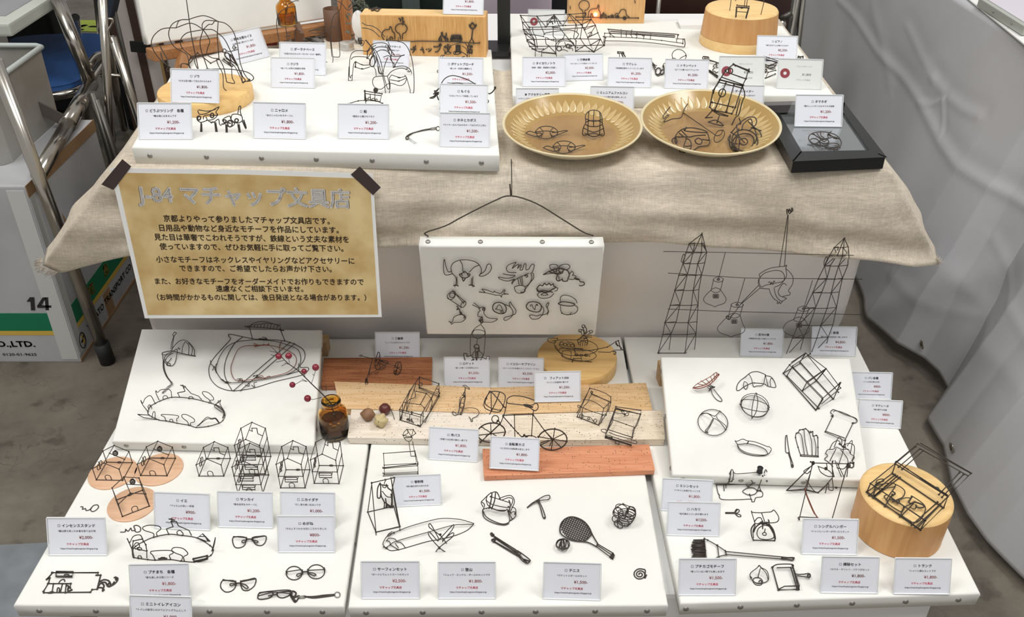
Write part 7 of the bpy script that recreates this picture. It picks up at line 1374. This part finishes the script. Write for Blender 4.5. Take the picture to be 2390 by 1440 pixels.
w('wire_steamship', 'wire steamship with a cabin and smoke ball behind the 船 card', 'wire model', 13, SU, [('hull', ['sk|765,872 850,848 920,845 1000,850 1055,868', 's|765,872 815,925', '|765,875 900,900 1030,908', 's|820,935 870,912 950,905 1030,925', '*|1055,868 1050,920', '|1045,870 1040,925', '*s|1030,880 1055,885 1050,925 1030,920', '|912,850 915,905', '*s|1010,850 1035,858']), ('cabin', ['k|905,765 1050,788 1032,855', '*k|905,765 915,845', '|905,785 1045,805', '|905,825 940,835 1020,850', 's|930,840 935,820 950,820 955,845', 's|965,845 968,828 985,828 990,848', 's|995,850 1000,832 1015,838', '|950,795 955,840', '|990,775 990,850', '*|905,765 905,845']), ('smoke_ball', ['*e|997,757,14,17', '*e|997,757,8,17', '*e|997,757,16,8', '*e|997,757,16,16,40', '*e|995,755,5,16'])], r=.0009)
GR = 'tiny wire animal rings at the front left of the upper canvas'
def cx0(x, y): return ((x) / 3.414, (y) / 3.414)
CR[21] = (0, 0, 3.414)
w('wire_animal_ring', 'tiny wire cat-shaped ring, left of two beside the front left card', 'wire ring', 21, Up(FUp.at(*px_(21, 1605, 1050))), [('body', ['s|1575,880 1590,910 1640,905 1690,880 1745,852 1720,895 1735,915 1700,950 1650,960 1600,975 1570,950 1590,920', 's|1580,875 1610,880 1640,885 1680,882 1720,870', 's|1620,950 1625,925 1660,915 1700,920 1735,915', '*e|1690,920,14,18', 's|1660,965 1700,975 1740,950 1750,990 1765,1000', '*s|1680,980 1700,970']), ('leg', ['*s|1603,975 1600,1050 1608,1050 1606,985']), ('leg', ['*s|1712,975 1722,1055 1730,1050 1718,975']), ('face', ['*e|1585,940,14,16', '*|1565,935 1580,945', 's|1640,930 1650,950 1645,960'])], GR, r=.0010)
w('wire_animal_ring', 'tiny wire dog-shaped ring, right of two beside the front left card', 'wire ring', 21, Up(FUp.at(*px_(21, 1805, 1055))), [('body', ['s|1770,960 1790,940 1830,925 1840,950 1870,975 1900,980 1930,960 1925,925 1890,910 1850,915 1840,950', 's|1895,905 1905,850 1918,850 1915,890 1925,925', '*s|1765,990 1790,985 1810,975 1840,985', 's|1800,1000 1840,1010 1870,985 1840,965 1810,965', '*e|1832,985,18,26', '*e|1885,960,14,14', '*e|1790,965,12,10']), ('leg', ['*s|1800,990 1803,1055 1810,1050 1808,995']), ('leg', ['*s|1895,990 1908,1060 1914,1055 1905,990']), ('leg', ['*s|1930,960 1955,1018 1960,1012 1942,955'])], GR, r=.0010)
MU = Up(FUp.at(*px_(13, 1530, 920)))
w('wire_mole', 'wire mole with an arched back behind the もぐら card', 'wire animal', 13, MU, [('back', ['s|1530,870 1535,760 1550,700 1585,655 1640,635 1710,648 1780,675 1830,705 1900,750 1950,790', 's|1560,900 1560,765 1590,720 1650,700 1710,700 1770,725 1850,760', 's|1830,705 1828,730 1840,755', '*|1830,755 1858,762', 's|1540,745 1600,735 1680,762', 's|1530,920 1540,900 1560,890']), ('snout', ['*s|1450,825 1490,805 1510,760 1535,745 1540,770 1510,790 1490,810', '*|1480,790 1525,775', '*|1490,760 1500,815', '*|1480,815 1525,790', 's|1450,825 1480,825 1500,810', '*|1510,800 1525,840', '*|1495,765 1520,760']), ('tail', ['*s|1950,790 1975,775 1995,750 2005,735', '*e|2000,738,5,8', 's|1930,830 1945,850 1935,870'])], r=.0010)
w('phone_strap', 'dark phone strap with a clear connector lying beside the ホネとカボス card', 'strap', 13, FUp, [('cord', ['*s|1262,1140,1 1300,1120,1 1380,1098,1 1460,1085,1', 's|1265,1150,1 1310,1118,1 1390,1092,1 1460,1080,1', '*s|1262,1140,1 1250,1155,1 1258,1170,1 1275,1160,1 1265,1145,1']), ('clasp', ['*|1460,1083,1 1508,1076,1', '*|1460,1090,1 1508,1083,1', '*|1460,1076,1 1505,1070,1'], 'tack'), ('ring', ['e|1520,1080,14,18'], 'wire'), ('connector', ['*|1270,1155,1 1340,1200,1', '*|1275,1168,1 1325,1205,1'], 'acrylic_edge')], r=.0008)
w('wire_brooch_pair', 'tangle of little wire brooches behind the ポケットブローチ card', 'wire ornament', 18, Up(FUp.at(1075, 172)), ['s|1190,830 1185,800 1210,770 1240,775 1260,740 1230,690 1260,640 1300,620 1330,640', 's|1190,830 1200,850 1230,850 1215,800 1240,775', 's|1260,640 1250,700 1280,760 1340,745', '*s|1370,725 1380,760 1440,760 1480,730 1560,780 1540,830 1490,845 1480,810 1530,790', 's|1330,640 1420,610 1520,600 1570,660 1590,760 1585,850', 's|1490,640 1550,690 1570,780', '*|1220,850 1215,885', '|1250,850 1255,885', '*|1280,868 1410,868', 's|1440,870 1450,885', 's|1490,865 1500,880', 's|1405,840 1420,832 1430,845', '|1330,845 1350,840', '*e|1440,670,22,40', '*|1420,640 1460,650', '*|1415,670 1465,675', '*|1415,700 1460,705'], r=.0008)
w('wire_scrap', 'tiny wire scrap left of the ポケットブローチ card', 'wire ornament', 18, FUp, ['s|1160,975,1 1145,990,1 1150,1010,1 1160,1005,1'], r=.0008)
# ---- wires on the sign block
SGU = Up2(SB + Vector((0, -.0022, 0)), SBr + Vector((0, -.0022, 0)))
def onto(parent, cropn, surf, parts, r=.0009):
    for nm, L_ in parts:
        b = B(); strokes(b, cropn, surf, L_, r, Vector()); mx = (Matrix.Translation(parent.location) @ Matrix.Rotation(parent.rotation_euler.z, 4, 'Z')).inverted()
        o = b.done(nm, M['wire'], parent); o.data.transform(mx)
onto(sg, 18, SGU, [
  ('ground_line', ['s|430,560 600,575 760,580 900,575 1100,578 1400,585 1600,600 1730,605 1732,590']), ('wire_house', ['s|400,560 365,500 385,440 420,415 470,410 480,375 498,380 515,440 545,465 550,550', 's|485,555 480,525 500,515 518,530 522,550']), ('wire_tree', ['s|625,550 618,480 570,440 555,390 585,345 650,332 700,350 722,400 700,450 660,475 655,550']), ('wire_bird', ['*s|600,255 630,270 625,300', '*s|640,245 660,250 660,290 685,310', '*|655,310 660,350']),
  ('wire_bicycle', ['*s|1165,575 1175,530 1205,490 1215,450', '*s|1205,490 1240,510 1270,500 1265,460', '*e|1185,555,18,24', '*e|1275,555,18,24', '*|1215,500 1250,540', '*s|1215,450 1200,465 1225,470']), ('wire_bus', ['*sc|1340,570 1342,510 1360,495 1460,495 1475,510 1475,570', '*|1345,520 1475,520', '*|1345,545 1475,545', '*|1350,500 1350,560', '*|1400,500 1400,545', '*|1440,500 1440,545']), ('wire_lamp', ['*s|1585,345 1610,350 1635,318 1660,350 1690,348 1672,380 1640,400 1605,380 1590,350', '*|1640,400 1625,540', 's|1625,540 1600,580 1585,620', 's|1625,540 1650,580 1655,620'])], .0011)
onto(sg, 18, SGU, [('wire_letter', L_) for L_ in [['*s|800,665 830,655 845,640', '*|765,690 850,690', '*s|820,655 825,700 795,740'], ['*s|905,700 940,690 950,700', '*|930,660 955,745'], ['*|990,685 1000,700', '*|1020,680 1028,695', '*s|1060,680 1050,705 1020,725'],
  ['*s|1090,655 1150,655 1180,640 1180,680 1150,720 1110,730', '*e|1185,630,14,14'], ['*|1290,625 1295,645', '*|1235,655 1340,655', '*s|1270,660 1300,720 1340,745', '*s|1320,660 1290,720 1240,745'], ['*c|1410,635 1460,635 1460,710 1410,710', '*|1410,660 1460,660', '*|1410,685 1460,685', '*|1380,725 1485,725', '*|1410,730 1390,750', '*|1455,730 1475,750'], ['*|1580,625 1590,640', '*s|1640,645 1575,645 1575,720 1560,750', '*|1600,660 1640,660', '*|1605,660 1605,690', '*c|1590,700 1630,700 1630,745 1590,745']]], .0010)
b = B(); strokes(b, 18, Flat(ZU + .0892), ['*s|180,120,1 260,125,1 360,118,1', '*s|215,125,1 230,150,1 260,140,1 310,155,1 340,120,1', '*|240,110,1 320,108,1', '*|290,95,1 292,108,1'], .0009, Vector())
o = b.done('wire_plane', M['wire'], sg); o.data.transform((Matrix.Translation(sg.location) @ Matrix.Rotation(sg.rotation_euler.z, 4, 'Z')).inverted())
# ---- wires on the light box
LU2 = Up(Vector((0, (lb0.y + lb1.y) / 2 - .0018, 0)))
onto(lx, 19, LU2, [('ground_line', ['k|785,202 1525,215']), ('wire_tree', ['s|868,215 865,130 830,100 822,50 850,12 895,5 935,30 942,80 915,115 890,130 895,215']), ('wire_house', ['s|930,215 940,140 975,110 1035,100 1045,65 1058,68 1055,120 1072,150 1070,215', 's|960,215 965,170 980,165 990,210']), ('wire_kennel', ['k|1080,215 1085,180 1110,155 1140,180 1145,215', 's|1098,215 1100,185 1115,180 1125,215']), ('wire_trees', ['*|1170,215 1172,185', '*|1160,190 1185,200', '*|1205,215 1215,170', '*|1190,185 1235,190', '*|1225,215 1230,180']), ('wire_car', ['s|1245,185 1260,160 1295,160 1320,118 1370,118 1385,180 1415,200 1415,220', 's|1245,185 1270,205 1295,195 1275,180 1290,215', '*e|1280,200,14,14', '*e|1362,215,18,16']), ('wire_mark', ['s|1480,5 1488,20 1482,38', '|715,70 718,110'])], .0010)
# ---- upper right canvas
XT = Flat(ZR)
w('wire_truss', 'large open wire truss hall with zigzag sides at the left of the upper right canvas', 'wire model', 19, Up(XT.at(*px_(19, 560, 690))), [
  ('truss', ['k|125,182,80 320,192,80 525,175,84 715,170,84 900,155,88', 'k|150,265,60 300,262,60 440,252,60 640,250,60 965,230,64', 'k|160,350,44 225,352,44 600,345,44 880,330,46 1015,300,50', 'k|235,325,44 420,320,44 660,302,46 850,295,46', 'k|175,400,34 260,412,34 400,432,30', 'k|205,470,22 290,468,22 520,468,22 720,460,24 1075,465,30', 'k|235,550,10 545,548,10 890,540,16 1120,535,24', 'k|265,580,4 400,582,4', 'sk|265,580,4 310,600,2 400,625,0 545,640,0', 'k|350,615,2 545,632,0', 'k|780,608,4 940,608,6 1000,615,8 1120,540,20']),
  ('side_frame', ['k|125,182,80 150,265,60 160,350,44 180,400,34 205,480,22 235,550,10 310,600,0', 'k|125,182,80 225,320,44 260,412,30 290,470,20 310,600,0', 'k|150,265,60 225,360,40 245,420,30 290,475,20', 'k|160,350,44 245,420,30', 'k|180,400,34 285,480,20 310,600,0', 'k|205,470,22 300,540,8', 'k|205,490,20 325,560,4', 's|270,318,44 275,380,36 310,450,20 325,560,2']),
  ('side_frame', ['k|965,230,64 1015,300,50 1045,390,36 1075,465,28 1120,540,20', 'k|1015,300,50 885,355,40 965,230,64', 'k|885,355,40 925,445,28 1045,390,36', 'k|925,445,28 955,535,16 1075,465,28', 'k|955,535,16 1000,615,4 1075,465,28', 'k|850,295,46 885,355,40', 'k|860,305,46 835,455,26 890,540,14 1000,615,4', 's|1015,310,50 970,380,38 930,440,28', 's|925,400,34 965,380,38 970,410,34 930,445,28', 'k|780,608,4 890,540,14 990,615,4', 'k|715,170,84 860,300,46']),
  ('roof_zigzag', ['k|320,192,80 430,320,44 525,175,84 630,305,46 715,170,84 850,295,46 900,155,88', 'k|320,192,80 410,405,34', 's|440,320,44 450,250,56 525,185,84', 'k|525,175,84 600,345,42 720,490,20', 'k|700,170,84 785,290,46', 's|785,290,46 765,400,30 760,450,26 785,480,20', 's|785,290,46 800,340,38 795,380,34 815,405,32 800,440,26 780,460,24', '|965,230,64 850,295,46']),
  ('inner_figure', ['s|400,410,30 430,390,32 560,370,34 700,355,36 780,375,34 815,405,32', 's|515,330,40 515,430,26 545,470,20 545,640,0', 's|420,440,26 430,520,14 460,550,8 370,610,0', 's|430,445,24 520,485,18 600,475,18 640,440,22 650,400,28', 'k|460,545,8 545,630,0', 'sk|545,640,0 545,540,8 580,490,16 640,465,20 700,470,20 750,510,12 775,560,6 780,608,2', 's|560,560,6 590,500,14 640,485,16 720,495,14 760,540,8', '*e|585,578,28,26,0,4', 's|630,570,4 680,530,8 740,540,6 700,570,4 660,560,4', '*e|690,545,24,20,0,6', 's|600,600,0 640,590,2 690,610,0', 's|650,500,12 665,545,6', 's|700,580,2 740,575,2 745,605,0', 'k|785,490,18 780,608,2 860,560,10 800,565,10', 's|450,300,48 480,240,56 520,220,60 570,230,56 600,290,48', '*s|470,270,52 500,260,52 510,290,50', '*e|520,205,20,12,0,70', '*|500,325,44 580,325,44', '*|520,180,80 535,270,54', 's|890,155,88 905,175,84 870,215,70']),
  ('post', ['|302,610,2 302,690,0']), ('post', ['|380,620,2 374,692,0']), ('post', ['|548,640,0 562,690,0'])], r=.0010)
w('wire_piano_keys', 'long slim wire bench or keyboard in the middle of the upper right canvas', 'wire model', 19, Up(XT.at(*px_(19, 1120, 545))), [
  ('top_frame', ['*s|1180,385,10 1175,350,10 1190,348,10 1500,375,0 1960,405,-14 1990,425,-14 1990,450,-14', '|1190,365,8 1960,420,-14', '|1190,375,8 1500,400,0 1965,430,-14', '*|1190,395,4 1500,410,0 1960,445,-14']), ('base_frame', ['k|1125,395,6 1180,395,6 1240,440,4', 'k|1110,435,6 1500,450,0 1800,480,-10 2055,515,-16', 's|1120,485,0 1400,490,-4 1700,510,-12 2070,560,-20', 'k|1125,395,6 1115,500,0', '*k|1135,445,0 1120,545,0', 'k|2055,465,-14 2052,520,-18', '*s|2072,460,-14 2080,520,-18 2070,560,-20', 'k|1990,460,-14 2070,465,-14']),
  ('cross_rod', ['|1320,345,4 1322,445,0']), ('cross_rod', ['|1385,365,2 1382,440,0', '*|1375,405,2 1380,415,2']), ('cross_rod', ['|1450,350,0 1435,410,0 1455,450,0', '*|1440,400,0 1430,415,0']), ('cross_rod', ['|1508,378,0 1506,450,0', '*|1490,415,0 1510,415,0']), ('cross_rod', ['|1595,420,-4 1585,465,-4', '*|1570,425,-4 1600,425,-4']), ('cross_rod', ['|1675,400,-6 1665,470,-6']), ('cross_rod', ['|1190,380,6 1190,445,2', '|1975,450,-14 1980,500,-16'])], r=.0009)
w('wire_ukulele', 'wire ukulele head and body peeking over the ウクレレ card', 'wire instrument', 19, Up(XT.at(*px_(19, 1330, 760))), ['k|1280,630 1280,615 1345,618 1352,630 1290,632', '|1300,630 1300,710', '*|1320,630 1365,725', '|1335,628 1390,708', '*|1350,635 1385,705', '*|1325,625 1360,715', 's|1240,715 1280,700 1290,705', '*|1275,700 1290,705', '*|1375,700 1395,710'], r=.0009)
w('wire_guitar', 'wire guitar lying between the ウクレレ and トランペット cards', 'wire instrument', 19, XT, ['*s|1635,715,6 1640,700,6 1675,700,6 1678,715,6', '*s|1680,720,4 1700,760,4 1730,800,4', 's|1690,740,4 1720,770,4 1745,780,4', '*e|1760,845,30,40,20,2', '*s|1690,760,4 1710,800,3 1735,850,2', 's|1730,880,1 1760,900,1 1800,880,1 1830,850,2', '*e|1812,855,22,30,30,2', 's|1850,745,4 1825,760,4 1815,790,4 1830,820,3', '*s|1825,780,4 1835,830,2', 's|1835,870,1 1850,880,1 1840,905,1'], r=.0010)
w('wire_trumpet', 'wire trumpet with a round bell standing over the トランペット card', 'wire instrument', 19, Up(XT.at(*px_(19, 1960, 800))), ['s|1935,690 1925,650 1945,610 1985,588 2040,595 2080,630 2095,665 2080,700 2060,730', 's|2090,660 2050,675 2015,700 2000,730', '*|2085,650 2095,672', 's|1870,725 1890,715 1920,720', 's|1935,690 1940,720 1950,722', 's|1935,692 1965,695 1975,725', '*|1925,690 1940,695'], r=.0009)
w('wire_saxophone', 'wire saxophone lying right of the トランペット card', 'wire instrument', 20, XT, ['*e|20,885,20,22,0,6', '*e|50,888,18,24,0,6', '*e|80,890,14,20,0,6', '*s|0,905,6 60,905,6 100,915,6 250,965,4', '*s|100,925,6 200,950,5 250,975,4', 's|200,965,4 215,1000,3 205,1030,2 240,1030,2', '*|215,970,4 210,1030,2', 's|160,1010,2 185,985,3 215,980,4', 's|160,1010,2 180,1040,1 155,1060,1 160,1085,1 190,1090,1 205,1110,1 240,1095,1', '*|100,1080,1 230,1175,1', '|105,1070,3 235,1160,3', '|100,1095,1 225,1190,1', '*|215,1185,1 235,1160,3', '*|100,1070,2 100,1095,1'], r=.0010)
w('wire_drum_set', 'low wire instrument with ribbed arcs between the two red ring cards', 'wire instrument', 20, XT, ['sk|770,920,10 855,885,14 935,865,16 1015,885,14 1160,935,8', '*s|850,915,10 930,900,12 1020,920,10 1140,950,6', '*s|950,930,8 1050,930,8 1140,960,5 1210,968,5', '*s|945,980,4 1000,1000,4 1050,990,4 1140,960,5', '*s|950,1000,3 1010,1040,2 1080,1030,2 1120,1000,3', 's|950,1030,2 1060,1000,4 1090,980,5', '*|935,870,16 950,930,8', '*e|965,1080,16,22,0,2', 'k|1115,1075,8 1000,1105,6 960,1195,0 1110,1130,2', 's|1000,1030,2 1060,1060,2 1110,1045,2', 's|1040,980,4 1090,1000,3 1130,985,3', '*|855,885,14 950,920,10', '|860,890,14 800,930,8'], r=.0010)
w('wire_piano_stool', 'tiny wire stool behind the right faint card with the red ring', 'wire model', 20, Up(XT.at(*px_(20, 1480, 1010))), ['*k|1465,865 1530,865', '|1465,865 1415,935', '|1480,865 1455,935', '*|1530,870 1540,930', '|1500,870 1505,940', '|1500,870 1465,930', '*s|1385,975 1400,960 1430,975', '*|1485,965 1550,970', '*|1490,940 1510,940'], r=.0009)
ZC = Flat(ZR + .0822)
w('wire_chair', 'tiny wire chair on the tall round wooden box', 'wire chair', 20, Up(ZC.at(*px_(20, 660, 283))), [('seat', ['k|525,78,18 710,98,18 708,125,0 515,112,0 525,78,18', '|530,95,10 705,118,6', '*|585,128,2 635,118,6']), ('leg', ['*|515,112,0 503,268,0', '|525,118,0 512,262,0']), ('leg', ['*|708,125,0 662,285,0', '|695,130,0 655,275,0']), ('leg', ['|518,175,0 695,190,0']), ('backrest', ['|655,-60,20 635,110,20', '|690,-60,20 668,112,20'])], r=.0009)
GL = 'thin wire piano legs standing on the tall round wooden box'
w('wire_rod', 'thin upright wire left of the tiny wire chair', 'wire', 20, Up(ZC.at(*px_(20, 413, 163))), ['|440,-40 413,163'], GL, r=.0009)
w('wire_rod', 'short thin upright wire just above the tiny wire chair', 'wire', 20, Up(ZC.at(*px_(20, 505, 15))), ['|508,-50 505,15'], GL, r=.0009)
w('wire_rod', 'thin upright wire right of the tiny wire chair', 'wire', 20, Up(ZC.at(*px_(20, 890, 222))), ['|935,-10 932,50 890,222'], GL, r=.0009)
# ---- plain wire ornaments on the plates
def plate_plane(px, py, z0, tilt):
    c = P(px, py, .7215); c = Vector((c.x, c.y, z0)); return Flat(pts=[c, c + Vector((.1, 0, 0)), c + Vector((0, .1, .1 * math.tan(tilt)))])
PLs = plate_plane(1335, 304, ZT + .020, R(4.5)); PRs = plate_plane(1655, 299, ZT + .022, R(5.5))
GPl = 'plain wire ornaments on the brown plates'
def wing(x, y, s):
    return ['s|' + ' '.join(f'{x + a * s:.0f},{y + b_ * s:.0f},{h}' for a, b_, h in L_) for L_ in [
        [(-185, 10, 6), (-150, -5, 6), (-90, 10, 6), (-45, 12, 4), (-60, 35, 2), (-100, 40, 2), (-150, 25, 4), (-185, 10, 6)], [(45, 5, 6), (100, 0, 6), (160, -12, 6), (185, -8, 6), (150, 5, 4), (100, 25, 3), (55, 38, 2), (45, 30, 2)],
        [(-100, -5, 8), (-60, -40, 10), (0, -50, 11), (60, -38, 10), (100, 0, 8), (70, 40, 3), (0, 60, 1), (-70, 45, 3), (-100, -5, 8)], [(-60, -38, 10), (-30, 0, 12), (-50, 45, 4)], [(60, -38, 10), (30, 0, 12), (45, 45, 4)], [(-100, 0, 8), (0, -8, 13), (100, 5, 8)]]]
w('wire_ornament', 'plain wire oval with long side loops at the back left of the left plate', 'wire ornament', 14, PLs, wing(345, 1108, .95), GPl, r=.0009)
w('wire_ornament', 'plain wire oval with long side loops at the front of the left plate', 'wire ornament', 14, PLs, wing(492, 1232, .95), GPl, r=.0009)
w('wire_ornament', 'small plain wire dome cage at the right of the left plate', 'wire ornament', 14, Up(PLs.at(*px_(14, 740, 1135))), ['s|675,1030,0 672,970,8 700,935,16 745,925,20 790,940,16 810,985,8 812,1030,0', 's|740,1060,-12 738,1000,-10 745,925,20', 's|675,1000,4 740,1020,-12 810,1005,4', 'e|742,1038,72,26', 's|665,1045,0 650,1090,0 655,1135,0 740,1120,-20 822,1140,0 825,1090,0 812,1040,0', 's|655,1075,0 740,1110,-16 822,1080,0', 's|665,1120,0 740,1148,-18 815,1125,0', 's|700,935,16 695,1000,0 690,1130,-8', 's|790,940,16 795,1000,0 790,1130,-8'], GPl, r=.0010)
w('wire_ornament', 'tall plain wire lantern frame rising from the right plate', 'wire ornament', 14, Up(PRs.at(*px_(14, 1765, 1050))), [
  'k|1915,540,30 2040,590,30 2020,660,20 1990,720,20 1800,670,10 1850,590,10 1915,540,30', 'k|1930,550,34 2045,600,34', 'k|1800,670,10 1745,760,6 1715,900,2 1740,925,0 1900,955,4 1930,900,8 1990,720,20', 's|1840,600,14 2025,665,20', 's|1820,650,10 2005,715,18', 'k|1790,690,8 1985,740,18', 'k|1850,700,8 1760,920,0', 'k|1920,710,14 1855,935,2', 'k|1735,860,2 1910,900,8', 'e|1890,595,18,22,0,16', 'e|1820,780,28,34,20,6', 's|1745,920,0 1690,980,0 1680,990,0 1740,985,0', 's|1730,925,0 1870,975,2 1790,960,0 1740,930,0', 's|1700,1025,-4 1770,1010,-4 1830,1055,-8 1770,1045,-8 1700,1025,-4', '|1800,960,0 1775,1035,-4', 's|1990,720,20 2010,800,20 1990,850,18 1960,960,10 1930,990,6 1890,1075,0', 's|1970,830,18 1935,970,8', 's|1960,990,8 1975,1040,4 1920,1060,2 1890,1075,0', '*|2030,590,32 2050,580,34', 's|1800,680,8 1760,740,8 1745,790,6'], GPl, r=.0012)
w('wire_ornament', 'wire spoon-shaped loop at the back left of the right plate', 'wire ornament', 14, Flat(ZT + .040), ['s|1530,840 1500,825 1440,845 1390,890 1340,950 1322,985 1335,995 1355,970 1370,972 1345,1000 1332,1025 1400,1000 1470,990 1490,950 1510,900 1530,870 1525,840', 's|1500,830 1530,870'], GPl, r=.0010)
w('wire_ornament', 'thin wire rod with a ring at its end lying across the right plate', 'wire ornament', 14, Flat(ZT + .030), ['|1490,945 1770,1140', 's|1770,1140 1800,1135 1820,1110 1815,1095 1780,1105 1755,1150 1755,1185 1780,1195 1820,1170 1840,1125 1830,1095 1815,1095'], GPl, r=.0009)
w('wire_ornament', 'plain oval wire openwork at the front left of the right plate', 'wire ornament', 14, PRs, ['s|1450,1110,8 1500,1080,16 1580,1075,16 1680,1100,14 1700,1130,10 1715,1190,4 1700,1220,1 1620,1235,1 1560,1280,1 1535,1285,1', 's|1450,1110,8 1425,1150,4 1430,1200,1 1465,1275,1', 'sc|1400,1190,2 1405,1165,4 1430,1160,4 1440,1195,2 1420,1215,1', 's|1515,1080,16 1510,1100,12 1600,1110,14 1690,1115,12', 's|1430,1150,6 1520,1150,14 1550,1150,16 1600,1140,14 1680,1135,10', 's|1510,1160,12 1550,1180,10 1560,1230,4 1540,1285,1', 's|1520,1165,12 1500,1220,6 1505,1270,1', 's|1590,1180,10 1620,1160,10 1650,1180,8 1640,1210,3 1605,1205,4 1590,1180,10', 's|1460,1120,8 1500,1150,12', 's|1480,1100,10 1530,1150,14', '*|1500,1095,14 1520,1070,16', '|1510,1230,4 1560,1225,4', 's|1650,1170,6 1710,1180,4', '|1465,1275,1 1510,1285,1'], GPl, r=.0012)
w('wire_ornament', 'crumpled plain wire openwork at the right of the right plate', 'wire ornament', 14, PRs, ['e|2010,1180,110,90,10,10', 'e|1995,1195,95,70,-20,4', 's|1900,1110,10 1960,1040,22 2030,990,26 2090,985,26 2110,1020,22 2090,1060,16 2040,1100,12', 's|1985,1090,14 2000,1040,20 2060,1000,24 2080,1060,18 2130,1100,12 2150,1150,6 2130,1220,2', 's|1890,1140,10 1880,1200,4 1900,1250,1 1960,1300,0 1985,1290,0', 's|1890,1110,12 1960,1160,10 1960,1250,2', 's|1960,1080,16 1930,1200,6 1900,1250,1', 's|1940,1050,20 1960,1140,10 2010,1200,4', 'e|2000,1190,34,28,0,8', '*s|1890,1240,2 1920,1230,4 1940,1260,2 1910,1265,1', '*s|1920,1250,1 1960,1285,1 1980,1295,0', 's|2040,1020,20 2090,1080,14 2110,1160,6 2080,1230,2', 's|2060,1070,14 2150,1100,10', 's|1890,1130,10 1870,1170,6 1900,1200,4 1950,1210,4'], GPl, r=.0012)
# onion-like wire piece in the black frame
w('wire_onion', 'oval wire piece with looped hoops lying in the black frame', 'wire ornament', 15, Flat(fz - .003), ['sc|530,1165,4 545,1130,8 600,1110,10 680,1110,10 760,1135,8 800,1180,4 800,1220,1 760,1255,0 700,1245,0 640,1225,0 560,1200,1', 's|570,1125,9 620,1160,10 660,1190,6 690,1165,10', 's|600,1120,9 640,1165,8 700,1160,8 750,1150,8 790,1170,6', 'sc|540,1185,2 560,1165,4 600,1170,4 615,1190,2 590,1205,1 555,1202,1', 'sc|625,1180,3 680,1170,4 700,1195,1 660,1205,1 630,1195,1', 'sc|670,1225,1 700,1205,2 760,1205,2 785,1220,1 750,1240,0 690,1238,0', 's|630,1105,12 635,1140,8 660,1160,6', 's|700,1120,10 720,1140,9 770,1165,6', '*|560,1125,9 580,1130,9', '*|695,1130,9 715,1145,8', '*|740,1160,8 770,1165,6', '*|740,1250,0 775,1255,0', 's|720,1105,10 690,1130,10 700,1165,6', 's|615,1190,2 640,1225,0'], r=.0010)
